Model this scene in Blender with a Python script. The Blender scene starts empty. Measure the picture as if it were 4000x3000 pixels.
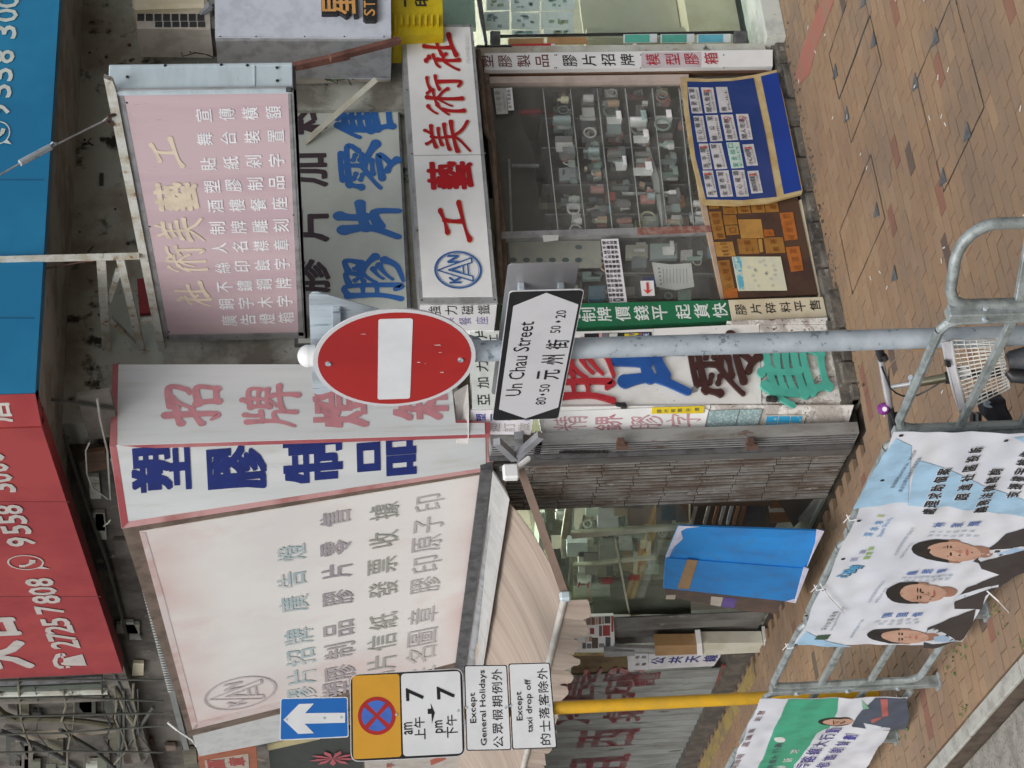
import bpy, bmesh, math, random
from mathutils import Vector, Matrix, noise
random.seed(7)
R_=math.radians
S=bpy.context.scene
COL=S.collection
# ---------------- camera (telephoto, turned on its side) ----------------
FPX=7000.0; PITCH=R_(5.99); ROLL=R_(1.78); HEAD=R_(30.05); CH=3.5
_R=Vector((math.cos(HEAD),-math.sin(HEAD),0)); _Fh=Vector((math.sin(HEAD),math.cos(HEAD),0))
_F=(_Fh*math.cos(PITCH)+Vector((0,0,-math.sin(PITCH)))).normalized()
_D=_F.cross(_R)
if _D.z>0: _D=-_D
_U=_R*math.cos(ROLL)+_D*math.sin(ROLL); _V=-_R*math.sin(ROLL)+_D*math.cos(ROLL)
CAM=Vector((0,0,CH))
cd=bpy.data.cameras.new('camera'); cam=bpy.data.objects.new('camera',cd); COL.objects.link(cam)
cd.sensor_width=36; cd.lens=FPX/4000*36; cd.clip_start=.1; cd.clip_end=400
mx=Matrix.Identity(4)
for i,a in enumerate((_V,_U,-_F)):
    for j in range(3): mx[j][i]=a[j]
mx.translation=CAM; cam.matrix_world=mx
S.camera=cam
# ---------------- sky, sun, exposure ----------------
w=bpy.data.worlds.new('World'); S.world=w; w.use_nodes=True
nt=w.node_tree; nt.nodes.clear()
o_=nt.nodes.new('ShaderNodeOutputWorld'); bg=nt.nodes.new('ShaderNodeBackground'); bg.inputs[1].default_value=.125
sk=nt.nodes.new('ShaderNodeTexSky'); sk.sky_type='NISHITA'; sk.sun_disc=False
sk.sun_elevation=R_(50); sk.sun_rotation=R_(232); sk.dust_density=4; sk.air_density=1.2; sk.ozone_density=1
hs=nt.nodes.new('ShaderNodeHueSaturation'); hs.inputs['Saturation'].default_value=.32
nt.links.new(sk.outputs[0],hs.inputs['Color']); nt.links.new(hs.outputs[0],bg.inputs[0]); nt.links.new(bg.outputs[0],o_.inputs[0])
sd=bpy.data.lights.new('sun','SUN'); sd.energy=1.25; sd.angle=R_(36); sd.color=(1,.97,.93)
so=bpy.data.objects.new('sun',sd); COL.objects.link(so)
so.rotation_euler=Vector((math.sin(R_(232))*math.cos(R_(50)),math.cos(R_(232))*math.cos(R_(50)),math.sin(R_(50)))).to_track_quat('Z','Y').to_euler()
S.view_settings.view_transform='Standard'; S.view_settings.look='None'; S.view_settings.gamma=1
S.view_settings.exposure=0.28
S.cycles.max_bounces=8; S.cycles.diffuse_bounces=4; S.cycles.transparent_max_bounces=24
# ---------------- measuring helpers: a sight line meets a real plane ----------------
def ray(X,Y): return _F+_U*((1500-Y)/FPX)+_V*((X-2000)/FPX)
def PX(x): return (Vector((1,0,0)),x)
def PY(y): return (Vector((0,1,0)),y)
def PZ(z): return (Vector((0,0,1)),z)
def PN(p,ang):                       # upright plane through p whose normal points at compass angle ang (from +x, ccw)
    n=Vector((math.cos(R_(ang)),math.sin(R_(ang)),0)); return (n,n.dot(Vector(p)))
def P3(a,b,c):
    n=(b-a).cross(c-a).normalized()
    if n.dot(a-CAM)<0: n=-n
    return (n,n.dot(a))
def H(X,Y,pl):
    r=ray(X,Y); n,c=pl; t=(c-n.dot(CAM))/n.dot(r); return CAM+r*t
def HX(X,Y,x): return H(X,Y,PX(x))
def HY(X,Y,y): return H(X,Y,PY(y))
def HZ(X,Y,z=0): return H(X,Y,PZ(z))
def away(pl):
    n,c=pl; return n if n.dot(_F)>0 else -n
def shift(pl,d):                     # plane moved d metres away from the street
    n,c=pl; return (n,c+d) if n.dot(_F)>0 else (n,c-d)
def pxm(p,dirv):                     # pixels per metre along a direction at p
    def pr(q):
        d=q-CAM; z=d.dot(_F); return (FPX*d.dot(_V)/z, FPX*d.dot(_U)/z)
    a=pr(p-dirv*.01); b=pr(p+dirv*.01); return math.hypot(b[0]-a[0],b[1]-a[1])/.02
# ---------------- mesh builder ----------------
class MB:
    def __init__(s): s.v=[]; s.f=[]
    def add(s,vs,fs):
        k=len(s.v); s.v+= [Vector(v) for v in vs]; s.f+=[tuple(i+k for i in f) for f in fs]; return s
    def prism(s,pts,vec):
        n=len(pts); vec=Vector(vec); pts=[Vector(p) for p in pts]
        nn=Vector((0,0,0))
        for i in range(n): nn+=pts[i].cross(pts[(i+1)%n])
        if nn.dot(vec)>0: pts=pts[::-1]
        s.add(pts+[p+vec for p in pts],[tuple(range(n)),tuple(range(2*n-1,n-1,-1))]+[(i,i+n,(i+1)%n+n,(i+1)%n) for i in range(n)]); return s
    def slab(s,pl,q,t=.02):          # q: list of (X,Y) seen on plane pl; extruded t away from the viewer
        return s.prism([H(a,b,pl) for a,b in q],away(pl)*t)
    def box(s,a,b):
        x0,y0,z0=[min(a[i],b[i]) for i in range(3)]; x1,y1,z1=[max(a[i],b[i]) for i in range(3)]
        return s.prism([(x0,y0,z0),(x1,y0,z0),(x1,y1,z0),(x0,y1,z0)],(0,0,z1-z0))
    def bar(s,a,b,w,h=None,up=(0,0,1)):
        a,b=Vector(a),Vector(b); h=h or w; d=(b-a).normalized(); up=Vector(up)
        if abs(d.dot(up))>.95: up=Vector((1,0,0))
        r=d.cross(up).normalized()*w/2; u=r.cross(d).normalized()*h/2
        return s.prism([a-r-u,a+r-u,a+r+u,a-r+u],b-a)
    def tube(s,pts,r,n=10,cap=True):
        pts=[Vector(p) for p in pts]; k=len(s.v); N=len(pts); rr=r if isinstance(r,(list,tuple)) else [r]*N; pu=None
        for i,p in enumerate(pts):
            d=(pts[min(i+1,N-1)]-pts[max(i-1,0)]).normalized()
            if pu is None:
                pu=Vector((0,0,1)) if abs(d.z)<.9 else Vector((1,0,0))
            u=(pu-d*pu.dot(d)).normalized(); pu=u; v=d.cross(u)
            for j in range(n):
                a=2*math.pi*j/n; s.v.append(p+(u*math.cos(a)+v*math.sin(a))*rr[i])
        for i in range(N-1):
            for j in range(n):
                j2=(j+1)%n; s.f.append((k+i*n+j,k+i*n+j2,k+(i+1)*n+j2,k+(i+1)*n+j))
        if cap: s.f+=[tuple(k+j for j in range(n))[::-1],tuple(k+(N-1)*n+j for j in range(n))]
        return s
    def disc(s,c,nrm,r,t,n=32,r2=None):
        c,nrm=Vector(c),Vector(nrm).normalized(); u=nrm.cross(Vector((0,0,1))).normalized(); v=nrm.cross(u)
        r2=r2 or r
        return s.prism([c+u*math.cos(2*math.pi*i/n)*r+v*math.sin(2*math.pi*i/n)*r2 for i in range(n)],-nrm*t)
    def build(s,name,m,parent=None,smooth=False,bevel=0,kind=None,label=None):
        me=bpy.data.meshes.new(name)
        off=Vector(parent.get('_w',(0,0,0))) if parent else None
        if off is None:
            if s.v:
                xs=[v.x for v in s.v]; ys=[v.y for v in s.v]; zs=[v.z for v in s.v]
                off=Vector(((min(xs)+max(xs))/2,(min(ys)+max(ys))/2,min(zs)))
            else: off=Vector()
        me.from_pydata([v-off for v in s.v],[],s.f); me.update()
        if bevel:
            bm=bmesh.new(); bm.from_mesh(me); bmesh.ops.bevel(bm,geom=[e for e in bm.edges],offset=bevel,segments=1,affect='EDGES',clamp_overlap=True); bm.to_mesh(me); bm.free()
        if smooth:
            for p in me.polygons: p.use_smooth=True
            me.set_sharp_from_angle(angle=R_(40))
        me.materials.append(m); o=bpy.data.objects.new(name,me); COL.objects.link(o)
        if parent: o.parent=parent; o['_w']=tuple(off)
        else: o.location=off; o['_w']=tuple(off)
        if kind: o['kind']=kind
        if label: o['label']=label
        return o
def tag(o,label,cat,group=None):
    o['label']=label; o['category']=cat
    if group: o['group']=group
    return o
def thing(name,label,cat,loc,group=None):
    o=bpy.data.objects.new(name,None); COL.objects.link(o); o.location=Vector(loc); o['_w']=tuple(Vector(loc)); o.empty_display_size=.1
    return tag(o,label,cat,group)
def rrect(pl,q,r=.15,n=4):           # photo quad -> rounded points on plane (r fraction of short side)
    c=[H(a,b,pl) for a,b in q]; L=min((c[1]-c[0]).length,(c[2]-c[1]).length)*r; out=[]
    for i in range(4):
        p=c[i]; a=(c[i-1]-p).normalized()*L; b=(c[(i+1)%4]-p).normalized()*L
        for k in range(n+1):
            t=k/n; out.append(p+a*(1-t)**2+b*t**2)
    return out
# ---------------- materials ----------------
def mat(name,col,rough=.6,metal=0,col2=None,scale=6,lo=.45,hi=.62,col3=None,scale3=25,lo3=.62,hi3=.7,bump=0,bscale=80,streak=1,spec=.4,stretch=(1,1,1),emit=0):
    m=bpy.data.materials.new(name); m.use_nodes=True; t=m.node_tree; b=t.nodes['Principled BSDF']
    b.inputs['Roughness'].default_value=rough; b.inputs['Metallic'].default_value=metal; b.inputs['Specular IOR Level'].default_value=spec
    c4=lambda c:(c[0],c[1],c[2],1)
    g=t.nodes.new('ShaderNodeNewGeometry'); mp=t.nodes.new('ShaderNodeMapping'); t.links.new(g.outputs['Position'],mp.inputs[0])
    mp.inputs['Scale'].default_value=(stretch[0],stretch[1],stretch[2]/streak)
    last=None
    def layer(prev,cb,sc,l,h,det=6):
        n=t.nodes.new('ShaderNodeTexNoise'); n.inputs['Scale'].default_value=sc; n.inputs['Detail'].default_value=det; n.inputs['Roughness'].default_value=.62
        t.links.new(mp.outputs[0],n.inputs['Vector'])
        r=t.nodes.new('ShaderNodeMapRange'); r.inputs[1].default_value=l; r.inputs[2].default_value=h; t.links.new(n.outputs[0],r.inputs[0])
        x=t.nodes.new('ShaderNodeMix'); x.data_type='RGBA'; t.links.new(r.outputs[0],x.inputs[0])
        if prev is None: x.inputs[6].default_value=c4(col)
        else: t.links.new(prev,x.inputs[6])
        x.inputs[7].default_value=c4(cb); return x.outputs[2]
    if col2 is None: col2=tuple(c*.82 for c in col)
    last=layer(None,col2,scale,lo,hi)
    if col3: last=layer(last,col3,scale3,lo3,hi3,8)
    t.links.new(last,b.inputs['Base Color'])
    if bump:
        n=t.nodes.new('ShaderNodeTexNoise'); n.inputs['Scale'].default_value=bscale; n.inputs['Detail'].default_value=5; t.links.new(mp.outputs[0],n.inputs['Vector'])
        bp=t.nodes.new('ShaderNodeBump'); bp.inputs['Strength'].default_value=bump; bp.inputs['Distance'].default_value=.01; t.links.new(n.outputs[0],bp.inputs['Height']); t.links.new(bp.outputs[0],b.inputs['Normal'])
    if emit: t.links.new(last,b.inputs['Emission Color']); b.inputs['Emission Strength'].default_value=emit
    return m
def glassmat(name,tint=(.9,.95,.93),refl=.12,haze=.07,hcol=(.5,.52,.5)):  # patchy diffuse veil mixed in; on shop glass it stands for washed-out reflections
    m=bpy.data.materials.new(name); m.use_nodes=True; t=m.node_tree; t.nodes.clear()
    o=t.nodes.new('ShaderNodeOutputMaterial'); tr=t.nodes.new('ShaderNodeBsdfTransparent'); gl=t.nodes.new('ShaderNodeBsdfGlossy'); df=t.nodes.new('ShaderNodeBsdfDiffuse')
    tr.inputs[0].default_value=(*tint,1); gl.inputs['Roughness'].default_value=.03; df.inputs[0].default_value=(*hcol,1)
    lw=t.nodes.new('ShaderNodeLayerWeight'); f=t.nodes.new('ShaderNodeMath'); f.operation='POWER'; f.inputs[1].default_value=5; t.links.new(lw.outputs['Facing'],f.inputs[0])
    mt=t.nodes.new('ShaderNodeMath'); mt.operation='MULTIPLY_ADD'; mt.inputs[1].default_value=.9; mt.inputs[2].default_value=refl*.5; t.links.new(f.outputs[0],mt.inputs[0])
    a=t.nodes.new('ShaderNodeMixShader'); b=t.nodes.new('ShaderNodeMixShader')
    g=t.nodes.new('ShaderNodeNewGeometry'); n=t.nodes.new('ShaderNodeTexNoise'); n.inputs['Scale'].default_value=3; n.inputs['Detail'].default_value=5; t.links.new(g.outputs['Position'],n.inputs['Vector'])
    r=t.nodes.new('ShaderNodeMapRange'); r.inputs[1].default_value=.35; r.inputs[2].default_value=.7; r.inputs[3].default_value=haze*.5; r.inputs[4].default_value=haze*1.8; t.links.new(n.outputs[0],r.inputs[0])
    t.links.new(r.outputs[0],a.inputs[0]); t.links.new(tr.outputs[0],a.inputs[1]); t.links.new(df.outputs[0],a.inputs[2])
    t.links.new(mt.outputs[0],b.inputs[0]); t.links.new(a.outputs[0],b.inputs[1]); t.links.new(gl.outputs[0],b.inputs[2]); t.links.new(b.outputs[0],o.inputs[0]); return m
_mc={}
def ink(c,rough=.5,var=.85):
    k=(tuple(round(x,3) for x in c),rough,var)
    if k not in _mc: _mc[k]=mat('ink_%d'%len(_mc),c,rough,col2=tuple(x*var for x in c),scale=9)
    return _mc[k]
def fadeink(c,bgc,lo=.4,hi=.75,scale=14):
    return mat('faded_ink_%d'%len(bpy.data.materials),c,.5,col2=bgc,scale=scale,lo=lo,hi=hi)
# ---------------- lettering ----------------
_gc={}; GASP={}
def fontglyph(s,bold=0.0):
    k=(s,bold)
    if k in _gc: return _gc[k]
    if isinstance(bold,tuple):
        v0,f0=fontglyph(s,0.0); bx,by=bold; n=len(v0); vs=[];fs=[]
        offs=[(bx*q,by*r) for q in (-1,-.5,0,.5,1) for r in (-1,1)]
        for i,(dx,dy) in enumerate(offs):
            vs+=[(x*(1-bx*1.6)+dx,y*(1-by*1.6)+dy,i*.0025) for x,y,z in v0]; fs+=[tuple(q+i*n for q in f) for f in f0]
        _gc[k]=(vs,fs); return _gc[k]
    if bold:
        v0,f0=fontglyph(s,0.0); b=bold*.72; n=len(v0); ar=GASP.get(s,1.0)
        offs=[(0,0),(b,0),(-b,0),(0,b),(0,-b)]+([(b*.7,b*.7),(-b*.7,b*.7),(b*.7,-b*.7),(-b*.7,-b*.7)] if bold>.03 else [])
        sc=1-b*1.4; vs=[];fs=[]
        for i,(dx,dy) in enumerate(offs):
            vs+=[(x*sc+dx*ar,y*sc+dy,i*.0035) for x,y,z in v0]; fs+=[tuple(q+i*n for q in f) for f in f0]
        _gc[k]=(vs,fs); return _gc[k]
    cu=bpy.data.curves.new('tmp','FONT'); cu.body=s; cu.size=1; cu.offset=0; cu.resolution_u=2; cu.fill_mode='FRONT'
    ob=bpy.data.objects.new('tmp',cu); COL.objects.link(ob)
    dg=bpy.context.evaluated_depsgraph_get(); me=ob.evaluated_get(dg).to_mesh()
    vs=[(v.co.x,v.co.y) for v in me.vertices]; fs=[tuple(p.vertices) for p in me.polygons]
    ob.evaluated_get(dg).to_mesh_clear(); bpy.data.objects.remove(ob); bpy.data.curves.remove(cu)
    if vs:
        x0=min(v[0] for v in vs);x1=max(v[0] for v in vs);y0=min(v[1] for v in vs);y1=max(v[1] for v in vs)
        GASP[s]=min(1,(y1-y0)/max(x1-x0,.01)); sx=max(x1-x0,.25 if len(s)==1 else .01); sy=max(y1-y0,.25); cx=(x0+x1)/2; cy=(y0+y1)/2
        vs=[((v[0]-cx)/sx,(v[1]-cy)/sy,0) for v in vs]
    _gc[k]=(vs,fs); return _gc[k]
BR={
'工':[[(24,76,17),(50,82,13),(76,93,16)],[(54,84,13),(50,28,14)],[(5,10,18),(30,20,13),(95,34,17)]],
'社':[[(30,94,14),(38,86,15)],[(44,74,10),(20,66,12),(12,58,12)],[(32,62,12),(30,3,12)],[(26,42,11),(4,6,13)],[(38,46,10),(46,38,11)],[(68,97,12),(64,22,12)],[(46,50,12),(86,62,12)],[(44,10,15),(98,26,15)]],
'術':[[(24,94,11),(6,72,10)],[(28,70,12),(3,42,9)],[(15,56,11),(12,2,11)],[(28,70,9),(64,78,9)],[(46,96,11),(42,4,11)],[(44,68,9),(24,32,9)],[(47,64,8),(66,40,10)],[(56,94,9),(62,86,10)],[(68,86,10),(94,92,10)],[(66,62,10),(98,70,10)],[(84,66,11),(84,6,12),(72,12,7)]],
'美':[[(30,98,10),(38,86,10)],[(70,100,10),(60,86,9)],[(20,78,11),(84,86,10)],[(26,64,10),(76,70,9)],[(12,48,10),(88,56,10)],[(51,86,10),(49,52,10)],[(6,30,12),(96,40,11)],[(50,52,11),(44,28,11),(6,2,10)],[(52,36,9),(70,16,12),(96,2,14)]],
'膠':[[(12,94,11),(12,40,11),(3,4,9)],[(12,92,10),(33,94,10),(33,6,12),(24,12,7)],[(14,68,8),(30,68,8)],[(14,44,8),(30,44,8)],[(42,92,10),(62,95,10),(58,68,9)],[(46,80,8),(52,74,8)],[(44,66,8),(60,76,8)],[(68,92,10),(90,96,10),(86,68,9)],[(72,80,8),(78,74,8)],[(70,66,8),(86,76,8)],[(66,70,11),(40,44,9)],[(66,68,10),(98,44,13)],[(70,48,10),(48,32,8)],[(78,38,11),(46,16,8)],[(90,28,13),(76,8,12),(42,-2,9)]],
'片':[[(26,92,20),(30,50,18),(6,4,19)],[(30,56,17),(60,62,18),(94,64,15)],[(62,98,19),(58,58,18)],[(34,34,17),(70,40,18),(72,0,17)]],
'零':[[(22,95,10),(78,97,10)],[(12,86,9),(6,64,12)],[(10,84,10),(92,86,11),(84,66,9)],[(50,95,10),(50,58,10)],[(24,76,8),(34,72,8)],[(22,64,8),(32,60,8)],[(64,76,8),(74,72,8)],[(64,64,8),(76,60,8)],[(52,60,11),(4,30,12)],[(50,58,11),(98,34,15)],[(34,42,9),(62,43,9)],[(24,26,11),(74,30,12),(54,8,9)],[(40,16,10),(62,-2,13)]],
'售':[[(34,98,13),(6,62,12)],[(26,80,13),(24,38,13)],[(52,100,12),(58,90,12)],[(28,84,12),(84,88,12)],[(28,71,10),(78,73,10)],[(28,58,10),(78,60,10)],[(20,42,12),(92,47,13)],[(54,86,11),(53,44,11)],[(24,30,13),(30,4,12)],[(24,30,11),(80,33,13),(74,4,12)],[(30,6,11),(76,7,11)]],
'招':[[(4,72,14),(40,80,13)],[(24,98,15),(24,12,16),(10,20,8)],[(2,36,12),(40,54,11)],[(46,90,14),(92,94,14),(86,64,14),(74,58,9)],[(66,90,14),(42,56,12)],[(50,44,15),(54,8,14)],[(50,42,13),(90,45,15),(84,6,14)],[(54,9,12),(86,10,12)]],
'牌':[[(16,92,11),(16,40,11),(3,6,10)],[(16,64,9),(40,67,9)],[(33,96,10),(32,66,10)],[(18,40,10),(37,42,10),(36,4,10)],[(68,100,11),(60,88,9)],[(50,86,11),(50,52,11)],[(50,86,10),(92,88,11),(90,54,11)],[(52,70,8),(90,70,8)],[(52,54,9),(92,54,9)],[(70,86,9),(66,54,9),(50,38,9)],[(42,28,11),(99,33,11)],[(76,48,11),(76,0,12)]],
'字':[[(46,100,11),(54,90,11)],[(12,84,11),(8,68,12)],[(12,82,10),(92,84,11),(84,70,9)],[(26,64,10),(74,68,11),(54,48,10)],[(54,50,11),(54,4,12),(38,12,8)],[(4,34,11),(97,38,12)]],
'精':[[(10,86,9),(18,74,9)],[(44,90,9),(36,76,9)],[(4,60,10),(48,66,10)],[(27,98,10),(26,4,10)],[(26,58,9),(6,28,8)],[(28,54,8),(46,38,10)],[(54,88,9),(94,92,9)],[(58,76,8),(90,79,8)],[(50,63,9),(98,67,9)],[(74,100,9),(73,62,9)],[(58,50,10),(56,4,10)],[(58,50,9),(92,52,10),(90,2,11),(80,8,6)],[(60,36,8),(88,37,8)],[(60,22,8),(88,23,8)]],
}
def brushglyph(ch,fat=1.0):
    k=('b'+ch,fat)
    if k in _gc: return _gc[k]
    vs=[];fs=[]
    for si,st in enumerate(BR[ch]):
        z=si*.0045
        pts=[]
        m_=len(st); dl=(st[-1][0]-st[0][0])<-12 or ((st[-1][0]-st[0][0])>25 and (st[-1][1]-st[0][1])<-25)
        if dl: st=st[:-1]+[(st[-1][0],st[-1][1],st[-1][2]*.55)]
        bow=3.0 if (m_==2 and abs(st[1][0]-st[0][0])+abs(st[1][1]-st[0][1])>30) else 0
        for i in range(m_-1):
            a,b=st[i],st[i+1]; p_=st[max(i-1,0)]; n_=st[min(i+2,m_-1)]
            for q in range(7):
                t=q/7; wob=1-.30*math.sin(math.pi*(i+t)/(m_-1))
                cr=lambda j:.5*(2*a[j]+(b[j]-p_[j])*t+(2*p_[j]-5*a[j]+4*b[j]-n_[j])*t*t+(3*a[j]-p_[j]-3*b[j]+n_[j])*t**3)
                X_,Y_=cr(0),cr(1); L_=math.hypot(b[0]-a[0],b[1]-a[1]) or 1
                o_b=bow*math.sin(math.pi*t); X_+=(b[1]-a[1])/L_*o_b*(1 if b[0]<a[0] else -1)*.8; Y_+=-(b[0]-a[0])/L_*o_b*(1 if b[0]<a[0] else -1)*.8
                pts.append((X_,Y_,(a[2]+(b[2]-a[2])*t)*wob*fat))
        pts.append((st[-1][0],st[-1][1],st[-1][2]*fat))
        L=[];Rr=[]
        n=len(pts)
        for i,(x,y,wd) in enumerate(pts):
            dx=pts[min(i+1,n-1)][0]-pts[max(i-1,0)][0]; dy=pts[min(i+1,n-1)][1]-pts[max(i-1,0)][1]; l=math.hypot(dx,dy) or 1
            nx,ny=-dy/l*wd/2,dx/l*wd/2; L.append((x+nx,y+ny)); Rr.append((x-nx,y-ny))
        k0=len(vs)
        vs+=[((p[0]-50)/100,(p[1]-50)/100,z) for p in L]+[((p[0]-50)/100,(p[1]-50)/100,z) for p in Rr]
        fs+=[(k0+n+i,k0+n+i+1,k0+i+1,k0+i) for i in range(n-1)]
        for e,(i0,i1) in ((0,(0,1)),(1,(n-1,n-2))):
            x,y,wd=pts[i0]; dx=x-pts[i1][0]; dy=y-pts[i1][1]; a0=math.atan2(dy,dx); kk=len(vs)
            vs.append(((x-50)/100,(y-50)/100,z))
            for q in range(9):
                a=a0-math.pi/2+math.pi*q/8; vs.append(((x+math.cos(a)*wd/2-50)/100,(y+math.sin(a)*wd/2-50)/100,z))
            fs+=[(kk,kk+1+q,kk+2+q) for q in range(8)]
    _gc[k]=(vs,fs); return _gc[k]
def place(mb,g,c,rt,up,nrm,w,h,eps=.0025,thick=0,fn=None,shear=0):
    vs,fs=g
    out=[]
    for v in vs:
        p=c+rt*((v[0]+v[1]*shear)*w)+up*(v[1]*h)+nrm*(eps+v[2]*.035)
        out.append(fn(p) if fn else p)
    mb.add(out,fs)
    if thick:
        # side walls of a raised letter
        cnt={}
        for f in fs:
            for i in range(len(f)):
                a,b=f[i],f[(i+1)%len(f)]; key=(min(a,b),max(a,b)); cnt.setdefault(key,[]).append((a,b))
        k=len(mb.v); mb.v+=[p-nrm*thick for p in out]; k0=k-len(out)
        for key,l in cnt.items():
            if len(l)==1:
                a,b=l[0]; mb.f.append((k0+b,k0+a,k+a,k+b))
def txt(mb,pl,s,a,b,hX,wY,bold=.0,brush=False,eps=.0018,thick=0,fn=None,fat=1.0,shear=0):
    """letters s spread between photo points a and b on plane pl; hX, wY = height and width in photo pixels"""
    n=len(s); away_=away(pl); nrm=-away_
    up=Vector((0,0,1)); up=(up-nrm*up.dot(nrm)).normalized(); rt=up.cross(nrm).normalized()
    if rt.dot(_R)<0: rt=-rt
    A=H(a[0],a[1],pl); B=H(b[0],b[1],pl)
    for i,ch in enumerate(s):
        if ch==' ': continue
        t=i/(n-1) if n>1 else 0
        c=A.lerp(B,t); h=hX/pxm(c,up); w=wY/pxm(c,rt)
        g=brushglyph(ch,fat) if (brush and ch in BR) else fontglyph(ch,bold)
        place(mb,g,c,rt,up,nrm,w,h,eps,thick,fn,shear)
def chars(pl,lst,mt,parent,bold=.03,brush=False,fat=1.0,name='character',**kw):
    for ch,X,Y,h_,w_ in lst:
        b=MB(); br=brush and ch in BR
        txt(b,pl,ch,(X,Y),(X,Y),h_,w_,bold,br,fat=fat,**kw); b.build(name,mt,parent)
def line(mb,pl,s,q,bold=0.0,eps=.003,fn=None):
    """a whole word fitted into the quad q=(left-centre, right-centre, height px)"""
    a,b,hX=q; away_=away(pl); nrm=-away_
    A=H(a[0],a[1],pl); B=H(b[0],b[1],pl); rt=(B-A); w=rt.length; rt.normalize()
    up=nrm.cross(rt).normalized()
    if up.z<0: up=-up
    c=(A+B)/2; h=hX/pxm(c,up)
    place(mb,fontglyph(s,bold),c,rt,up,nrm,w,h,eps,0,fn)
# ================= materials =================
M={}
def m(k,*a,**kw): M[k]=mat(k,*a,**kw); return M[k]
m('concrete',(.50,.53,.48),.9,col2=(.33,.30,.24),scale=1.9,lo=.42,hi=.6,col3=(.05,.045,.035),scale3=6,lo3=.57,hi3=.66,bump=.4,bscale=25)
m('concrete_pale',(.46,.47,.42),.85,col2=(.2,.19,.16),scale=2.5,col3=(.09,.08,.07),scale3=9,lo3=.6,hi3=.7,bump=.3)
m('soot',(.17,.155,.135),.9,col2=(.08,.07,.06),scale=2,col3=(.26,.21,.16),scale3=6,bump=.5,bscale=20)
m('plinth',(.13,.12,.10),.85,col2=(.05,.045,.04),scale=6,col3=(.27,.26,.23),scale3=18,lo3=.58,hi3=.7,bump=.8,bscale=40)
m('white_paint',(.74,.74,.72),.5,col2=(.6,.59,.55),scale=4,lo=.5,hi=.75,col3=(.16,.1,.05),scale3=24,lo3=.68,hi3=.72,bump=.15)
m('peeling',(.66,.65,.62),.7,col2=(.42,.39,.36),scale=9,lo=.44,hi=.52,col3=(.1,.06,.04),scale3=30,lo3=.6,hi3=.64,bump=.6,bscale=50)
m('white_plain',(.76,.77,.77),.35,col2=(.68,.69,.69),scale=2)
m('lilac_white',(.72,.70,.74),.4,col2=(.64,.62,.66),scale=3)
m('grey_metal',(.42,.43,.44),.45,.5,col2=(.3,.3,.3),scale=8,bump=.1)
m('light_blue_metal',(.55,.65,.70),.4,.15,col2=(.49,.58,.63),scale=3,stretch=(1,1,4),col3=(.3,.33,.34),scale3=20,lo3=.66,hi3=.8)
m('galv',(.50,.56,.61),.45,.3,col2=(.40,.46,.51),scale=9,lo=.4,hi=.6,col3=(.20,.25,.29),scale3=18,lo3=.60,hi3=.63,bump=.12)
m('galv_rail',(.33,.37,.37),.5,.35,col2=(.2,.225,.22),scale=14,col3=(.14,.16,.15),scale3=50,lo3=.6,hi3=.7,bump=.2)
m('dark_steel',(.17,.17,.18),.5,.5,col2=(.1,.1,.1),scale=12)
m('strut_grey',(.3,.31,.33),.5,.2)
m('rust_white',(.55,.56,.52),.7,col2=(.4,.37,.29),scale=7,lo=.45,hi=.6,col3=(.26,.13,.05),scale3=14,lo3=.6,hi3=.66,bump=.4)
m('rust_brown',(.19,.09,.07),.7,col2=(.12,.05,.04),scale=10,bump=.3)
m('brown_wood',(.16,.09,.055),.7,col2=(.09,.05,.03),scale=8,streak=4)
m('brown_frame',(.20,.15,.12),.7,col2=(.12,.09,.07),scale=6)
m('black',(.02,.02,.022),.4,col2=(.03,.03,.03))
m('blackmetal',(.03,.03,.03),.35,.4)
m('pink_sign',(.57,.44,.47),.45,col2=(.52,.39,.43),scale=1.5,col3=(.33,.24,.27),scale3=30,lo3=.66,hi3=.69,stretch=(1,2.5,.35))
m('faded_white',(.86,.845,.82),.4,col2=(.80,.78,.765),scale=1.0,col3=(.78,.62,.60),scale3=1.3,lo3=.56,hi3=.8)
m('pale_sign',(.62,.65,.66),.4,col2=(.55,.58,.59),scale=.5,col3=(.47,.47,.44),scale3=2,lo3=.58,hi3=.8,stretch=(7,7,.5))
m('pale_green_sign',(.52,.55,.51),.45,col2=(.45,.48,.44),scale=2)
m('red_frame',(.34,.07,.08),.5,col2=(.48,.22,.22),scale=1.2,lo=.45,hi=.7)
m('pink_frame',(.52,.30,.30),.5,col2=(.36,.16,.15),scale=3)
m('sign_blue',(.006,.15,.31),.35,col2=(.012,.19,.36),scale=1)
m('sign_red',(.28,.032,.037),.65,col2=(.36,.05,.05),scale=1.2)
m('cream',(.62,.56,.42),.5,col2=(.55,.48,.33),scale=5)
m('gold_edge',(.50,.40,.21),.55,col2=(.42,.3,.13),scale=9)
m('royal_blue',(.012,.05,.30),.3,col2=(.012,.045,.26),scale=2)
m('deep_blue',(.02,.045,.17),.15,col2=(.03,.055,.2),scale=3,col3=(.1,.13,.25),scale3=12,lo3=.68,hi3=.74)
m('brown_board',(.085,.05,.035),.25,col2=(.06,.035,.03),scale=3)
m('amber1',(.31,.15,.035),.4,col2=(.25,.11,.025),scale=12)
m('amber2',(.42,.23,.06),.4,col2=(.35,.18,.05),scale=12)
m('amber3',(.40,.13,.03),.4,col2=(.33,.1,.02),scale=12)
m('green_strip',(.015,.16,.07),.4,col2=(.02,.13,.06))
m('foam_blue',(.02,.22,.58),.6,col2=(.025,.18,.48),scale=3,col3=(.06,.16,.33),scale3=7,lo3=.57,hi3=.78,bump=.5,bscale=6)
m('foam_edge',(.62,.62,.75),.7)
m('tape_brown',(.34,.21,.10),.4,col2=(.28,.17,.08))
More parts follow.
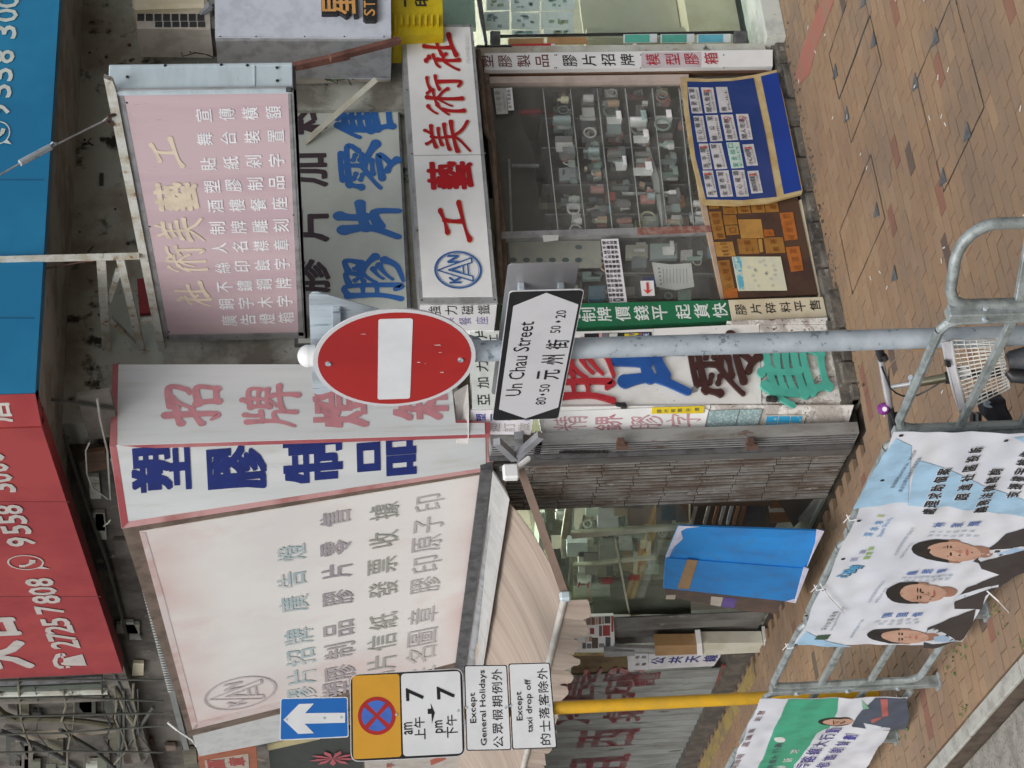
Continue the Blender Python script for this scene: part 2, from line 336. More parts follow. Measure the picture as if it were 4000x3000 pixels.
m('awning',(.40,.33,.275),.85,col2=(.30,.24,.195),scale=2,lo=.38,hi=.66,col3=(.20,.155,.12),scale3=7,lo3=.56,hi3=.8,stretch=(.25,7,.4),bump=.15,bscale=120)
m('tube_white',(.6,.58,.53),.4,.2,col2=(.5,.47,.42),scale=10)
m('arm_brown',(.2,.14,.11),.6)
m('shutter',(.31,.33,.32),.55,.25,col2=(.21,.215,.2),scale=7,streak=4,col3=(.1,.1,.07),scale3=12,lo3=.6,hi3=.68,bump=.2)
m('shutter_brown',(.20,.20,.19),.5,.35,col2=(.12,.112,.10),scale=6,streak=3,col3=(.30,.29,.27),scale3=16,lo3=.6,hi3=.7)
m('rust',(.12,.07,.05),.9,col2=(.08,.05,.04),scale=12,bump=.5)
m('yellow',(.62,.35,.02),.45,col2=(.52,.31,.03),scale=6,col3=(.4,.3,.1),scale3=20,lo3=.7,hi3=.75)
m('sign_red2',(.37,.024,.022),.35,col2=(.32,.02,.02),scale=3,col3=(.62,.4,.38),scale3=45,lo3=.76,hi3=.79,stretch=(1,1,.4))
m('refl_white',(.66,.68,.70),.35,col2=(.61,.63,.65),scale=4)
m('refl_grey',(.58,.58,.60),.35,col2=(.54,.54,.56),scale=4)
m('ink_black',(.012,.012,.014),.4,col2=(.02,.02,.02))
m('amber_plate',(.58,.30,.03),.4,col2=(.54,.28,.03))
m('traffic_blue',(.01,.13,.45),.4,col2=(.01,.12,.42))
m('back_metal',(.60,.68,.74),.4,.3,col2=(.44,.5,.54),scale=6,col3=(.28,.36,.40),scale3=26,lo3=.57,hi3=.64,stretch=(1.6,1.6,.2))
m('plate_back',(.42,.42,.44),.35,.5,col2=(.37,.37,.38),scale=4)
m('banner',(.66,.68,.73),.55,col2=(.60,.63,.70),scale=3)
m('road',(.055,.055,.058),.9,col2=(.08,.078,.075),scale=50,bump=.6,bscale=200)
m('bed',(.10,.075,.055),.95,col2=(.06,.045,.035),scale=12)
m('kerb',(.36,.36,.33),.85,col2=(.26,.255,.23),scale=9,col3=(.15,.14,.12),scale3=30,bump=.5)
m('granite',(.27,.26,.23),.9,col2=(.18,.17,.15),scale=9,col3=(.1,.1,.08),scale3=40,lo3=.55,hi3=.7,bump=.9,bscale=60)
m('plant',(.07,.14,.03),.7,col2=(.1,.17,.04),scale=30)
m('mint',(.52,.62,.55),.5,col2=(.42,.52,.46),scale=4)
m('beige_in',(.46,.43,.36),.5,col2=(.44,.42,.33),scale=2)
m('paper',(.80,.82,.83),.7,col2=(.7,.72,.73),scale=20)
m('floor_in',(.33,.36,.30),.4,col2=(.27,.29,.24),scale=5)
m('reflected_brick',(.22,.09,.07),.8,col2=(.3,.2,.17),scale=25)
PAV=[mat('paver_%d'%i,(c[0]*.96,c[1]*.93,c[2]*.84),.82,col2=(c[0]*.74,c[1]*.74,c[2]*.74),scale=1.1,lo=.4,hi=.66,col3=tuple(x*.58 for x in c),scale3=45,lo3=.64,hi3=.74,bump=.45,bscale=110)
 for i,c in enumerate([(.285,.19,.125),(.275,.19,.13),(.30,.205,.14),(.26,.182,.13),(.295,.193,.125),(.27,.178,.12),(.25,.178,.13),(.31,.215,.145),(.13,.095,.08),(.24,.12,.09)])]
GL_A=glassmat('shop_glass',(.97,.98,.97),.10,.075,(.45,.44,.42))
GL_R=glassmat('clear_glass',(.93,.97,.95),.06,.04,(.5,.6,.57))
ACR=glassmat('acrylic',(.85,.9,.9),.12,.22,(.5,.55,.55))
FILM=glassmat('plastic_film',(.93,.96,.93),.08,.07,(.55,.60,.52))
# ================= ground =================
g=MB(); g.box((-14,-8,-.5),(3.06,60,-.13)); g.build('road',M['road'],kind='structure')
g=MB(); g.box((3.16,-8,-.5),(24,60,-.06)); pav=g.build('pavement',M['bed'],kind='structure')
# sand joints just under the paver tops
g=MB(); g.box((3.165,-8,-.058),(24,60,-.03)); g.build('sand_bed',mat('sand_joint',(.045,.033,.025),.95,col2=(.07,.05,.035),scale=9),pav)
def pproj(p):
    d=Vector(p)-CAM; z=d.dot(_F); return (2000+FPX*d.dot(_V)/z,1500-FPX*d.dot(_U)/z,z)
def infr(p,mg=260):
    X,Y,z=pproj(p); return z>0 and -mg<X<4000+mg and -mg<Y<3000+mg
rng=random.Random(3)
ME={}
def paver_mesh(L,mi):
    k=(round(L,3),mi)
    if k in ME: return ME[k]
    a=L/2-.003;b=.0460;c=.0022
    vs=[(-a,-b,-.05),(a,-b,-.05),(a,b,-.05),(-a,b,-.05),(-a,-b,-c),(a,-b,-c),(a,b,-c),(-a,b,-c),(-a+c,-b+c,0),(a-c,-b+c,0),(a-c,b-c,0),(-a+c,b-c,0)]
    fs=[(0,1,5,4),(1,2,6,5),(2,3,7,6),(3,0,4,7),(4,5,9,8),(5,6,10,9),(6,7,11,10),(7,4,8,11),(8,9,10,11)]
    me=bpy.data.meshes.new('paver'); me.from_pydata(vs,[],fs); me.materials.append(PAV[mi]); ME[k]=me; return me
spots=[]
def colr(x,y):
    t=noise.noise(Vector((x*.9,y*.9,3)))
    r=rng.random()
    if r<.02: return 8
    if r<.034: return 9
    if r<.07: return 7
    if t>.18: return rng.choice([4,0,2,5,0])
    if t<-.15: return rng.choice([3,1,3,6,1])
    return rng.choice([0,1,2,3,0,1,0])
def allowed(x,y):
    if x<3.17: return False
    if y<5.45 and x>3.2: return True
    if x<5.36: return y<25
    if x<5.7: return y<10.0
    return y<10.22
row=0; y=4.0
while y<25:
    off=(row%2)*.1; x=3.17+off-.2
    while x<11.5:
        cx=x+.1; L=.2
        if cx-.1<3.17: cx=(x+.2+3.17)/2; L=x+.2-3.17
        if L>.04 and allowed(cx,y) and infr((cx,y,0)): spots.append((cx,y,L,colr(cx,y)))
        x+=.2
    y+=.098; row+=1
spots.sort(key=lambda s:pproj((s[0],s[1],0))[2]+(0 if infr((s[0],s[1],0),0) else 99))
rest_v=[];rest_f=[];rest_m=[]
for i,(x,y,L,mi) in enumerate(spots):
    rot=(rng.uniform(-.008,.008),rng.uniform(-.01,.01),rng.uniform(-.012,.012)); z=rng.uniform(-.0025,.001)
    if i<300:
        o=bpy.data.objects.new('paver',paver_mesh(L,mi)); COL.objects.link(o); o.parent=pav
        o.location=Vector((x,y,z))-Vector(pav['_w']); o.rotation_euler=rot
    else:
        me=paver_mesh(L,mi); mt=Matrix.Translation((x,y,z))@Matrix.Rotation(rot[2],4,'Z')@Matrix.Rotation(rot[1],4,'Y')@Matrix.Rotation(rot[0],4,'X'); k=len(rest_v)
        rest_v+=[mt@v.co for v in me.vertices]; rest_f+=[tuple(q+k for q in p.vertices) for p in me.polygons]; rest_m+=[mi]*len(me.polygons)
me=bpy.data.meshes.new('far_pavers'); off=Vector(pav['_w']); me.from_pydata([v-off for v in rest_v],[],rest_f)
for q in PAV: me.materials.append(q)
me.polygons.foreach_set('material_index',rest_m); me.update()
o=bpy.data.objects.new('far_pavers',me); COL.objects.link(o); o.parent=pav; o['kind']='stuff'
# kerb, gutter, road line
g=MB(); g.box((3.062,-8,-.5),(3.158,60,-.02)); kb=g.build('kerb',M['bed'],kind='structure')
yy=3.0
while yy<22:
    b=MB(); b.box((3.062+rng.uniform(-.003,.003),yy+.004,-.16),(3.16,yy+.905,-.001+rng.uniform(-.003,.002))); b.build('kerb_stone',M['kerb'],kb,bevel=.008)
    yy+=.91
g=MB(); g.box((2.70,-8,-.2),(3.055,60,-.122)); gt=g.build('gutter',M['granite'],kind='structure')
for k in range(26):
    b=MB(); b.box((2.705,3+k*.6,-.18),(3.05,3.594+k*.6,-.112+rng.uniform(-.003,.003))); b.build('gutter_slab',M['granite'],gt,bevel=.006)
g=MB(); g.box((2.50,-8,-.14),(2.62,60,-.126)); g.box((2.68-.35,-8,-.14),(2.68-.25,60,-.126)); g.build('road_line',M['yellow'],kind='structure')
# moss and weeds by the railing foot
g=MB()
for k in range(420):
    a=rng.choice([(3.52,.05),(3.2,.03),(3.6,.12)]); x=a[0]+rng.gauss(0,a[1]); y=rng.uniform(7.2,11.5)
    if noise.noise(Vector((x*3,y*2.2,0)))<.12 or x<3.18: continue
    for q in range(3):
        an=rng.uniform(0,6.3); l=rng.uniform(.008,.022); c=Vector((x,y,0)); t=Vector((math.cos(an)*l,math.sin(an)*l,rng.uniform(.006,.02))); s_=Vector((-math.sin(an),math.cos(an),0))*l*.3
        g.add([c-s_*.4,c+t*.6-s_,c+t,c+t*.6+s_],[(0,1,2,3)])
g.build('weeds',M['plant'],kind='stuff')
# bird droppings and flecks
g=MB()
for k in range(90):
    x=rng.uniform(3.3,9);y=rng.uniform(5.5,10.0 if x>5.3 else 14)
    if rng.random()<.5: x,y=6.2+rng.gauss(0,.25),6.3+rng.gauss(0,.35)
    g.disc((x,y,.0035),(0,0,1),rng.uniform(.003,.009),.003,7)
g.build('white_flecks',ink((.7,.7,.68)),kind='stuff')
g=MB()
for k in range(230):
    x=rng.uniform(3.3,9.2);y=rng.uniform(5.6,10.0 if x>5.3 else 15); g.disc((x,y,.0032),(0,0,1),abs(rng.gauss(.010,.006))+.003,.003,9,abs(rng.gauss(.008,.004))+.003)
g.build('gum_spots',ink((.07,.055,.045)),kind='stuff')
g=MB()
for k in range(60):
    x=rng.uniform(3.3,8.9);y=rng.uniform(6,10.0 if x>5.3 else 13); an=rng.uniform(0,3.1); g.bar((x,y,.004),(x+math.cos(an)*.03,y+math.sin(an)*.03,.005),.008,.002)
g.build('litter_flecks',ink((.7,.7,.68)),kind='stuff')
# faded red line painted across the pavers by the glass shop
g=MB(); q=[(3225,-40),(3272,-40),(3190,180),(3160,290),(3120,330),(3105,300),(3135,190)]
g.prism([HZ(a,b,.0035) for a,b in q],(0,0,-.003)); g.build('red_paint_stripe',mat('stripe_red',(.33,.12,.09),.8,col2=(.26,.15,.11),scale=5),kind='structure')
m('cover_steel',(.115,.125,.135),.6,.2,col2=(.08,.085,.09),scale=20)
# access covers let into the paving: gap outline and corner plates
def cover(x0,y0,x1,y1,label):
    t=thing('access_cover',label,'manhole cover',(x0,y0,0),'paved access covers')
    b=MB(); h=.0016;w_=.007
    for a,c in (((x0,y0),(x1,y0)),((x1,y0),(x1,y1)),((x1,y1),(x0,y1)),((x0,y1),(x0,y0))):
        b.bar((a[0],a[1],h/2),(c[0],c[1],h/2),w_,h)
    b.build('frame',M['black'],t)
    return t
COV=[cover(7.07,8.40,7.465,9.19,'narrow paved access cover nearest the glass shop step'),cover(7.475,8.42,7.87,9.24,'paved access cover with two corner plates beside the wall foot'),
 cover(5.76,7.2,6.56,7.95,'wide paved access cover with crumbling gap, nearest the street poles'),cover(6.25,8.9,6.75,9.75,'paved access cover beside the cream shop plinth')]
def triplate(X,Y,cov,flip=1):
    p=HZ(X,Y,.002); b=MB(); r=.062
    pts=[p+Vector((r*flip,-r*.8,0)),p+Vector((-r*.7*flip,-r*.75,0)),p+Vector((r*.2*flip,r,0))]
    b.prism(pts,(0,0,.003)); o=b.build('corner_plate',M['cover_steel'],cov)
    b=MB(); b.disc((p.x,p.y,.0065),(0,0,1),.012,.001,10); b.build('lift_hole',M['black'],o)
for X,Y,c in ((3262,294,1),(3307,461,1),(3411,172,0),(3371,14,0)): triplate(X,Y,COV[c])
for X,Y in ((3651,149),(3572,325),(3775,520),(3680,696)): triplate(X,Y,COV[2],-1)
for X,Y in ((3423,836),(3493,1085)): triplate(X,Y,COV[3])
# ================= corner building =================
YA=10.15; XB=5.43; A=PY(YA); B=PX(XB)
bl=thing('corner_building','old stained concrete corner building over the sign-makers shop','building',(XB,YA,0))
g=MB(); g.box((5.75,YA+.12,2.62),(12,YA+.4,7)); g.build('wall',M['concrete'],bl,label='stained concrete wall above the shop windows')
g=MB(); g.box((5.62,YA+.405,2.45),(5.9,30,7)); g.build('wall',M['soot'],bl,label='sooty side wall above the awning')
g=MB(); g.box((5.9,YA+.405,2.62),(12,16,2.75)); g.build('ceiling',M['beige_in'],bl)
g=MB(); g.box((5.47,YA+.15,-.1),(12,30,-.005)); g.build('inner_floor',M['floor_in'],bl)
g=MB(); g.box((5.9,14,0),(12,14.2,2.6)); g.build('back_wall',M['beige_in'],bl)
g=MB(); g.box((8.62,YA+.02,0),(8.72,14,2.62)); g.build('partition_wall',M['beige_in'],bl)
g=MB(); g.box((6.15,YA+.93,0),(8.6,YA+.99,2.6)); g.build('display_back',mat('display_back',(.52,.42,.39),.6,col2=(.38,.36,.33),scale=1.5),bl)
g=MB(); g.box((12,YA,-1),(12.2,30,9)); g.box((5.6,30,-1),(12.2,30.2,9)); g.build('far_wall',M['concrete'],bl)
# plinth with broken stone pieces
g=MB(); g.box((6.2,YA-.02,-.02),(8.75,YA+.2,.09)); g.box((5.60,YA-.12,-.02),(6.22,YA+.3,.12)); g.box((5.47,YA+.06,-.02),(5.62,YA+.3,.06)); pl_=g.build('plinth',M['plinth'],bl)
x=5.6
while x<8.75:
    L=rng.uniform(.12,.34); yb=YA-.15 if x<6.2 else YA-.05
    b=MB(); b.box((x,yb,-.01),(x+L-.012,yb+.1,rng.uniform(.03,.10))); b.build('stone',M['plinth'],pl_,bevel=.012); x+=L
g=MB()
for k in range(160):
    x=rng.uniform(5.6,8.8); y=YA-.08-abs(rng.gauss(0,.06))-(.06 if x<6.2 else 0); s_=rng.uniform(.004,.014)
    g.box((x,y,0),(x+s_,y+s_*1.3,s_*.6))
g.build('rubble',M['plinth'],kind='stuff')
# ---- right-hand glass shop ----
g=MB(); g.box((8.72,YA-.12,0),(12,YA+.35,.14)); g.build('shop_step',mat('mint_step',(.55,.58,.54),.7,col2=(.4,.43,.4),scale=6,col3=(.35,.42,.22),scale3=9),bl)
g=MB(); g.box((8.62,YA-.02,.14),(8.74,YA+.1,2.62)); g.build('door_post',M['concrete'],bl)
gs=thing('glass_shopfront','bright glass shopfront at right with papers stuck inside','shopfront',(9.4,YA+.1,.14))
b=MB(); b.box((8.80,YA+.06,.2),(11.9,YA+.068,2.6)); b.build('glass_pane',GL_R,gs)
b=MB(); b.slab(PY(YA+.05),[(1930,136),(2880,120),(2880,126),(1930,142)],.02); b.build('edge_strip',M['black'],gs)
for (a,c) in ((1915,1955),(2868,2920)):
    b=MB(); b.slab(PY(YA+.03),[(a,118),(a,165),(c,165),(c,118)],.06); b.build('clamp',M['dark_steel'],gs,bevel=.008)
b=MB(); b.box((8.80,YA+1.2,.14),(11.9,YA+1.3,2.6)); b.build('inner_wall',M['beige_in'],gs)
b=MB(); b.box((8.80,YA+.5,.14),(11.9,YA+1.18,.55)); b.build('counter',M['cream'],gs)
b=MB(); b.box((8.8,YA+.72,.56),(11.9,YA+.76,1.35)); b.box((9.35,YA+.6,.56),(9.45,YA+.72,1.35)); b.build('panel',M['beige_in'],gs)
b=MB(); b.slab(PY(YA+.03),[(1998,172),(2155,169),(2155,179),(1998,182)],.02); b.build('red_strip',ink((.5,.04,.05)),gs)
b=MB(); b.slab(PY(YA+.02),[(2153,171),(2168,171),(2168,181),(2153,181)],.02); b.slab(PY(YA+.02),[(2472,170),(2487,170),(2487,180),(2472,180)],.02); b.build('bracket',M['white_plain'],gs)
# papers
rp=random.Random(5)
k=0
for X0,X1,Y0,Y1 in ((1900,1990,-20,40),(1995,2108,-20,45),(2115,2245,-30,40),(1890,1990,45,118),(1998,2108,50,115),(2113,2240,45,110),(2000,2110,118,140),(2125,2240,112,140)):
    b=MB(); d=rp.uniform(-3,3); pl=PY(YA+.075)
    b.slab(pl,[(X0,Y0+d),(X1,Y0-d),(X1,Y1-d),(X0,Y1+d)],.002); pp_=b.build('paper',M['paper'],gs)
    b=MB()
    for q in range(7):
        a0=rp.uniform(X0+8,X1-30); c0=rp.uniform(Y0+6,Y1-20); s1=rp.uniform(8,22); s2=rp.uniform(6,14)
        b.slab(PY(YA+.0735),[(a0,c0),(a0+s1,c0),(a0+s1,c0+s2),(a0,c0+s2)],.001)
    b.build('print',ink(rp.choice([(.35,.4,.45),(.4,.45,.3),(.3,.45,.45),(.5,.42,.2)])),pp_)
for i,(X0,c) in enumerate(((2435,(.10,.42,.33)),(2580,(.10,.40,.32)),(2722,(.12,.42,.55)))):
    b=MB(); b.slab(PY(YA+.035),[(X0,134),(X0+132,132),(X0+132,165),(X0,168)],.003); pp_=b.build('notice',ink((.62,.68,.70)),gs)
    b=MB(); b.slab(PY(YA+.033),[(X0+6,136),(X0+102,134),(X0+102,164),(X0+6,166)],.001); b.build('print',ink(c),pp_)
b=MB(); b.slab(PY(YA+.045),[(2137,145),(2293,144),(2293,170),(2137,172)],.01); b.slab(PY(YA+.045),[(1985,150),(2125,148),(2125,172),(1985,174)],.01); b.build('wood_plate',ink((.40,.24,.11)),gs)
b=MB(); b.box((9.0,YA+.5,2.52),(11.5,YA+.62,2.57)); b.build('ceiling_lamp',mat('lamp_glow',(.97,1,.97),.5,col2=(.97,1,.97),emit=24),gs)
g=MB(); g.box((8.74,YA+.0,2.58),(12,YA+.115,2.72)); g.build('lintel',M['dark_steel'],bl)
# ---- vertical sign strip right of window ----
def vstrip(name,label,pl,q,mt,th=.02):
    b=MB(); b.slab(pl,q,th); o=b.build(name,mt); tag(o,label,'sign'); return o
t=thing('sign_strip','narrow white vertical strip sign at the right edge of the shop window','sign',HY(3000,235,YA-.04))
b=MB(); b.slab(PY(YA-.04),[(1893,208),(1893,274),(3018,259),(3018,194)],.05); b.build('board',M['white_plain'],t)
b=MB(); b.slab(PY(YA-.043),[(2505,206),(2505,265),(2738,262),(2738,203)],.003); b.build('pink_plate',ink((.58,.52,.55)),t)
b=MB(); txt(b,PY(YA-.04),'塑膠製品',(1900,240),(2118,238),52,48,.012); b.build('lettering',ink((.16,.06,.05)),t)
b=MB(); txt(b,PY(YA-.04),'膠片招牌',(2226,237),(2450,234),54,46,.012); b.build('lettering',M['ink_black'],t)
b=MB(); txt(b,PY(YA-.043),'模型膠箱',(2550,233),(2777,229),54,46,.012); b.build('lettering',ink((.45,.03,.05)),t)
b=MB()
for X in (2165,2172,2500,2825):
    for Y in (212,262): b.slab(PY(YA-.044),[(X,Y),(X+4,Y),(X+4,Y+4),(X,Y+4)],.004)
b.build('screw',M['dark_steel'],t)
g=MB(); g.slab(PY(YA+.0),[(1893,274),(1893,290),(2990,284),(2990,262)],.05); g.build('door_jamb',M['brown_wood'],bl)
g=MB(); g.slab(PY(YA+.03),[(1893,288),(1893,300),(2760,292),(2760,280)],.03); g.build('door_jamb',M['black'],bl)
# ---- big window A ----
wn=thing('shop_window','large reflection-hazed shop window full of acrylic samples, metal frame','window',HY(3100,700,YA))
b=MB(); b.slab(PY(YA-.01),[(1900,300),(1900,325),(2690,318),(2690,290)],.05); b.build('jamb',mat('pinkish_jamb',(.48,.40,.36),.6,col2=(.4,.33,.29)),wn)
b=MB(); b.slab(PY(YA-.01),[(1870,190),(1900,190),(1975,905),(1985,1160),(1955,1160),(1943,905)],.05); b.build('head_frame',M['brown_frame'],wn)
b=MB(); b.slab(PY(YA-.015),[(1958,905),(1958,932),(2778,905),(2778,880)],.05); b.build('mullion',M['grey_metal'],wn)
b=MB(); b.slab(PY(YA-.018),[(2490,890),(2490,918),(2778,905),(2778,880)],.003); b.build('brick_reflection',M['reflected_brick'],wn)  # reddish brick reflection painted onto the lower half of the grey mullion
b=MB(); b.slab(PY(YA-.02),[(2118,918),(2124,945),(2180,938),(2183,918)],.004); b.build('sticker',ink((.6,.6,.58)),wn)
b=MB(); b.slab(PY(YA+.02),[(1895,325),(1960,1165),(3200,1165),(3030,290)],.006); b.build('glass_pane',GL_A,wn)
b=MB(); b.slab(PY(YA-.012),[(2655,300),(2738,795),(2818,1166),(2834,1166),(2757,790),(2680,300)],.03); b.build('sill',mat('sill_wood',(.45,.33,.24),.6),wn)
b=MB(); b.slab(PY(YA-.012),[(3110,790),(3198,1160),(3222,1155),(3135,775)],.03); b.build('lower_frame',M['cream'],wn)
b=MB(); b.slab(PY(YA-.004),[(3060,290),(3225,1160),(3245,1160),(3075,290)],.08); b.build('base_tiles',M['rust_brown'],wn)
# display behind the glass
cab=thing('display_cabinet','display cabinet of clear shelves behind the large shop window','cabinet',HY(2700,600,YA+.35))
yb=YA+.3
b=MB(); b.slab(PY(YA+.25),[(1900,330),(1965,905),(2115,905),(2085,600),(1990,330)],.5); b.build('dark_panel',mat('dark_cab',(.05,.055,.05),.3,col2=(.08,.08,.07)),cab)
b=MB(); b.slab(PY(YA+.2),[(2000,640),(2000,650),(2105,650),(2105,640)],.02); b.slab(PY(YA+.2),[(1985,620),(1995,905),(2003,905),(1993,620)],.02); b.build('chrome_trim',M['grey_metal'],cab)
for X0 in (2118,2225,2330,2440,2545,2650):
    b=MB(); b.slab(PY(YA+.10),[(X0,345),(X0+60,900),(X0+66,900),(X0+6,345)],.7); b.build('shelf',ACR,cab)
    b=MB(); b.slab(PY(YA+.095),[(X0+1,345),(X0+61,900),(X0+64,900),(X0+4,345)],.006); b.build('shelf_edge',M['white_plain'],cab)
for Y0,a,c in ((575,2115,2700),(720,2120,2720),(460,2115,2680),(835,2130,2740)):
    b=MB(); b.slab(PY(YA+.24),[(a,Y0),(a,Y0+5),(c,Y0+3),(c,Y0-2)],.4); b.build('divider',M['grey_metal'],cab)
b=MB(); b.slab(PY(YA+.2),[(2525,575),(2525,582),(2585,882),(2590,882),(2575,700),(2537,575)],.03); b.slab(PY(YA+.2),[(2430,750),(2432,757),(2590,757),(2560,750)],.02); b.build('white_rail',M['white_plain'],cab)
rs=random.Random(11)
cols=[(.45,.47,.45),(.30,.33,.31),(.55,.55,.5),(.20,.20,.2),(.34,.25,.18),(.2,.27,.25),(.5,.42,.3),(.25,.13,.12),(.62,.63,.6),(.16,.2,.2),(.42,.45,.5),(.12,.12,.12)]
def sample(X,Y,w_,h_,col,dep=.32,tilt=0,mt=None,label=None,nm='sample_block'):
    b=MB(); s_=tilt; b.slab(PY(YA+dep),[(X,Y+s_),(X+h_,Y-s_),(X+h_+s_,Y+w_-s_),(X+s_,Y+w_+s_)],.03); return b.build(nm,mt or ink(col,.35),cab)
def stock(X,Y,h_,w_,col,dep,par,pl=None):
    '''one small article of stock standing at photo place X,Y: cylinder, ring, holder, frame or bottle'''
    k_=rs.random(); P_=(pl or (lambda a,c:HY(a,c,YA+dep)))
    c=P_(X+h_/2,Y+w_/2); sz=(P_(X,Y)-P_(X+h_,Y)).length; sw=(P_(X,Y)-P_(X,Y+w_)).length; b=MB(); mt=ink(col,.35)
    if k_<.25: b.tube([c-Vector((0,0,sz/2)),c+Vector((0,0,sz/2))],sw*.42,10); nm='sample_tube'
    elif k_<.42:
        b.tube([c+Vector((math.cos(q*math.pi/5)*sz*.42,0,math.sin(q*math.pi/5)*sz*.42)) for q in range(11)],sz*.07,6,False); nm='sample_ring'
    elif k_<.62:
        b.box(c+Vector((-sw/2,0,-sz/2)),c+Vector((sw/2,.004,sz/2))); b.box(c+Vector((-sw/2,-.07,-sz/2)),c+Vector((sw/2,0,-sz/2+.004))); b.box(c+Vector((-sw/2,-.07,-sz/2)),c+Vector((sw/2,-.066,-sz*.1))); nm='leaflet_holder'; mt=ACR if rs.random()<.4 else mt
    elif k_<.8:
        b.tube([c-Vector((0,0,sz/2)),c+Vector((0,0,sz*.1)),c+Vector((0,0,sz*.25)),c+Vector((0,0,sz*.5))],[sw*.35,sw*.35,sw*.14,sw*.14],10); nm='bottle'
    else:
        t_=.006
        for a_,d_ in ((Vector((-sw/2,0,-sz/2)),Vector((sw/2,.01,-sz/2+t_))),(Vector((-sw/2,0,sz/2-t_)),Vector((sw/2,.01,sz/2))),(Vector((-sw/2,0,-sz/2)),Vector((-sw/2+t_,.01,sz/2))),(Vector((sw/2-t_,0,-sz/2)),Vector((sw/2,.01,sz/2)))): b.box(c+a_,c+d_)
        b.box(c+Vector((-sw/2+t_,.004,-sz/2+t_)),c+Vector((sw/2-t_,.008,sz/2-t_))); nm='picture_frame'
    return b.build(nm,mt,par)
for ci in range(6):
    for q in range(24):
        Y=345+rs.uniform(0,545); X=2130+ci*98+(Y-345)*.11
        if X>2640 and Y<760: continue
        h_=rs.uniform(26,70); stock(X+86-h_,Y,h_,rs.uniform(14,40),tuple(min(.82,z*1.9) for z in rs.choice(cols)),rs.uniform(.04,.22),cab)
for ci in range(6):
    for ri in range(9):
        X=2130+ci*98; Y=350+ri*61+rs.uniform(-8,8)
        if 565<Y<590 and ci>2: pass
        if rs.random()<.16: continue
        if X>2650 and Y<760: continue
        w_=rs.uniform(22,50); h_=rs.uniform(28,74); dX=(Y-345)*.11
        c_=rs.choice(cols); sample(X+85-h_+dX,Y,w_,h_,tuple(min(.8,q*1.7) for q in c_),rs.uniform(.12,.4),rs.uniform(-5,5),ACR if rs.random()<.3 else None)
        for q in range(rs.choice((0,1,2))): sample(X+rs.uniform(20,80)+dX,Y+rs.uniform(-20,30),rs.uniform(6,18),rs.uniform(8,26),tuple(min(.8,q*1.5) for q in rs.choice(cols)),rs.uniform(.1,.3),rs.uniform(-4,4))
sample(2148,440,47,75,(.45,.05,.06),.3,3); sample(2030,428,12,80,(.5,.04,.06),.25,2); sample(2345,400,58,72,(.36,.39,.38),.28)
sample(2368,750,30,36,(.62,.12,.09),.2); sample(2340,805,26,48,(.22,.5,.66),.2,2); sample(2290,813,5,38,(.7,.7,.68),.2,4)
sample(2630,770,40,40,(.62,.25,.09),.2,9); sample(2600,850,38,90,(.36,.22,.16),.2,2); sample(2480,855,34,50,(.55,.52,.22),.22,4); sample(2315,580,45,22,(.66,.66,.66),.24); sample(2195,457,20,28,(.55,.5,.42),.22,3); sample(2215,540,30,30,(.6,.47,.27),.25,5)
sample(2310,345,28,40,(.3,.32,.4),.25); sample(2185,360,25,22,(.6,.45,.25),.3,6)
# left pane contents
g=MB(); g.slab(PY(YA+.3),[(1985,935),(1985,1165),(2775,1165),(2745,930)],.02); g.build('inner_panel',mat('inner_panel',(.13,.13,.13),.5,col2=(.2,.2,.2),scale=3),cab)
b=MB(); b.slab(PY(YA+.14),[(1985,942),(1998,1050),(2350,1045),(2345,940)],.01); ch=b.build('price_chart',mat('chart',(.50,.50,.44),.6,col2=(.42,.43,.38),scale=8),cab)
b=MB()
for q in range(6):
    for Y in (1015,965):
        if Y==965 and q!=5: continue
        X=2005+q*51; p=HY(X,Y,YA+.137)
        b.disc(p,(0,-1,0),.02,.002,8,.026)
b.build('print',ink((.08,.13,.16)),ch)
for X0,Y0,h_,w_,c in ((2445,955,85,52,(.55,.55,.48)),(2470,1000,55,45,(.25,.3,.32)),(2540,950,105,60,(.40,.48,.48)),(2660,975,45,40,(.6,.6,.6)),(2510,1080,55,30,(.03,.06,.25)),(2300,1115,65,55,(.12,.22,.3)),(2650,1130,50,40,(.3,.42,.36)),(2765,960,22,40,(.1,.38,.5)),(2275,1060,70,30,(.3,.38,.36)),(2290,1060,60,20,(.2,.24,.26)),(2440,1120,40,30,(.3,.3,.28))):
    b=MB(); b.slab(PY(YA+.16),[(X0,Y0+2),(X0+h_,Y0),(X0+h_,Y0+w_),(X0,Y0+w_+2)],.03); b.build('sample_block',ink(c,.35),cab)
for q in range(22):
    Y=rs.uniform(940,1140); X=rs.choice((2215,2355,2480,2590,2700))+rs.uniform(-6,6); h_=rs.uniform(24,60); stock(X+40-h_,Y,h_,rs.uniform(14,36),tuple(min(.8,z*1.5) for z in rs.choice(cols)),rs.uniform(.12,.25),cab)
b=MB(); b.slab(PY(YA+.1),[(2546,1024),(2565,1120),(2640,1133),(2712,1120),(2700,1027),(2620,1033)],.003); pp_=b.build('price_sheet',M['white_plain'],cab)
b=MB()
for q in range(5): b.slab(PY(YA+.098),[(2570+q*2,1045+q*15),(2570+q*2,1052+q*15),(2578+q*2,1052+q*15),(2578+q*2,1045+q*15)],.001)
for q in range(8): b.slab(PY(YA+.098),[(2590+q*13,1050),(2592+q*13,1105),(2594+q*13,1105),(2592+q*13,1050)],.001)
b.build('print',ink((.35,.4,.42)),pp_)
for q in range(3):
    b=MB(); X=[2255,2395,2690][q]; b.slab(PY(YA+.2),[(X,940),(X+14,1160),(X+20,1160),(X+6,940)],.3); b.build('shelf',ACR,cab)
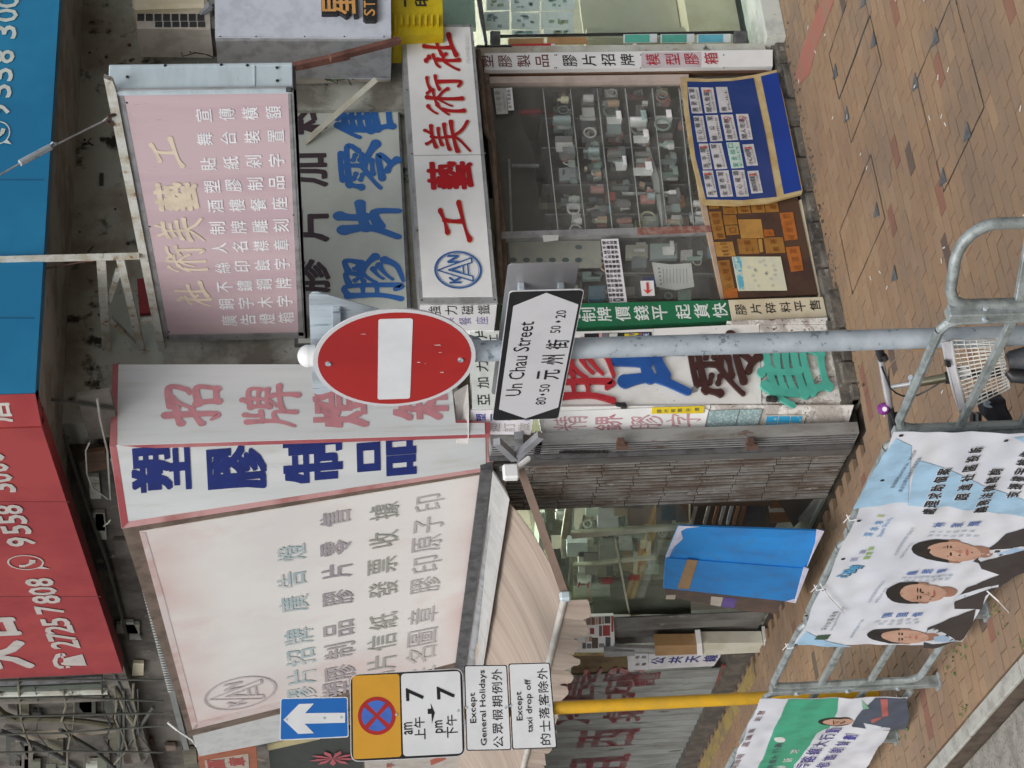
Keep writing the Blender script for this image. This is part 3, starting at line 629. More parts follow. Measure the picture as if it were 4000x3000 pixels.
b=MB(); b.slab(PY(YA+.18),[(2250,1062),(2250,1068),(2800,1072),(2800,1066)],.03); b.build('divider',M['grey_metal'],cab)
# notices on glass
t=thing('window_notice','long white notice of closely printed characters on the left window pane','notice',HY(2400,1050,YA-.02))
b=MB(); b.slab(PY(YA-.02),[(2348,934),(2382,1186),(2450,1184),(2415,932)],.008); b.build('board',M['lilac_white'],t)
b=MB()
rows=['膠片招牌','不鏽鋼牌','絲印蝕字','人名襟章','膠片餐牌','酒樓餐座','廣告燈箱','銅字木字','招牌膠字','膠片圓盒','刻字貼紙','宣傳橫額','印刷日曆'][::-1]
for q,r_ in enumerate(rows):
    Y=1172-q*18.6; X=2386-q*2.2
    txt(b,PY(YA-.02),r_,(X,Y),(X+44,Y-1),13,13.5,.03)
b.build('lettering',M['ink_black'],t)
t=thing('arrow_notice','small white notice with a red arrow on the left window pane','notice',HY(2550,1120,YA-.015))
b=MB(); b.slab(PY(YA-.012),[(2501,1097),(2508,1155),(2558,1154),(2553,1096)],.006); b.build('board',M['white_plain'],t)
b=MB(); pl=PY(YA-.016); b.slab(pl,[(2524,1103),(2526,1135),(2513,1131),(2530,1148),(2549,1129),(2535,1135),(2533,1103)],.002); b.build('arrow',ink((.6,.05,.04)),t)
t=thing('small_notice','small grey slip notice in the upper right of the shop window','notice',HY(1960,400,YA-.01))
b=MB(); b.slab(PY(YA-.01),[(1928,345),(1940,445),(1985,443),(1975,343)],.006); b.build('board',ink((.45,.47,.45)),t)
b=MB(); txt(b,PY(YA-.01),'小心地滑',(1950,428),(1944,365),22,16,.01); line(b,PY(YA-.01),'Slippery Floor',((1972,430),(1966,360),9)); b.build('lettering',ink((.2,.2,.2)),t)
t=thing('small_notice','white slip notice with printed squares beside the grey one in the window','notice',HY(1990,400,YA-.01))
b=MB(); b.slab(PY(YA-.01),[(1976,344),(1986,430),(2008,429),(2000,342)],.006); b.build('board',M['white_plain'],t)
b=MB(); txt(b,PY(YA-.01),'我不要廢紙',(1992,418),(1986,356),14,12,.02); b.build('lettering',ink((.2,.2,.2)),t)
# ---- blue sample board ----
t=thing('blue_sample_board','gold edged blue board of small door signs leaning on the shop window','sign board',HY(3125,760,YA-.08))
P0=H(2668,305,PY(YA-.05)); 
bp=PY(YA-.07)
b=MB(); b.slab(bp,[(2667,304),(2672,420),(2700,610),(2745,795),(2870,800),(3005,790),(3132,756),(3135,742),(3060,380),(3033,272),(2955,290),(2860,305),(2760,308)],.02); b.build('backing',M['gold_edge'],t)
bp2=PY(YA-.073)
b=MB(); b.slab(bp2,[(2684,318),(2690,420),(2716,610),(2757,778),(2900,781),(3034,768),(2990,520),(2944,304),(2860,316),(2760,320)],.003); b.build('blue_panel',M['deep_blue'],t)
b=MB(); b.slab(bp2,[(2972,298),(3010,480),(3062,758),(3131,742),(3090,540),(3037,282)],.003); b.build('blue_panel',M['royal_blue'],t)
bp3=PY(YA-.075)
def c2(x,y): return (2650+x/3.017,250+y/3.017)
pls=[(((110,275),(235,275),(285,580),(160,580)),'男更衣室',"Men's Room",0),(((265,275),(410,278),(458,575),(315,578)),'閒人免進','Staff Only',1),(((440,270),(575,270),(635,565),(490,570)),'推','PULL',0),
(((175,612),(290,612),(340,915),(225,918)),'小心梯級','Mind the Steps',0),(((320,605),(465,600),(522,905),(378,912)),'辦公室','Office',0),(((500,597),(640,595),(703,893),(560,900)),'請勿帶狗','No Entry',2),(((678,590),(822,587),(877,888),(730,893)),'閒人勿進','No Entry',2),
(((240,938),(350,938),(400,1238),(290,1240)),'洗手間','Toilet',1),(((366,934),(508,932),(577,1232),(430,1240)),'會客室','Reception Room',0),(((565,925),(715,920),(772,1222),(625,1230)),'安全出口','EXIT',3),(((755,948),(885,942),(938,1192),(808,1200)),'小心地滑','Slippery Floor',1),
(((285,1255),(405,1255),(462,1565),(340,1565)),'洗手間','Toilet',1),(((443,1258),(590,1252),(645,1558),(500,1565)),'女更衣室','Ladies Room',0),(((630,1250),(775,1248),(832,1558),(688,1562)),'小心碰頭','Mind Your Head',0),(((812,1262),(942,1255),(995,1515),(862,1525)),'請保持清潔','Keep Clean',1)]
for q,s1,s2,kd in pls:
    Q=[c2(*z) for z in q]; Q=[Q[0],Q[1],Q[2],Q[3]]
    b=MB(); b.slab(bp3,Q,.003); pl2=b.build('door_plate',ink((.50,.62,.56) if kd==3 else (.55,.54,.55)),t)
    # local axes: right = from (bottom of image) to top
    cX=sum(z[0] for z in Q)/4; L=(Q[0],Q[1],Q[2],Q[3])
    aL=((L[3][0]*.62+L[2][0]*.38),L[3][1]-13); aR=((L[0][0]*.62+L[1][0]*.38),L[0][1]+(26 if kd in(1,2) else 13))
    b=MB(); txt(b,PY(YA-.079),s1,(aL[0]-3,aL[1]),(aR[0]-3+ (aL[0]-aR[0])*.3*(kd in(1,2)),aR[1]),21,17 if len(s1)<5 else 13,.015)
    bL=((L[3][0]*.22+L[2][0]*.78),L[3][1]-10); bR=((L[0][0]*.22+L[1][0]*.78),L[0][1]+10)
    line(b,PY(YA-.079),s2,(bL,bR,8)); b.build('lettering',ink((.05,.3,.22) if kd==3 else (.06,.06,.07)),pl2)
    if kd==2:
        p=H(L[0][0]*.5+L[1][0]*.5,L[0][1]+17,PY(YA-.0795)); b=MB(); n=20
        for i in range(n):
            a0,a1=2*math.pi*i/n,2*math.pi*(i+1)/n
            b.add([p+Vector((math.cos(z)*r,0,math.sin(z)*r)) for z,r in ((a0,.024),(a1,.024),(a1,.0195),(a0,.0195))],[(0,1,2,3)])
        b.add([p+Vector(z) for z in ((-.017,0,.014),(-.014,0,.017),(.017,0,-.014),(.014,0,-.017))],[(0,1,2,3)]); b.build('ban_ring',ink((.5,.04,.05)),pl2)
    if kd==1:
        p=H(L[0][0]*.5+L[1][0]*.5,L[0][1]+13,PY(YA-.0795)); b=MB(); b.add([p+Vector(z) for z in ((-.012,0,-.02),(.012,0,-.02),(.004,0,.012),(-.004,0,.012))],[(0,1,2,3)]); b.disc(p+Vector((0,.002,.02)),(0,-1,0),.008,.002,10); b.build('pictogram',ink((.5,.08,.05)),pl2)
# ---- amber sample board ----
t=thing('amber_sample_board','dark board of amber name plates with a cream printed sheet under the window','sign board',HY(3200,1000,YA-.02))
b=MB(); b.slab(PY(YA-.02),[(2757,782),(2830,1166),(3196,1150),(3112,755),(3000,775)],.02); b.build('backing',M['brown_board'],t)
def c3(x,y): return (2650+x/3.017,700+y/3.017)
for q,mt,s1 in ((((355,290),(470,290),(480,340),(365,345)),'amber1',''),(((515,290),(675,285),(695,405),(535,412)),'amber1','公司'),(((690,288),(835,282),(855,395),(705,400)),'amber1','膠牌'),(((850,285),(1005,282),(1025,388),(872,392)),'amber1','銅'),(((1015,270),(1165,262),(1188,380),(1035,388)),'amber1','廠'),
 (((358,385),(500,380),(557,698),(425,706)),'amber1','請勿吸煙'),(((528,425),(678,420),(698,530),(543,537)),'amber1',''),(((550,547),(700,543),(716,650),(568,658)),'amber1','口'),(((703,475),(973,470),(1008,690),(742,698)),'amber2',''),(((1005,592),(1115,592),(1135,665),(1015,675)),'amber3','小'),(((1195,398),(1350,388),(1408,705),(1255,722)),'amber3','有限公司'),
 (((420,742),(640,735),(675,902),(455,910)),'amber2','有限公司'),(((692,703),(925,700),(955,872),(722,880)),'amber1','工藝'),(((1005,690),(1230,683),(1262,862),(1038,872)),'amber1','美術'),(((940,705),(985,705),(1000,855),(960,860)),'amber2',''),(((465,960),(600,950),(665,1285),(525,1300)),'amber1','小心地滑'),(((1265,800),(1425,788),(1475,1070),(1330,1090)),'amber3','經理室'),(((530,1300),(690,1285),(705,1395),(545,1405)),'amber3','')):
    Q=[c3(*z) for z in q]; b=MB(); b.slab(PY(YA-.024),Q,.004); o=b.build('name_plate',M[mt],t)
    if s1:
        b=MB(); L=Q; cx=(L[0][0]+L[1][0])/2; cx2=(L[2][0]+L[3][0])/2; n=len(s1); hh=abs(L[0][1]-L[3][1])
        txt(b,PY(YA-.024),s1,(cx2,L[3][1]-hh*.5/n),(cx,L[0][1]+hh*.5/n),min(26,hh*.7),min(18,hh*.7/n),.01); b.build('lettering',ink((.20,.07,.02) if mt!='amber3' else (.28,.09,.02)),o)
Q=[c3(*z) for z in ((630,912),(1205,912),(1283,1310),(705,1315))]
b=MB(); b.slab(PY(YA-.027),Q,.003); o=b.build('printed_sheet',mat('sheet',(.62,.61,.44),.7,col2=(.56,.57,.46),scale=10),t)
b=MB(); Q=[c3(*z) for z in ((640,918),(735,918),(775,1295),(718,1298))]; b.slab(PY(YA-.0285),Q,.001); b.build('print',mat('cyanprint',(.1,.38,.50),.7,col2=(.5,.58,.5),scale=30,lo=.5,hi=.55),o)
b=MB()
for i in range(16):
    x_=rs.uniform(800,1120); y_=rs.uniform(950,1270); p=H(*c3(x_+ (y_-912)*.12,y_),PY(YA-.0285)); b.disc(p,(0,-1,0),.013,.0008,12)
b.build('print',ink((.50,.51,.42)),o)
# ---- green strip + cream strip left of window ----
t=thing('sign_strip','green vertical strip sign with white characters left of the shop window','sign',HY(2845,1215,YA-.06))
b=MB(); b.slab(PY(YA-.06),[(1955,1192),(1955,1292),(2855,1253),(2840,1172)],.08); b.build('board',M['green_strip'],t)
b=MB(); txt(b,PY(YA-.06),'起貨快',(2668,1218),(2812,1212),58,58,.02); txt(b,PY(YA-.06),'價錢平',(2433,1226),(2578,1221),58,58,.02); txt(b,PY(YA-.06),'膠字制牌',(2178,1233),(2360,1228),56,56,.02); b.build('lettering',ink((.7,.75,.72)),t)
t=thing('sign_strip','cream vertical strip sign below the green one','sign',HY(3220,1200,YA-.06))
b=MB(); b.slab(PY(YA-.062),[(2845,1172),(2860,1253),(3231,1237),(3214,1160)],.07); b.build('board',M['cream'],t)
b=MB(); txt(b,PY(YA-.062),'膠片碎料平售',(2894,1210),(3183,1193),42,42,.008); b.build('lettering',M['ink_black'],t)
# ================= corner cabinets with raised letters =================
YC=YA-.10
t=thing('corner_cabinet','white painted corner cabinet with big coloured raised characters, peeling at the foot','cabinet',HY(3300,1400,YC))
b=MB(); b.slab(PY(YC),[(2020,1310),(2075,1580),(2975,1576),(2965,1268),(2840,1270)],.12); b.build('door_panel',M['white_paint'],t)
b=MB(); b.slab(PY(YC),[(2967,1270),(2978,1576),(3340,1562),(3283,1268)],.12); b.build('lower_panel',M['peeling'],t)
b=MB(); b.slab(PY(YC-.012),[(2840,1254),(2860,1266),(3232,1262),(3232,1240)],.1); b.build('side_strip',M['peeling'],t)
b=MB(); b.slab(PY(YC-.004),[(2210,1296),(2215,1312),(2290,1310),(2550,1302),(2550,1288)],.02); b.build('ledge',M['white_paint'],t)
# niche
nb=thing('letter_niche','dark slot in the white cabinet holding small labelled boxes','niche',HY(2550,1310,YC-.01))
b=MB(); b.slab(PY(YC-.006),[(2283,1303),(2283,1345),(2547,1340),(2545,1296)],.01); b.build('slot',M['black'],nb)
for (X0,X1,c,s1) in ((2340,2352,(.55,.3,.32),''),(2353,2378,(.16,.14,.15),''),(2380,2412,(.5,.52,.48),''),(2440,2494,(.62,.5,.03),'仔'),(2496,2508,(.4,.15,.15),''),(2512,2535,(.55,.58,.6),'O')):
    b=MB(); b.slab(PY(YC-.012),[(X0,1303),(X0,1338),(X1,1336),(X1,1301)],.008); o=b.build('label_box',ink(c),nb)
    if s1: b=MB(); txt(b,PY(YC-.012),s1,((X0+X1)/2,1310),((X0+X1)/2,1310),20,20,.03); b.build('lettering',ink((.1,.12,.5)),o)
def letter(ch,X,Y,hX,wY,mt,label,thk=.018):
    b=MB(); txt(b,PY(YC-.022),ch,(X,Y),(X,Y),hX,wY,0,True,.0,thk,fat=1.12,shear=.0)
    o=b.build('raised_character',mt,None); tag(o,label,'raised letter','big raised characters on the corner cabinet'); return o
letter('膠',2275,1450,232,245,ink((.42,.03,.04),.4),'big red raised character on the corner cabinet, topmost of four')
letter('片',2548,1428,268,235,ink((.02,.09,.33),.4),'big blue raised character on the corner cabinet below the red one')
letter('零',2832,1425,262,245,ink((.055,.022,.02),.4),'big dark brown raised character on the corner cabinet below the blue one')
letter('售',3108,1455,262,285,ink((.08,.42,.33),.5),'big sea green raised character lowest on the corner cabinet')
for X,Y,l in ((2425,1578,'black hinge clasp beside the blue raised character'),(3015,1552,'black hinge clasp beside the green raised character')):
    b=MB(); b.slab(PY(YC-.03),[(X-20,Y-8),(X-20,Y+8),(X+20,Y+12),(X+20,Y-8)],.04); b.slab(PY(YC-.05),[(X+2,Y-4),(X+2,Y+12),(X+24,Y+12),(X+24,Y-2)],.03); tag(b.build('hinge_clasp',M['black'],bevel=.004),l,'hinge')
b=MB(); p=HY(2711,1521,YC-.01); b.disc(p,(0,-1,0),.021,.02,16); tag(b.build('round_lock',M['grey_metal']),'round metal lock below the big blue character','lock')
# chamfer face
c0=HY(3340,1583,YC+.01); CH_=PN(c0,222)
t=thing('corner_cabinet','narrow angled white panel with faded pink characters beside the folding gate','cabinet',H(3345,1640,CH_))
b=MB(); b.slab(CH_,[(2095,1590),(2120,1712),(2750,1702),(2775,1583)],.08); b.build('door_panel',M['white_paint'],t)
b=MB(); b.slab(CH_,[(2778,1583),(2753,1702),(3300,1700),(3335,1583)],.08); b.build('lower_panel',M['peeling'],t)
b=MB(); b.slab(shift(CH_,-.012),[(2128,1610),(2130,1712),(2715,1694),(2730,1675),(2750,1676),(2768,1602),(2720,1586)],.012); o=b.build('board',M['white_plain'],t)
b=MB(); P=shift(CH_,-.012)
txt(b,P,'精',(2228,1653),(2228,1653),128,56,0,True,fat=.85); txt(b,P,'鎅',(2376,1652),(2376,1652),112,56,.02); txt(b,P,'膠',(2524,1650),(2524,1650),120,56,0,True,fat=.85); txt(b,P,'字',(2672,1641),(2672,1641),130,52,0,True,fat=.85)
b.build('lettering',ink((.50,.28,.31)),o)
b=MB(); b.slab(P,[(2378,1628),(2404,1617),(2406,1620),(2392,1632)],.001); b.build('red_scrap',ink((.5,.03,.03)),o)
b=MB(); b.slab(shift(CH_,-.022),[(2548,1592),(2545,1617),(2748,1614),(2752,1586)],.006); o=b.build('yellow_sticker',ink((.68,.52,.02)),t)
b=MB(); txt(b,shift(CH_,-.022),'膠片有售',(2575,1606),(2655,1603),18,14,.02); txt(b,shift(CH_,-.022),'平價',(2690,1601),(2722,1599),18,14,.02); b.build('lettering',ink((.15,.15,.08)),o)
for q in (((2772,1606),(2757,1681),(2868,1678),(2888,1600)),((2893,1600),(2870,1678),(2955,1676),(2978,1598))):
    b=MB(); b.slab(shift(CH_,-.012),q,.006); b.build('paper_notice',mat('bluegrey_notice',(.36,.47,.48),.7,col2=(.22,.32,.33),scale=60,lo=.45,hi=.5),t)
b=MB(); b.slab(shift(CH_,-.012),[(2990,1622),(2975,1680),(3128,1684),(3150,1622)],.006); o=b.build('cyan_notice',ink((.5,.5,.46)),t)
b=MB()
for i in range(3):
    for j in range(2):
        if (i,j)==(2,1): continue
        b.slab(shift(CH_,-.0135),[(2996-j*4+i*47,1626+j*28),(2992-j*4+i*47,1651+j*28),(3036-j*4+i*47,1651+j*28),(3040-j*4+i*47,1626+j*28)],.001)
b.build('print',mat('cyan2',(.03,.33,.58),.5,col2=(.4,.55,.6),scale=30,lo=.6,hi=.63),o)
# ================= folding gate and rails on side B =================
t=thing('gate_rail','pale grey steel upright channel with rollers at the corner','post',(5.44,10.2,0))
yR0=HX(2700,1702,5.40).y
b=MB(); b.box((5.38,yR0,.03),(5.46,yR0+.14,2.45)); b.build('channel',mat('channel_grey',(.36,.365,.36),.5,.3,col2=(.24,.235,.22),scale=6,streak=3,col3=(.15,.10,.075),scale3=14,lo3=.6,hi3=.68),t)
for q in range(4):
    b=MB(); b.box((5.374,yR0+.022+q*.03,.04),(5.381,yR0+.028+q*.03,2.44)); b.build('rib',M['dark_steel'],t)
b=MB(); b.box((5.37,yR0+.145,.03),(5.46,yR0+.20,2.45)); b.build('channel',M['dark_steel'],t)
b=MB(); b.box((5.37,yR0+.21,.03),(5.46,yR0+.29,2.25)); b.build('vent_strip',mat('vent_grey',(.17,.17,.165),.5,.4,col2=(.11,.105,.10),scale=8,streak=3),t)
b=MB()
for k in range(10):
    X=2195+k*19
    for s_ in (-1,1):
        c=HX(X,1766,5.365); b.bar(c+Vector((0,-.012,-.016*s_)),c+Vector((0,.012,.016*s_)),.008,.006,up=(1,0,0))
b.build('slot_pattern',M['black'],t)
for X in (2425,2930):
    b=MB(); c=HX(X,1742,5.33); b.box(c+Vector((-.01,-.04,-.022)),c+Vector((.04,.04,.022))); b.tube([c+Vector((-.01,-.01,-.045)),c+Vector((-.01,-.01,.03))],.022,10); b.build('roller_bracket',M['rust'],t)
rw0=random.Random(4); m('pin_grey',(.42,.40,.36),.6,.2,col2=(.22,.17,.13),scale=9,lo=.42,hi=.55)
fg=thing('folding_gate','rusty brown steel folding gate pushed together at the corner','gate',(5.44,10.6,0))
y0=yR0+.30; y1=HX(2700,1950,5.42).y; n=15; m('gate_dark',(.07,.068,.062),.6,.3,col2=(.12,.09,.07),scale=8,streak=3)
m('gate_ridge',(.33,.32,.30),.5,.3,col2=(.19,.15,.125),scale=7,streak=2,lo=.42,hi=.6,col3=(.45,.44,.41),scale3=20,lo3=.6,hi3=.7)
for i in range(n):
    ya=y0+(y1-y0)*i/n; yb_=y0+(y1-y0)*(i+.96)/n; ym=(ya+yb_)/2
    b=MB(); b.prism([(5.385,ya,.03),(5.43,ym,.03),(5.445,ym,.03),(5.40,ya,.03)],(0,0,2.38)); b.prism([(5.43,ym,.03),(5.385,yb_,.03),(5.40,yb_,.03),(5.445,ym,.03)],(0,0,2.38)); b.build('slat',M['gate_dark'],fg)
    z=.04
    while z<2.36:
        L_=.235+rw0.uniform(-.01,.01); zt_=min(z+L_,2.38)
        b=MB(); dx=rw0.uniform(-.004,.004); b.box((5.372+dx,ya-.006,z),(5.384,ya+rw0.uniform(.008,.014),zt_-.008)); b.build('hinge_strip',M['gate_ridge'],fg); z+=L_
b=MB(); b.box((5.36,y0,2.42),(5.5,y1+3.2,2.5)); b.box((5.38,y0-.3,2.12),(5.47,y0+.1,2.16)); b.build('head_rail',M['dark_steel'],fg)
# V braces below corner sign
br=thing('bracket','grey V shaped steel bracket under the corner signs','bracket',HX(2020,1720,5.2))
b=MB(); c=H(2010,1790,PX(5.28)); b.bar(c,H(1940,1725,PX(5.25)),.045); b.build('strut',M['strut_grey'],br)
b=MB(); b.bar(c,H(2112,1700,PX(5.3)),.045); b.build('strut',M['strut_grey'],br)
b=MB(); b.bar(H(2035,1800,PX(5.4)),H(2025,1700,PX(5.4)),.055); b.build('strut',M['strut_grey'],br)
# ================= shop interior on side B =================
yD=HX(2600,2405,5.43).y; y1b=y1
g=MB(); g.box((7.6,10.6,0),(7.7,15,2.6)); g.build('inner_wall',mat('cream_in',(.52,.54,.38),.6,col2=(.46,.47,.33),scale=1),bl)
sc=thing('glass_showcase','glass fronted showcase full of white samples and bottles behind the side opening','showcase',(5.7,12,0))
b=MB(); b.slab(PX(5.50),[(2060,1955),(2120,2350),(2150,2400),(2700,2400),(2700,2050),(2650,1955)],.006); b.build('glass_pane',FILM,sc)
for q in (((2215,1955),(2192,2105),(2215,2105),(2240,1955)),((2230,2085),(2235,2105),(2660,2070),(2655,2058)),((2400,2115),(2455,2400),(2462,2400),(2408,2115)),((2240,2210),(2330,2205),(2560,2180),(2560,2186),(2240,2216))):
    b=MB(); b.slab(PX(5.49),q,.03); b.build('frame_bar',mat('pale_frame',(.50,.52,.40),.5),sc)
ri=random.Random(21)
def clutter(X,Y,h_,w_,col,x=6.0,mt=None,nm='sample_block',th=.06,sh=0):
    b=MB(); b.slab(PX(x),[(X,Y),(X+h_,Y+sh),(X+h_,Y+w_+sh),(X,Y+w_)],th); return b.build(nm,mt or ink(col,.5),sc)
for X in (2130,2240,2345,2450,2560):
    b=MB(); b.slab(PX(5.8),[(X,1960),(X-30,2400),(X-24,2400),(X+7,1960)],.5); b.build('shelf',mat('shelf_g',(.40,.45,.38),.4),sc)
for r_ in range(70):
    Y=ri.uniform(1965,2380); X=ri.choice((2165,2262,2372,2470,2560))+ri.uniform(-8,8)-(Y-1960)*.06; h_=ri.uniform(24,62)
    x_=ri.uniform(5.62,6.1); stock(X+60-h_,Y,h_,ri.uniform(14,40),ri.choice([(.62,.66,.6),(.5,.55,.48),(.55,.5,.38),(.3,.34,.28),(.68,.7,.66),(.38,.3,.18),(.45,.52,.45),(.6,.6,.48)]),0,sc,lambda a,c,x_=x_:HX(a,c,x_))
for r_ in range(80):
    X=ri.uniform(2100,2560); Y=ri.uniform(1965,2380)
    clutter(X,Y,ri.uniform(12,52),ri.uniform(12,50),ri.choice([(.62,.66,.6),(.5,.55,.48),(.55,.5,.38),(.3,.34,.28),(.68,.7,.66),(.38,.3,.18),(.22,.25,.22),(.45,.52,.45),(.6,.6,.48)]),ri.uniform(5.75,6.6),sh=ri.uniform(-6,6))
clutter(2335,1985,80,85,(.62,.62,.70),5.6,nm='white_bag',sh=6); clutter(2290,1985,45,30,(.58,.66,.62),5.62); 
clutter(2260,2155,75,85,(.55,.57,.52),5.6); clutter(2280,2160,58,38,(.22,.2,.18),5.59); clutter(2285,2205,50,40,(.25,.24,.2),5.59)
clutter(2345,2130,60,75,(.33,.35,.30),5.62); clutter(2490,2145,50,70,(.36,.16,.09),5.6); clutter(2512,2160,14,20,(.6,.52,.06),5.585); clutter(2475,2150,16,90,(.62,.67,.62),5.59,sh=8); clutter(2525,2110,18,110,(.64,.68,.66),5.59,sh=8)
clutter(2420,2120,50,30,(.6,.62,.6),5.6); clutter(2430,2170,45,60,(.38,.28,.14),5.61); clutter(2515,2205,58,38,(.38,.52,.40),5.6); clutter(2215,2120,80,55,(.60,.68,.70),5.6); clutter(2105,2100,30,42,(.6,.63,.58),5.6); clutter(2130,1975,55,80,(.52,.56,.40),6.2); clutter(2105,2060,100,30,(.5,.5,.36),6.2)
b=MB(); b.box((6.0,11.2,2.52),(6.15,13.6,2.58)); b.build('ceiling_lamp',mat('tube_glow',(.95,1,.92),.5,col2=(.95,1,.92),emit=30),bl)
# lower dark, brown boxes
for X,Y,h_,w_,c in ((2350,1955,230,30,(.24,.15,.10)),(2455,1975,60,80,(.20,.10,.055)),(2515,1972,110,75,(.26,.13,.07)),(2640,1972,50,70,(.24,.14,.10)),(2583,1972,55,60,(.09,.05,.04)),(2400,1960,50,55,(.4,.28,.15))):
    clutter(X,Y,h_,w_,c,5.58,nm='cardboard_box')
tag_=None
sh_=thing('shelf_rack','dark rack with upright panels and cardboard behind the blue foam boards','rack',(5.8,11.3,0))
def rk(q,c,x=5.55,th=.03,nm='panel_sheet'):
    b=MB(); b.slab(PX(x),q,th); b.build(nm,ink(c,.6),sh_)
rk([(2700,1958),(2700,2075),(3190,2060),(3190,1958)],(.045,.035,.03),5.9,.05,'rack_back')
rk([(2700,1955),(2705,1978),(3020,1975),(3020,1955)],(.12,.075,.05),5.5)
for i,(X,c) in enumerate(((2715,(.42,.38,.32)),(2765,(.5,.46,.38)),(2800,(.3,.15,.08)),(2825,(.52,.5,.45)),(2855,(.5,.51,.5)),(2880,(.38,.2,.1)),(2905,(.25,.12,.06)))): rk([(X,1978),(X-18,2050),(X-8,2050),(X+12,1978)],c,5.6,.02)
rk([(2900,1985),(2915,2050),(2990,2040),(2980,1985)],(.06,.065,.08),5.62); rk([(3000,1935),(3000,1952),(3145,1950),(3148,1935)],(.30,.14,.06)); rk([(3005,1956),(3005,1985),(3145,1980),(3145,1953)],(.24,.12,.05),5.58); rk([(3005,1990),(3005,2002),(3142,1998),(3142,1987)],(.55,.5,.45),5.57); rk([(3010,2010),(3010,2045),(3130,2035),(3130,2008)],(.22,.11,.05),5.57)
rk([(3030,1935),(3180,1930),(3200,1955),(3170,1990),(3100,2060)],(.09,.08,.07),5.53,.02)
# folded lower grey sheets
rk([(3200,1940),(3230,1950),(3160,2030),(3120,2040)],(.30,.29,.27),5.5)
# red painted characters on film, drink packs
b=MB()
for s1,X,Y in (('樂',2192,2292),('工',2280,2283),('鐵',2372,2270),('膠',2480,2256)): txt(b,PX(5.496),s1,(X,Y),(X,Y),42,26,.02)
b.build('red_lettering',ink((.36,.04,.05)),sc)['kind']='stuff'
for q,c in ((((2250,2335),(2250,2350),(2420,2350),(2420,2330)),(.3,.33,.12)),(((2340,2300),(2340,2335),(2500,2330),(2500,2296)),(.28,.12,.10)),(((2290,2330),(2290,2350),(2330,2350),(2330,2330)),(.45,.24,.08)),(((2220,2332),(2220,2348),(2250,2348),(2250,2332)),(.35,.42,.12))): 
    b=MB(); b.slab(PX(5.7),q,.1); b.build('packet',ink(c),sc)
b=MB(); b.slab(PX(5.55),[(2310,2300),(2320,2400),(2700,2400),(2690,2280)],.05); b.build('base_panel',mat('olive_dark',(.07,.07,.045),.6,col2=(.11,.11,.08),scale=4),sc)
# ================= blue foam boards leaning outside =================
t=thing('blue_foam_board','bent bright blue foam board with torn pale edge leaning outside the shop','foam board',HZ(3200,2150,0))
a=[HX(2652,2055,5.20),HX(3217,2075,5.0),HX(3148,2220,4.95),HX(2600,2178,5.22)]
b=MB(); b.prism(a,(.018,.01,0)); b.build('sheet',M['foam_blue'],t)
c_=[HX(2600,2180,5.21),HX(3148,2222,4.94),HX(3102,2352,5.0),HX(2592,2298,5.26)]
b=MB(); b.prism(c_,(.018,.01,0)); b.build('sheet',M['foam_blue'],t)
b=MB(); b.prism([HX(2652,2055,5.195),HX(2730,2058,5.17),HX(2680,2064,5.185),HX(2660,2075,5.19),HX(2668,2105,5.195),HX(2635,2135,5.2),HX(2622,2178,5.215),HX(2600,2178,5.215)],(.004,.002,0)); b.prism([HX(3140,2215,4.935),HX(3160,2222,4.93),HX(3108,2356,4.99),HX(3070,2350,5.0),HX(3105,2340,4.995)],(.004,.002,0)); b.prism([HX(3190,2068,4.995),HX(3220,2075,4.99),HX(3175,2165,4.955),HX(3150,2222,4.94),HX(3185,2120,4.97)],(.004,.002,0)); b.build('torn_edge',M['foam_edge'],t)['kind']='stuff'
FBP=shift(P3(c_[0],c_[1],c_[3]),-.006); b=MB(); b.slab(FBP,[(2726,2190),(2692,2302),(2645,2299),(2684,2186)],.002); b.build('tape',M['tape_brown'],t)
t=thing('dark_panel','dark board with two small cards leaning left of the blue foam','board',HX(2900,2350,5.2))
b=MB(); b.slab(PX(5.33),[(2595,2300),(2598,2330),(2900,2385),(3060,2400),(3095,2350)],.02); b.build('backing',mat('dark_board',(.10,.08,.07),.5,col2=(.15,.1,.08),scale=6),t)
for q,c in ((((2603,2325),(2600,2341),(2636,2341),(2640,2324)),(.52,.46,.38)),(((2778,2330),(2775,2362),(2815,2370),(2825,2334)),(.50,.46,.40)),(((2828,2333),(2818,2370),(2868,2376),(2880,2340)),(.14,.10,.33))):
    b=MB(); b.slab(PX(5.327),q,.003); b.build('card',ink(c),t)
# ================= tile sample board =================
t=thing('tile_sample_board','white rectangular board of red, grey and brown tile samples beside the awning edge','sample board',HX(2400,2500,5.3))
TP=PX(5.36)
b=MB(); b.slab(TP,[(2255,2408),(2245,2548),(2403,2536),(2396,2404)],.02); b.build('board',M['white_plain'],t)
for X,Y,h_,w_,c in ((2290,2413,18,28,(.25,.16,.13)),(2310,2413,14,28,(.20,.07,.05)),(2326,2412,10,28,(.4,.32,.25)),(2338,2411,10,28,(.22,.08,.06)),(2350,2410,10,28,(.35,.33,.3)),(2362,2409,22,26,(.06,.06,.06)),(2388,2408,8,60,(.32,.04,.04)),(2305,2455,16,22,(.28,.04,.03)),(2340,2445,12,40,(.15,.12,.1)),(2355,2444,28,40,(.35,.04,.04)),(2300,2488,12,18,(.35,.24,.14)),(2312,2492,24,40,(.09,.06,.05)),(2365,2490,20,38,(.07,.08,.09)),(2340,2515,20,14,(.18,.2,.22)),(2275,2512,14,22,(.1,.1,.1)),(2292,2515,18,18,(.16,.17,.19)),(2262,2450,20,30,(.5,.5,.45)),(2285,2488,12,20,(.55,.52,.5))):
    b=MB(); b.slab(shift(TP,-.003),[(X,Y),(X,Y+w_),(X+h_,Y+w_),(X+h_,Y)],.004); b.build('tile_sample',ink(c,.4),t)
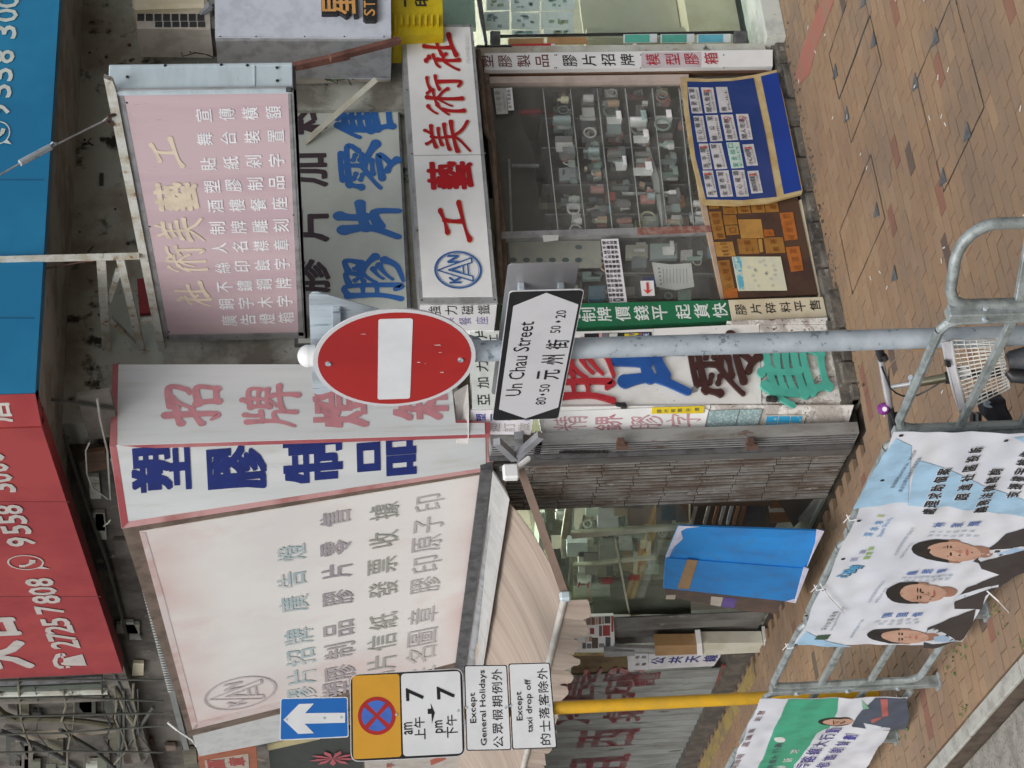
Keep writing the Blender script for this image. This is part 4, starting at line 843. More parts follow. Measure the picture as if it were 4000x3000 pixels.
# grey corrugated folding shutter near
def shutterslats(name,label,Ya,Yb,Xref,n,x,z0,z1,m1,cat='shutter',dx=.03):
    ya=HX(Xref,Ya,x).y; yb_=HX(Xref,Yb,x).y; t=thing(name,label,cat,(x,ya,0))
    for i in range(n):
        a=ya+(yb_-ya)*i/n; c=ya+(yb_-ya)*(i+.97)/n; u,v=(dx,0) if i%2 else (0,dx)
        b=MB(); b.prism([(x+u,a,z0),(x+v,c,z0),(x+v+.01,c,z0),(x+u+.01,a,z0)],(0,0,z1-z0)); b.build('slat',m1,t)
    return t,ya,yb_
shutterslats('folding_gate','worn grey corrugated folding gate right of the white downpipe',2402,2515,2700,9,5.42,.02,2.4,M['shutter_brown'])
# downpipe box
t=thing('downpipe','square cream downpipe boxed in stained casing on the side wall','pipe',HX(2990,2540,5.3))
b=MB(); b.slab(PX(5.30),[(2740,2512),(2745,2560),(2985,2548),(2980,2510)],.1); b.build('pipe_box',mat('cream_pipe',(.58,.57,.48),.5,col2=(.5,.48,.38),scale=5,col3=(.38,.2,.08),scale3=9,lo3=.62,hi3=.7),t)
b=MB(); b.slab(PX(5.29),[(2558,2522),(2560,2562),(2722,2556),(2722,2520)],.1); b.build('pipe_casing',M['tape_brown'],t)
b=MB(); b.slab(PX(5.285),[(2722,2515),(2724,2562),(2745,2560),(2742,2513)],.12); b.build('collar',M['white_plain'],t)
b=MB(); b.slab(PX(5.285),[(2984,2500),(2984,2562),(2996,2562),(2996,2500)],.12); b.build('collar',M['white_plain'],t)
b=MB(); b.slab(PX(5.31),[(2360,2545),(2362,2567),(2480,2562),(2480,2545)],.05); b.slab(PX(5.30),[(2400,2528),(2400,2534),(2560,2542),(2560,2534)],.03); b.build('conduit',M['grey_metal'],t)
# aerial sign
t=thing('aerial_sign','white upright sign with purple brush characters beside the downpipe','sign',HX(2810,2600,5.35))
SP=PX(5.36)
b=MB(); b.slab(SP,[(2455,2552),(2453,2619),(2533,2616),(2533,2555)],.02); b.slab(SP,[(2534,2556),(2534,2615),(2788,2602),(2815,2562),(2812,2556)],.02); b.build('board',ink((.58,.58,.6)),t)
b=MB(); txt(b,SP,'安裝',(2490,2594),(2490,2566),16,13,.02); txt(b,SP,'衛星',(2515,2594),(2515,2566),16,13,.02); b.build('lettering',ink((.12,.08,.08)),t)
b=MB(); txt(b,SP,'公共天線',(2570,2580),(2775,2571),54,28,.04); b.build('lettering',ink((.05,.05,.2)),t)
b=MB(); b.slab(PX(5.44),[(2240,2562),(2230,2640),(2455,2625),(2450,2562)],.03); tag(b.build('brown_sheet',mat('brown_sheet',(.17,.12,.06),.8,col2=(.11,.075,.04),scale=5,bump=.5)),'crumpled brown sheet behind the aerial sign','sheet')
# red painted far shutter
t,ya,yb_=shutterslats('folding_gate','pale corrugated folding gate painted with big red characters, far end',2622,3060,2600,40,5.42,.15,2.45,M['shutter'],dx=.02)
n=40
def snap(p):
    f=(p.y-ya)/(yb_-ya)*n; i=int(math.floor(f)); fr=f-i; u,v=(.02,0) if i%2 else (0,.02)
    return Vector((5.42+u+(v-u)*fr-.0025,p.y,p.z))
b=MB(); GP=PX(5.42)
def subg(mb,s,X,Y,h_,w_,bold=.035):
    # fine split in y so that the paint follows the pleats
    mb2=MB(); txt(mb2,GP,s,(X,Y),(X,Y),h_,w_,bold)
    bm=bmesh.new(); vs=[bm.verts.new(v) for v in mb2.v]; 
    for f in mb2.f:
        try: bm.faces.new([vs[i] for i in f])
        except Exception: pass
    for i in range(n+1):
        yy_=ya+(yb_-ya)*i/n
        if min(v.co.y for v in bm.verts)<yy_<max(v.co.y for v in bm.verts):
            bmesh.ops.bisect_plane(bm,geom=bm.verts[:]+bm.edges[:]+bm.faces[:],plane_co=(0,yy_,0),plane_no=(0,1,0))
    bm.verts.index_update(); mb.add([snap(v.co) for v in bm.verts],[tuple(v.index for v in f.verts) for f in bm.faces]); bm.free()
subg(b,'長',2265,2690,140,150); subg(b,'城',2420,2690,150,170); subg(b,'冷',2250,2790,150,90); subg(b,'氣',2440,2780,160,95); subg(b,'電',2530,2655,90,60)
subg(b,'西',2375,2890,230,75); subg(b,'租',2330,3010,240,120); b.build('painted_characters',mat('old_red',(.34,.10,.11),.6,col2=(.32,.25,.24),scale=9,lo=.42,hi=.6),t)
b=MB(); b.slab(PX(5.40),[(2820,2600),(2850,2602),(2760,2900),(2700,3010),(2670,3010),(2730,2900)],.02); o=b.build('red_band',mat('red_band',(.24,.06,.05),.8,col2=(.12,.08,.06),scale=10,lo=.45,hi=.55),t)
g=MB(); g.box((5.36,13.9,-.02),(5.6,26,.16)); g.build('shop_step',mat('dirty_step',(.08,.07,.06),.9,col2=(.13,.11,.09),scale=8,bump=.6),bl)
g=MB(); g.box((5.16,13.9,-.02),(5.30,26,.012)); g.build('step_edge',mat('ochre_edge',(.32,.24,.08),.8,col2=(.2,.15,.09),scale=7),bl)
# ================= awning =================
t=thing('awning','beige canvas awning with scalloped valance rolled out over the side pavement','awning',(5.4,12,2.2))
bar0=HX(2205,2338,4.47); bar1=Vector((4.43,18.5,bar0.z-.02)); bar1.x=bar0.x
NY=60; NX=10
b=MB(); vs=[];fs=[]
yw0=10.62
for i in range(NY+1):
    yy_=yw0+(18.5-yw0)*i/NY
    for j in range(NX+1):
        s_=j/NX; x=5.40+(bar0.x-5.40)*s_; z=2.40+(bar0.z-2.40)*s_-.035*math.sin(math.pi*s_)+.006*math.sin(yy_*9+s_*3)-.03*s_*(1-s_)*abs(math.sin(yy_*1.9))*2
        y2=yy_+(bar0.y-yw0)*s_ if i==0 else yy_
        vs.append((x,max(y2,yw0+(bar0.y-yw0)*s_),z))
for i in range(NY):
    for j in range(NX):
        k=i*(NX+1)+j; fs.append((k,k+1,k+NX+2,k+NX+1))
b.add(vs,fs); b.add([(v[0],v[1],v[2]-.004) for v in vs],[f[::-1] for f in fs]); b.build('canopy',M['awning'],t,smooth=True)
b=MB(); b.tube([bar0+Vector((0,-.02,0)),bar1],.024,10); b.build('front_bar',M['tube_white'],t,smooth=True)
b=MB(); c=bar0+Vector((0,-.03,0)); b.box(c-Vector((.03,.03,.035)),c+Vector((.03,.02,.035))); b.build('end_cap',M['light_blue_metal'],t,bevel=.012)
vs=[];fs=[];b=MB(); nv=260
for i in range(nv+1):
    yy_=bar0.y+.02+(18.3-bar0.y)*i/nv; ph=(yy_-bar0.y)/.30; fr=ph%1; dl=.10+(.075+.018*math.sin(int(ph)*2.4))*math.sin(math.pi*fr)**.7+.012*math.sin(yy_*23)
    for j in range(7):
        s_=j/6; wv=.011*math.sin(ph*math.pi*2)*s_+.009*math.sin(ph*5.1+1)*s_+.006*math.sin(ph*17)*s_
        vs.append((bar0.x-.005+wv-.02*s_,yy_,bar0.z-.015-dl*s_))
for i in range(nv):
    for j in range(6):
        k=i*7+j; fs.append((k,k+1,k+8,k+7))
b.add(vs,fs); b.add([(v[0]+.003,v[1],v[2]) for v in vs],[f[::-1] for f in fs]); b.build('valance',M['awning'],t,smooth=True)
b=MB(); b.bar(HX(2035,1835,5.1),bar0+Vector((.03,-.02,0)),.03,.05); b.build('folding_arm',M['arm_brown'],t)
b=MB(); b.tube([(5.36,10.45,2.36),(5.36,18.5,2.36)],.045,10); b.build('roller',M['grey_metal'],t,smooth=True)
b=MB(); c=HX(1995,1845,5.05); b.box(c-Vector((.05,.03,.05)),c+Vector((.05,.03,.05))); b.bar(c,c+Vector((.1,0,-.13)),.05,.03); b.build('arm_bracket',M['white_plain'],t,bevel=.012)
b=MB(); p0=HX(1962,1850,5.0)
b.prism([HX(1925,1850,5.12),HX(1975,1850,4.97),HX(2040,2000,4.9),HX(2005,2100,4.9)],(.02,0,0)) if False else None
# ================= fascia small signs at corner =================
YF=YA-.28
t=thing('fascia_sign','small white sign with black and purple upright characters left of the lightbox','sign',HY(1945,1240,YF))
b=MB(); b.slab(PY(YF),[(1640,1186),(1648,1290),(1930,1290),(1942,1184)],.05); b.build('board',M['white_plain'],t)
b=MB(); txt(b,PY(YF),'強力磁鐵',(1697,1214),(1890,1210),48,36,.0); b.build('lettering',M['ink_black'],t)
b=MB(); txt(b,PY(YF),'膜餐座',(1750,1257),(1882,1253),48,30,.0); b.build('lettering',ink((.26,.2,.42)),t)
t=thing('fascia_sign','white corner fascia sign with thin black characters behind the grey pole','sign',HY(2050,1450,YF))
b=MB(); b.slab(PY(YF+.01),[(1835,1292),(1845,1598),(2085,1592),(2068,1292)],.12); b.build('board',ink((.70,.74,.71)),t)
b=MB(); txt(b,PY(YF+.01),'亞加力膠片',(1889,1562),(1879,1303),46,42,.008); txt(b,PY(YF+.01),'工',(1928,1322),(1928,1322),30,30,.008); b.build('lettering',M['ink_black'],t)
b=MB(); b.prism([HY(1775,1532,YF),HY(1785,1697,YF+.15),HY(1832,1697,YF+.02),HY(1832,1600,YF+.005),HY(1828,1500,YF+.005)],(0,.12,0)); b.build('top_flashing',ink((.52,.5,.48)),t)
cc=HY(1845,1600,YF+.01); CP=PN(cc,225)
t=thing('fascia_sign','angled white corner sign with navy and faded grey characters','sign',H(2080,1650,CP))
b=MB(); b.slab(CP,[(1838,1603),(1835,1696),(2072,1698),(2090,1600)],.05); b.build('board',M['lilac_white'],t)
b=MB(); txt(b,CP,'塑膠制品',(1877,1630),(2050,1628),38,28,.03); b.build('lettering',ink((.03,.04,.25)),t)
b=MB(); txt(b,CP,'歡迎訂做',(1872,1671),(2046,1669),46,34,.005); b.build('lettering',ink((.42,.40,.36)),t)
# ================= main lightbox =================
YL=YA-.30
t=thing('lightbox_sign','long white lightbox with red brush characters and a round blue emblem over the window','sign',HY(1840,1000,YL))
fr=[(1565,92),(1640,1186),(1944,1184),(1846,97)]
b=MB(); b.slab(PY(YL),fr,.26); b.build('case',M['grey_metal'],t)
b=MB(); b.slab(PY(YL-.004),[(1583,104),(1652,1160),(1925,1158),(1836,106)],.01); b.build('face',M['white_plain'],t)
b=MB(); b.slab(PY(YL-.006),[(1616,606),(1616,608),(1886,605),(1886,603)],.002); b.build('seam',M['grey_metal'],t)
LP=PY(YL-.006)
chars(LP,[('社',1724,207,140,146),('術',1735,374,150,158),('美',1748,535,172,130),('藝',1759,686,180,110),('工',1777,865,126,156)],ink((.40,.012,.018),.35),t,.045,True,eps=.004)
b=MB()
for ch,X,Y,h_,w_ in (('社',1724,207,140,146),('術',1735,374,150,158),('美',1748,535,172,130),('工',1777,865,126,156)): txt(b,LP,ch,(X+2,Y),(X+2,Y),h_,w_,0,True,.0008,0,fat=1.22)
b.build('lettering_outline',ink((.62,.5,.35)),t)
b=MB(); line(b,LP,'元州街50C',((1828,250),(1822,135),17),.0); b.build('address',ink((.52,.52,.5)),t)
def emblem(pl,X,Y,h_,w_,mt,parent,ringw=.085,bold=.01):
    c=H(X,Y,pl); nrm=-away(pl); up=Vector((0,0,1)); up=(up-nrm*up.dot(nrm)).normalized(); rt=up.cross(nrm).normalized()
    if rt.dot(_R)<0: rt=-rt
    R1=h_/2/pxm(c,up); R2=w_/2/pxm(c,rt); b=MB(); n=40; e=nrm*.004
    for i in range(n):
        a0,a1=2*math.pi*i/n,2*math.pi*(i+1)/n
        for ro,ri in ((1,1-ringw),(1-ringw*1.35,1-ringw*1.6)):
            b.add([c+e+rt*math.cos(z)*R2*r+up*math.sin(z)*R1*r for z,r in ((a0,ro),(a1,ro),(a1,ri),(a0,ri))],[(0,1,2,3)])
    def seg(p,q,wd=.05):
        p0=c+e+rt*p[0]*R2+up*p[1]*R1; q0=c+e+rt*q[0]*R2+up*q[1]*R1; d=(q0-p0).normalized(); s_=nrm.cross(d)*wd*R1/2
        seg.k+=1; o=nrm*.0003*seg.k; b.add([p0-s_+o,q0-s_+o,q0+s_+o,p0+s_+o],[(0,1,2,3)])
    seg.k=0
    # big outlined A
    for p,q in (((0,.86),(-.62,-.60)),((0,.86),(.62,-.60)),((0,.42),(-.36,-.60)),((0,.42),(.36,-.60)),((-.62,-.6),(-.36,-.6)),((.62,-.6),(.36,-.6)),((-.22,-.22),(.22,-.22)),((-.30,-.42),(.30,-.42)),((0,.25),(-.15,-.12)),((0,.25),(.15,-.12))): seg(p,q,.06)
    # K
    for p,q in (((-.68,.40),(-.68,-.10)),((-.66,.14),(-.40,.40)),((-.60,.18),(-.42,-.08))): seg(p,q,.10)
    # N
    for p,q in (((.40,.42),(.40,-.06)),((.72,.42),(.72,-.06)),((.40,.42),(.72,-.06))): seg(p,q,.10)
    o=b.build('emblem',mt,parent); return o
emblem(PY(YL-.006),1789,1055,186,148,ink((.03,.11,.32)),t)
# trim pipe under lightbox
b=MB(); b.tube([HY(1868,195,YA-.12),HY(1900,520,YA-.12),HY(1925,560,YA-.12),HY(1962,1165,YA-.12)],.018,8); tag(b.build('trim_pipe',M['brown_frame'],smooth=True),'brown pipe running along the top of the shop window','pipe')
# ================= pale green sign =================
YG=YA+.06
t=thing('wall_sign','pale green wall sign with huge blue brush characters below the pink signboard','sign',HY(1600,800,YG))
b=MB(); b.slab(PY(YG),[(1140,345),(1150,1345),(1612,1345),(1605,1200),(1556,342)],.05); b.build('frame',M['dark_steel'],t)
b=MB(); b.slab(PY(YG-.003),[(1160,350),(1165,1340),(1592,1340),(1590,1200),(1550,350)],.01); b.build('face',M['pale_green_sign'],t)
GP2=PY(YG-.005)
chars(GP2,[('售',1428,462,222,168),('零',1437,650,220,182),('片',1442,860,235,152),('膠',1456,1087,228,175)],mat('ink_royal',(.03,.13,.40),.4,col2=(.05,.16,.42),scale=1),t,0,True,1.32)
chars(GP2,[('料',1190,462,170,130),('加',1195,665,170,130),('片',1200,880,170,130),('膠',1205,1078,170,130)],ink((.06,.04,.05)),t,.04)
b=MB(); b.bar(HY(1470,310,YG-.25),HY(1188,558,YG-.02),.045,.006,up=(0,1,0)); tag(b.build('brace_strip',mat('brace',(.46,.46,.40),.6,col2=(.36,.34,.26))),'flat pale metal brace crossing the blue characters','brace')
b=MB(); b.bar(HY(1142,262,YA-.6),HY(1365,215,YA-.6),.035,.06,up=(0,1,0)); b.bar(HY(1290,228,YA-.64),HY(1562,158,YA-.6),.035,.05,up=(0,1,0)); tag(b.build('rust_bar',M['rust_brown']),'rust brown angle bar above the lightbox','bar')
# dark recess panel between
g=MB(); g.box((8.2,YA+.02,2.85),(8.95,YA+.1,3.7)); g.build('recess_panel',M['concrete_pale'],bl)
# ================= pink projecting sign =================
XP=6.3; yN=7.63; yFr=YA+.05
t=thing('projecting_sign','faded pink projecting signboard with white and cream characters','sign',(XP,9,3.62))
b=MB(); b.box((XP,yN+.03,3.6),(XP+.02,yFr,4.55)); b.build('frame',M['grey_metal'],t)
PP=PX(XP)
b=MB(); b.slab(PX(XP-.004),[(478,362),(1134,352),(1170,1300),(655,1320)],.006); b.build('face',M['pink_sign'],t)
b=MB(); b.slab(PX(XP-.006),[(463,352),(1145,342),(1145,352),(473,362)],.012); b.slab(PX(XP-.006),[(1134,346),(1186,1312),(1166,1312),(1124,352)],.012); b.slab(PX(XP-.006),[(463,352),(478,352),(662,1322),(645,1325)],.012); b.slab(PX(XP-.006),[(650,1308),(1185,1298),(1186,1314),(645,1327)],.012); b.build('trim',M['grey_metal'],t)
b=MB(); b.box((XP-.01,yN-.005,3.615),(XP+.185,yN+.03,4.60)); b.build('end_panel',M['light_blue_metal'],t,bevel=.006)
b=MB(); b.box((XP-.018,yN-.009,3.62),(XP+.01,yN-.006,4.59)); b.box((XP+.158,yN-.009,3.62),(XP+.172,yN-.006,4.59)); b.box((XP,yN-.01,3.82),(XP+.175,yN-.006,3.826)); b.build('fold_line',M['light_blue_metal'],t)
b=MB()
for z,x in ((4.5,.09),(3.7,.05),(3.7,.14),(4.3,.165),(4.0,.165),(3.86,.16)): b.disc((XP+x,yN-.0125,z),(0,-1,0),.009,.003,8)
b.build('rivet',M['black'],t)
b=MB(); b.box((XP,yN+.03,3.6),(XP+.175,yFr,3.615)); b.box((XP+.165,yN+.03,3.6),(XP+.185,yFr,4.55)); b.build('back_case',M['dark_steel'],t)
FP=PX(XP-.005)
b=MB()
cols2=[('宣傳橫額',460,'s',(770,452),(1075,445)),('羅網喊畫',0,'',(800,535),(1085,530))]
for s1,a_,c_ in (('宣傳橫額',(795,450),(1068,438)),('舞台裝置',(800,542),(1078,530)),('貼紙剁字',(815,640),(1080,625)),('塑膠制品',(828,728),(1082,712)),('酒樓餐座',(843,805),(1092,795)),('制牌雕刻',(850,890),(1098,880)),('人名襟章',(858,968),(1100,955)),('絲印蝕字',(870,1045),(1102,1030)),('不鏽鋼牌',(880,1120),(1108,1105)),('銅字木字',(885,1188),(1112,1175)),('廣告燈箱',(896,1252),(1118,1240))):
    txt(b,FP,s1,a_,c_,62,50 if a_[1]<900 else 42,.018)
b.build('lettering',ink((.84,.84,.87)),t)
chars(FP,[('工',652,595,130,118),('藝',690,768,172,112),('美',705,898,180,96),('術',725,1012,158,108),('社',755,1150,136,98)],ink((.72,.62,.48)),t,.045,True)
b=MB()
for X,Y in ((585,886),(660,1297),(1147,840),(925,1317),(495,402)): 
    p=HX(X,Y,XP-.006); b.disc(p,(-1,0,0),.007,.002,7)
b.build('screw',M['black'],t)
b=MB(); b.tube([HX(1140,352,XP-.02),HX(1120,350,XP-.01)],.014,8); b.build('end_plug',M['black'],t)
# truss above the pink sign
t=thing('sign_truss','rust stained white steel truss carrying the pink sign','steel frame',HX(400,1000,XP-.05))
def tb(p,q,w_=.05,d_=.03):
    b=MB(); b.bar(p,q,w_,d_,up=(1,0,0)); b.build('truss_bar',M['rust_white'],t)
b=MB(); b.prism([HX(405,305,XP-.02),HX(440,318,XP-.02),HX(452,352,XP-.02),HX(652,1396,XP-.02),HX(624,1400,XP-.02)],(.03,0,0)); b.build('truss_bar',M['rust_white'],t)
tb(HX(545,1000,XP-.03),HX(-60,1016,XP-.03),.032); tb(HX(395,1012,XP),HX(418,1385,XP),.055); tb(HX(470,1010,XP-.01),HX(560,1395,XP-.01),.048); tb(HX(463,1055,XP+.02),HX(418,1190,XP+.02),.035); tb(HX(425,1240,XP+.02),HX(540,1358,XP+.02),.035); tb(HX(525,1258,XP+.01),HX(598,1250,XP+.01),.04); tb(HX(540,1378,XP-.03),HX(590,1378,XP-.03),.02)
b=MB(); b.tube([HX(-20,1080,XP),HX(200,1045,XP),HX(330,1022,XP),HX(395,1015,XP)],.004,6); b.build('wire',M['rust_brown'],t)
t=thing('turnbuckle_wire','stay wire with a turnbuckle tied to the pink sign frame','wire',HX(440,450,XP-.05))
b=MB(); b.tube([HX(432,450,XP-.03),HX(400,475,XP-.06),HX(225,562,XP-.25),HX(190,580,XP-.28),HX(75,640,XP-.4),HX(-30,700,XP-.5)],.005,6); b.build('wire',M['grey_metal'],t)
b=MB(); b.tube([HX(195,575,XP-.28),HX(78,637,XP-.4)],.018,8); b.tube([HX(225,562,XP-.25),HX(205,556,XP-.26),HX(188,575,XP-.28),HX(205,580,XP-.27)],.006,6); b.build('turnbuckle',M['galv'],t)
b=MB(); b.tube([HX(450,447,XP-.02),HX(425,455,XP-.05),HX(415,470,XP-.03),HX(440,490,XP-.02)],.01,6); b.slab(PX(XP-.03),[(420,485),(440,475),(443,492)],.01); b.build('hook',M['rust'],t)
g=MB(); g.slab(PY(YA+.1),[(640,1325),(640,1425),(1180,1420),(1175,1312)],.1); g.build('pier',M['concrete_pale'],bl)
g=MB(); g.slab(PY(YA+.08),[(535,1090),(545,1225),(600,1220),(590,1080)],.03); g.build('red_patch',ink((.33,.03,.035)),bl)
# ================= corner sign box (big) =================
t=thing('corner_lightbox','big corner lightbox with navy slab characters, red frame and faded side panel','sign',(5.3,10.5,2.4))
a0=HY(440,1424,9.93); a1=HY(428,1740,9.9); zT=a1.z; a2=H(475,2065,PX(5.0)); 
b0=HY(1790,1395,9.93); b1=HY(1915,1693,9.9); b2=HX(1926,1836,5.38)
def quadface(q,inset=0,th=.02,vec=None):
    return q
F1=P3(a0,a1,b1); F2=P3(a1,a2,b2)
b=MB(); b.slab(F1,[(440,1424),(428,1740),(1915,1693),(1915,1650),(1780,1640),(1755,1424)],.05); b.build('frame_face',M['red_frame'],t)
b=MB(); b.slab(shift(F1,-.004),[(460,1424),(453,1739),(1895,1694),(1893,1652),(1780,1652),(1755,1422)],.006); b.build('front_face',M['pale_sign'],t)
b=MB(); b.slab(F2,[(428,1741),(475,2065),(1928,1836),(1915,1694)],.05); b.build('frame_face',M['pink_frame'],t)
b=MB(); b.slab(shift(F2,-.004),[(453,1741),(500,2037),(1898,1826),(1896,1695)],.006); b.build('front_face',M['pale_sign'],t)
b=MB(); b.slab(shift(F2,-.006),[(430,1742),(476,2064),(500,2040),(455,1745)],.004); b.slab(shift(F1,-.006),[(428,1740),(441,1422),(462,1422),(456,1739)],.004); b.build('top_rim',M['red_frame'],t)
T1=shift(F1,-.006); rk_=ink((.50,.22,.25))
chars(T1,[('招',757,1578,225,160),('牌',1055,1590,215,165)],rk_,t,0,True,1.2); chars(T1,[('燈',1330,1588,215,165),('箱',1640,1562,215,160)],rk_,t,(.035,.02))
T2=shift(F2,-.006); chars(T2,[('塑',628,1828,232,180),('膠',925,1828,232,172),('制',1222,1798,232,172),('品',1510,1779,232,160)],ink((.018,.032,.17),.4),t,(.055,.012))
# faded big side panel
def stained_panel():
    m_=M['faded_white']; n_=m_.node_tree; bs=n_.nodes['Principled BSDF']; src=bs.inputs['Base Color'].links[0].from_socket
    g=n_.nodes.new('ShaderNodeNewGeometry'); sp=n_.nodes.new('ShaderNodeSeparateXYZ'); n_.links.new(g.outputs['Position'],sp.inputs[0])
    no=n_.nodes.new('ShaderNodeTexNoise'); no.inputs['Scale'].default_value=1.6; no.inputs['Detail'].default_value=5; n_.links.new(g.outputs['Position'],no.inputs['Vector'])
    prev=None
    for out,a_,c_ in (('Z',4.15,4.75),('Y',12.9,14.3),('Z',2.75,2.4)):
        r=n_.nodes.new('ShaderNodeMapRange'); r.interpolation_type='SMOOTHSTEP'; r.inputs[1].default_value=a_; r.inputs[2].default_value=c_; n_.links.new(sp.outputs[out],r.inputs[0])
        if prev is None: prev=r.outputs[0]
        else:
            mm=n_.nodes.new('ShaderNodeMath'); mm.operation='MAXIMUM'; n_.links.new(prev,mm.inputs[0]); n_.links.new(r.outputs[0],mm.inputs[1]); prev=mm.outputs[0]
    mu=n_.nodes.new('ShaderNodeMath'); mu.operation='MULTIPLY'; n_.links.new(prev,mu.inputs[0]); r2=n_.nodes.new('ShaderNodeMapRange'); r2.inputs[1].default_value=.3; r2.inputs[2].default_value=.7; r2.inputs[3].default_value=.2; r2.inputs[4].default_value=1; n_.links.new(no.outputs[0],r2.inputs[0]); n_.links.new(r2.outputs[0],mu.inputs[1])
    x=n_.nodes.new('ShaderNodeMix'); x.data_type='RGBA'; n_.links.new(mu.outputs[0],x.inputs[0]); n_.links.new(src,x.inputs[6]); x.inputs[7].default_value=(.70,.52,.49,1); n_.links.new(x.outputs[2],bs.inputs['Base Color'])
    return m_
s0=HX(498,2078,5.02); s1=HX(1932,1838,5.40); s2=HX(1822,2590,5.40); s3=HX(752,2872,5.02)
FS=P3(s0,s1,s2)
b=MB(); b.slab(FS,[(478,2066),(740,2880),(1850,2600),(1928,1838)],.14); b.build('case',M['brown_frame'],t)
b=MB(); b.slab(shift(FS,-.006),[(545,2078),(752,2850),(1812,2580),(1893,1855)],.008); b.build('side_face',stained_panel(),t)
b=MB(); b.slab(shift(FS,-.02),[(1893,1852),(1922,1845),(1845,2600),(1812,2600)],.03); b.slab(shift(FS,-.012),[(1885,1852),(1893,1852),(1812,2600),(1805,2600)],.02); b.build('edge_rail',mat('rail_lilac',(.42,.38,.36),.5,col2=(.34,.29,.27)),t)
b=MB(); b.slab(shift(FS,-.0085),[(545,2080),(752,2850),(775,2842),(640,2330),(568,2080)],.001); b.slab(shift(FS,-.0085),[(752,2850),(1200,2740),(1200,2715),(775,2820)],.001); b.build('faded_border',mat('border_fade',(.62,.44,.42),.5,col2=(.70,.62,.60),scale=2.5,lo=.4,hi=.55),t)
b=MB(); b.slab(FS,[(752,2874),(778,2955),(1100,2893),(1100,2790),(1090,2790)],.1); b.build('white_end',ink((.62,.64,.64)),t)
TS=shift(FS,-.0095)
def col_(s1,pts,h_,w_,mt,bold=.02,brush=False):
    chars(TS,[(ch,X,Y,h_,w_) for ch,(X,Y) in zip(s1,pts)],mt,t,bold,brush,eps=.002)
col_('膠片招牌廣告燈箱',[(1178,2715),(1176,2645),(1172,2568),(1165,2486),(1147,2360),(1137,2264),(1137,2160),(1140,2060)][:7],115,62,mat('fade_cyan',(.42,.53,.56),.5,col2=(.68,.68,.67),scale=5,lo=.42,hi=.62),.02)
col_('塑膠制品膠片零售',[(1315,2690),(1328,2628),(1325,2542),(1322,2458),(1320,2335),(1315,2232),(1311,2140),(1308,2025)],122,58,mat('fade_mauve',(.36,.33,.37),.5,col2=(.50,.46,.46),scale=1.2),.022)
col_('名片信紙發票收據',[(1480,2660),(1490,2590),(1490,2510),(1496,2427),(1495,2302),(1492,2210),(1497,2108),(1500,1998)],116,62,mat('fade_olive',(.36,.37,.34),.5,col2=(.44,.44,.41),scale=1.5),.008)
col_('姓名圖章膠印原子印',[(1640,2640),(1642,2560),(1648,2490),(1650,2405),(1660,2285),(1665,2205),(1665,2125),(1672,2050),(1676,1965)],118,62,mat('fade_grey',(.50,.47,.47),.5,col2=(.58,.55,.54),scale=1.5),.004)
emblem(shift(FS,-.0075),938,2708,290,122,ink((.55,.51,.52)),t,.05)
# ================= soffit panel under the big sign (white) =================
b=MB(); b.prism([HX(1924,1842,5.36),HX(1990,1950,5.16),HX(1882,2640,5.16),HX(1847,2620,5.36)],(.05,0,.01)); tag(b.build('fascia_board',ink((.44,.44,.43))),'white board strip between the faded sign and the awning','board')
# ================= top signs =================
ZB=5.30
YT=9.16; bz=HY(232,0,YT).z
e0=HY(238,-60,YT); e1=HY(133,1535,YT)
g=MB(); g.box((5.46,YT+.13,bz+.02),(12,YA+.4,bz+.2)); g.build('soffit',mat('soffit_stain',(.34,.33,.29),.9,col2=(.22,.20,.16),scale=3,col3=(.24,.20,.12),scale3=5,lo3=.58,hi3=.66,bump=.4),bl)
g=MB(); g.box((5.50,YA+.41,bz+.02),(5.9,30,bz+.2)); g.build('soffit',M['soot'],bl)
t=thing('blue_signboard','long blue signboard with white phone number at the top right','sign',(7.5,YT,bz))
b=MB(); b.prism([(e0.x+1.2,YT,bz),(e1.x,YT,bz),(e1.x,YT,bz+1.2),(e0.x+1.2,YT,bz+1.2)],(0,.12,0)); b.build('board',M['sign_blue'],t)
TB=PY(YT-.004)
chars(TB,[(ch,12-(Y-200)*.085,Y,92,52) for ch,Y in zip('95583000',(430,356,292,222,126,60,6,-50))],ink((.55,.60,.56)),t,.03,name='digit')
def ring(pl,X,Y,h_,w_,th,parent,mt,tail=True):
    c=H(X,Y,pl); up=Vector((0,0,1)); nrm=-away(pl); rt=up.cross(nrm).normalized()
    if rt.dot(_R)<0: rt=-rt
    R1=h_/2/pxm(c,up); R2=w_/2/pxm(c,rt); b=MB(); n=30; e=nrm*.003
    for i in range(n):
        a0,a1=2*math.pi*i/n,2*math.pi*(i+1)/n
        b.add([c+e+rt*math.cos(z)*R2*r+up*math.sin(z)*R1*r for z,r in ((a0,1),(a1,1),(a1,1-th),(a0,1-th))],[(0,1,2,3)])
    b.add([c+e*1.2+rt*x*R2+up*z*R1 for x,z in ((-.55,-.78),(-1.0,-1.2),(-.85,-.5))],[(0,1,2)])
    # handset
    pts=[(-.45,.35,.14),(-.38,-.02,.2),(-.05,-.35,.16),(.1,-.42,.16),(.42,-.5,.16)]
    pts=[(-.42,.42),(-.45,.1),(-.1,-.32),(.35,-.45)]
    for k_,(p,q) in enumerate(zip(pts,pts[1:])):
        p0=c+e*(1.3+.1*k_)+rt*p[0]*R2+up*p[1]*R1; q0=c+e*(1.3+.1*k_)+rt*q[0]*R2+up*q[1]*R1; d=(q0-p0).normalized(); s_=nrm.cross(d)*R1*(.11 if k_==1 else .17); b.add([p0-s_,q0-s_,q0+s_,p0+s_],[(0,1,2,3)])
    return b.build('icon',mt,parent)
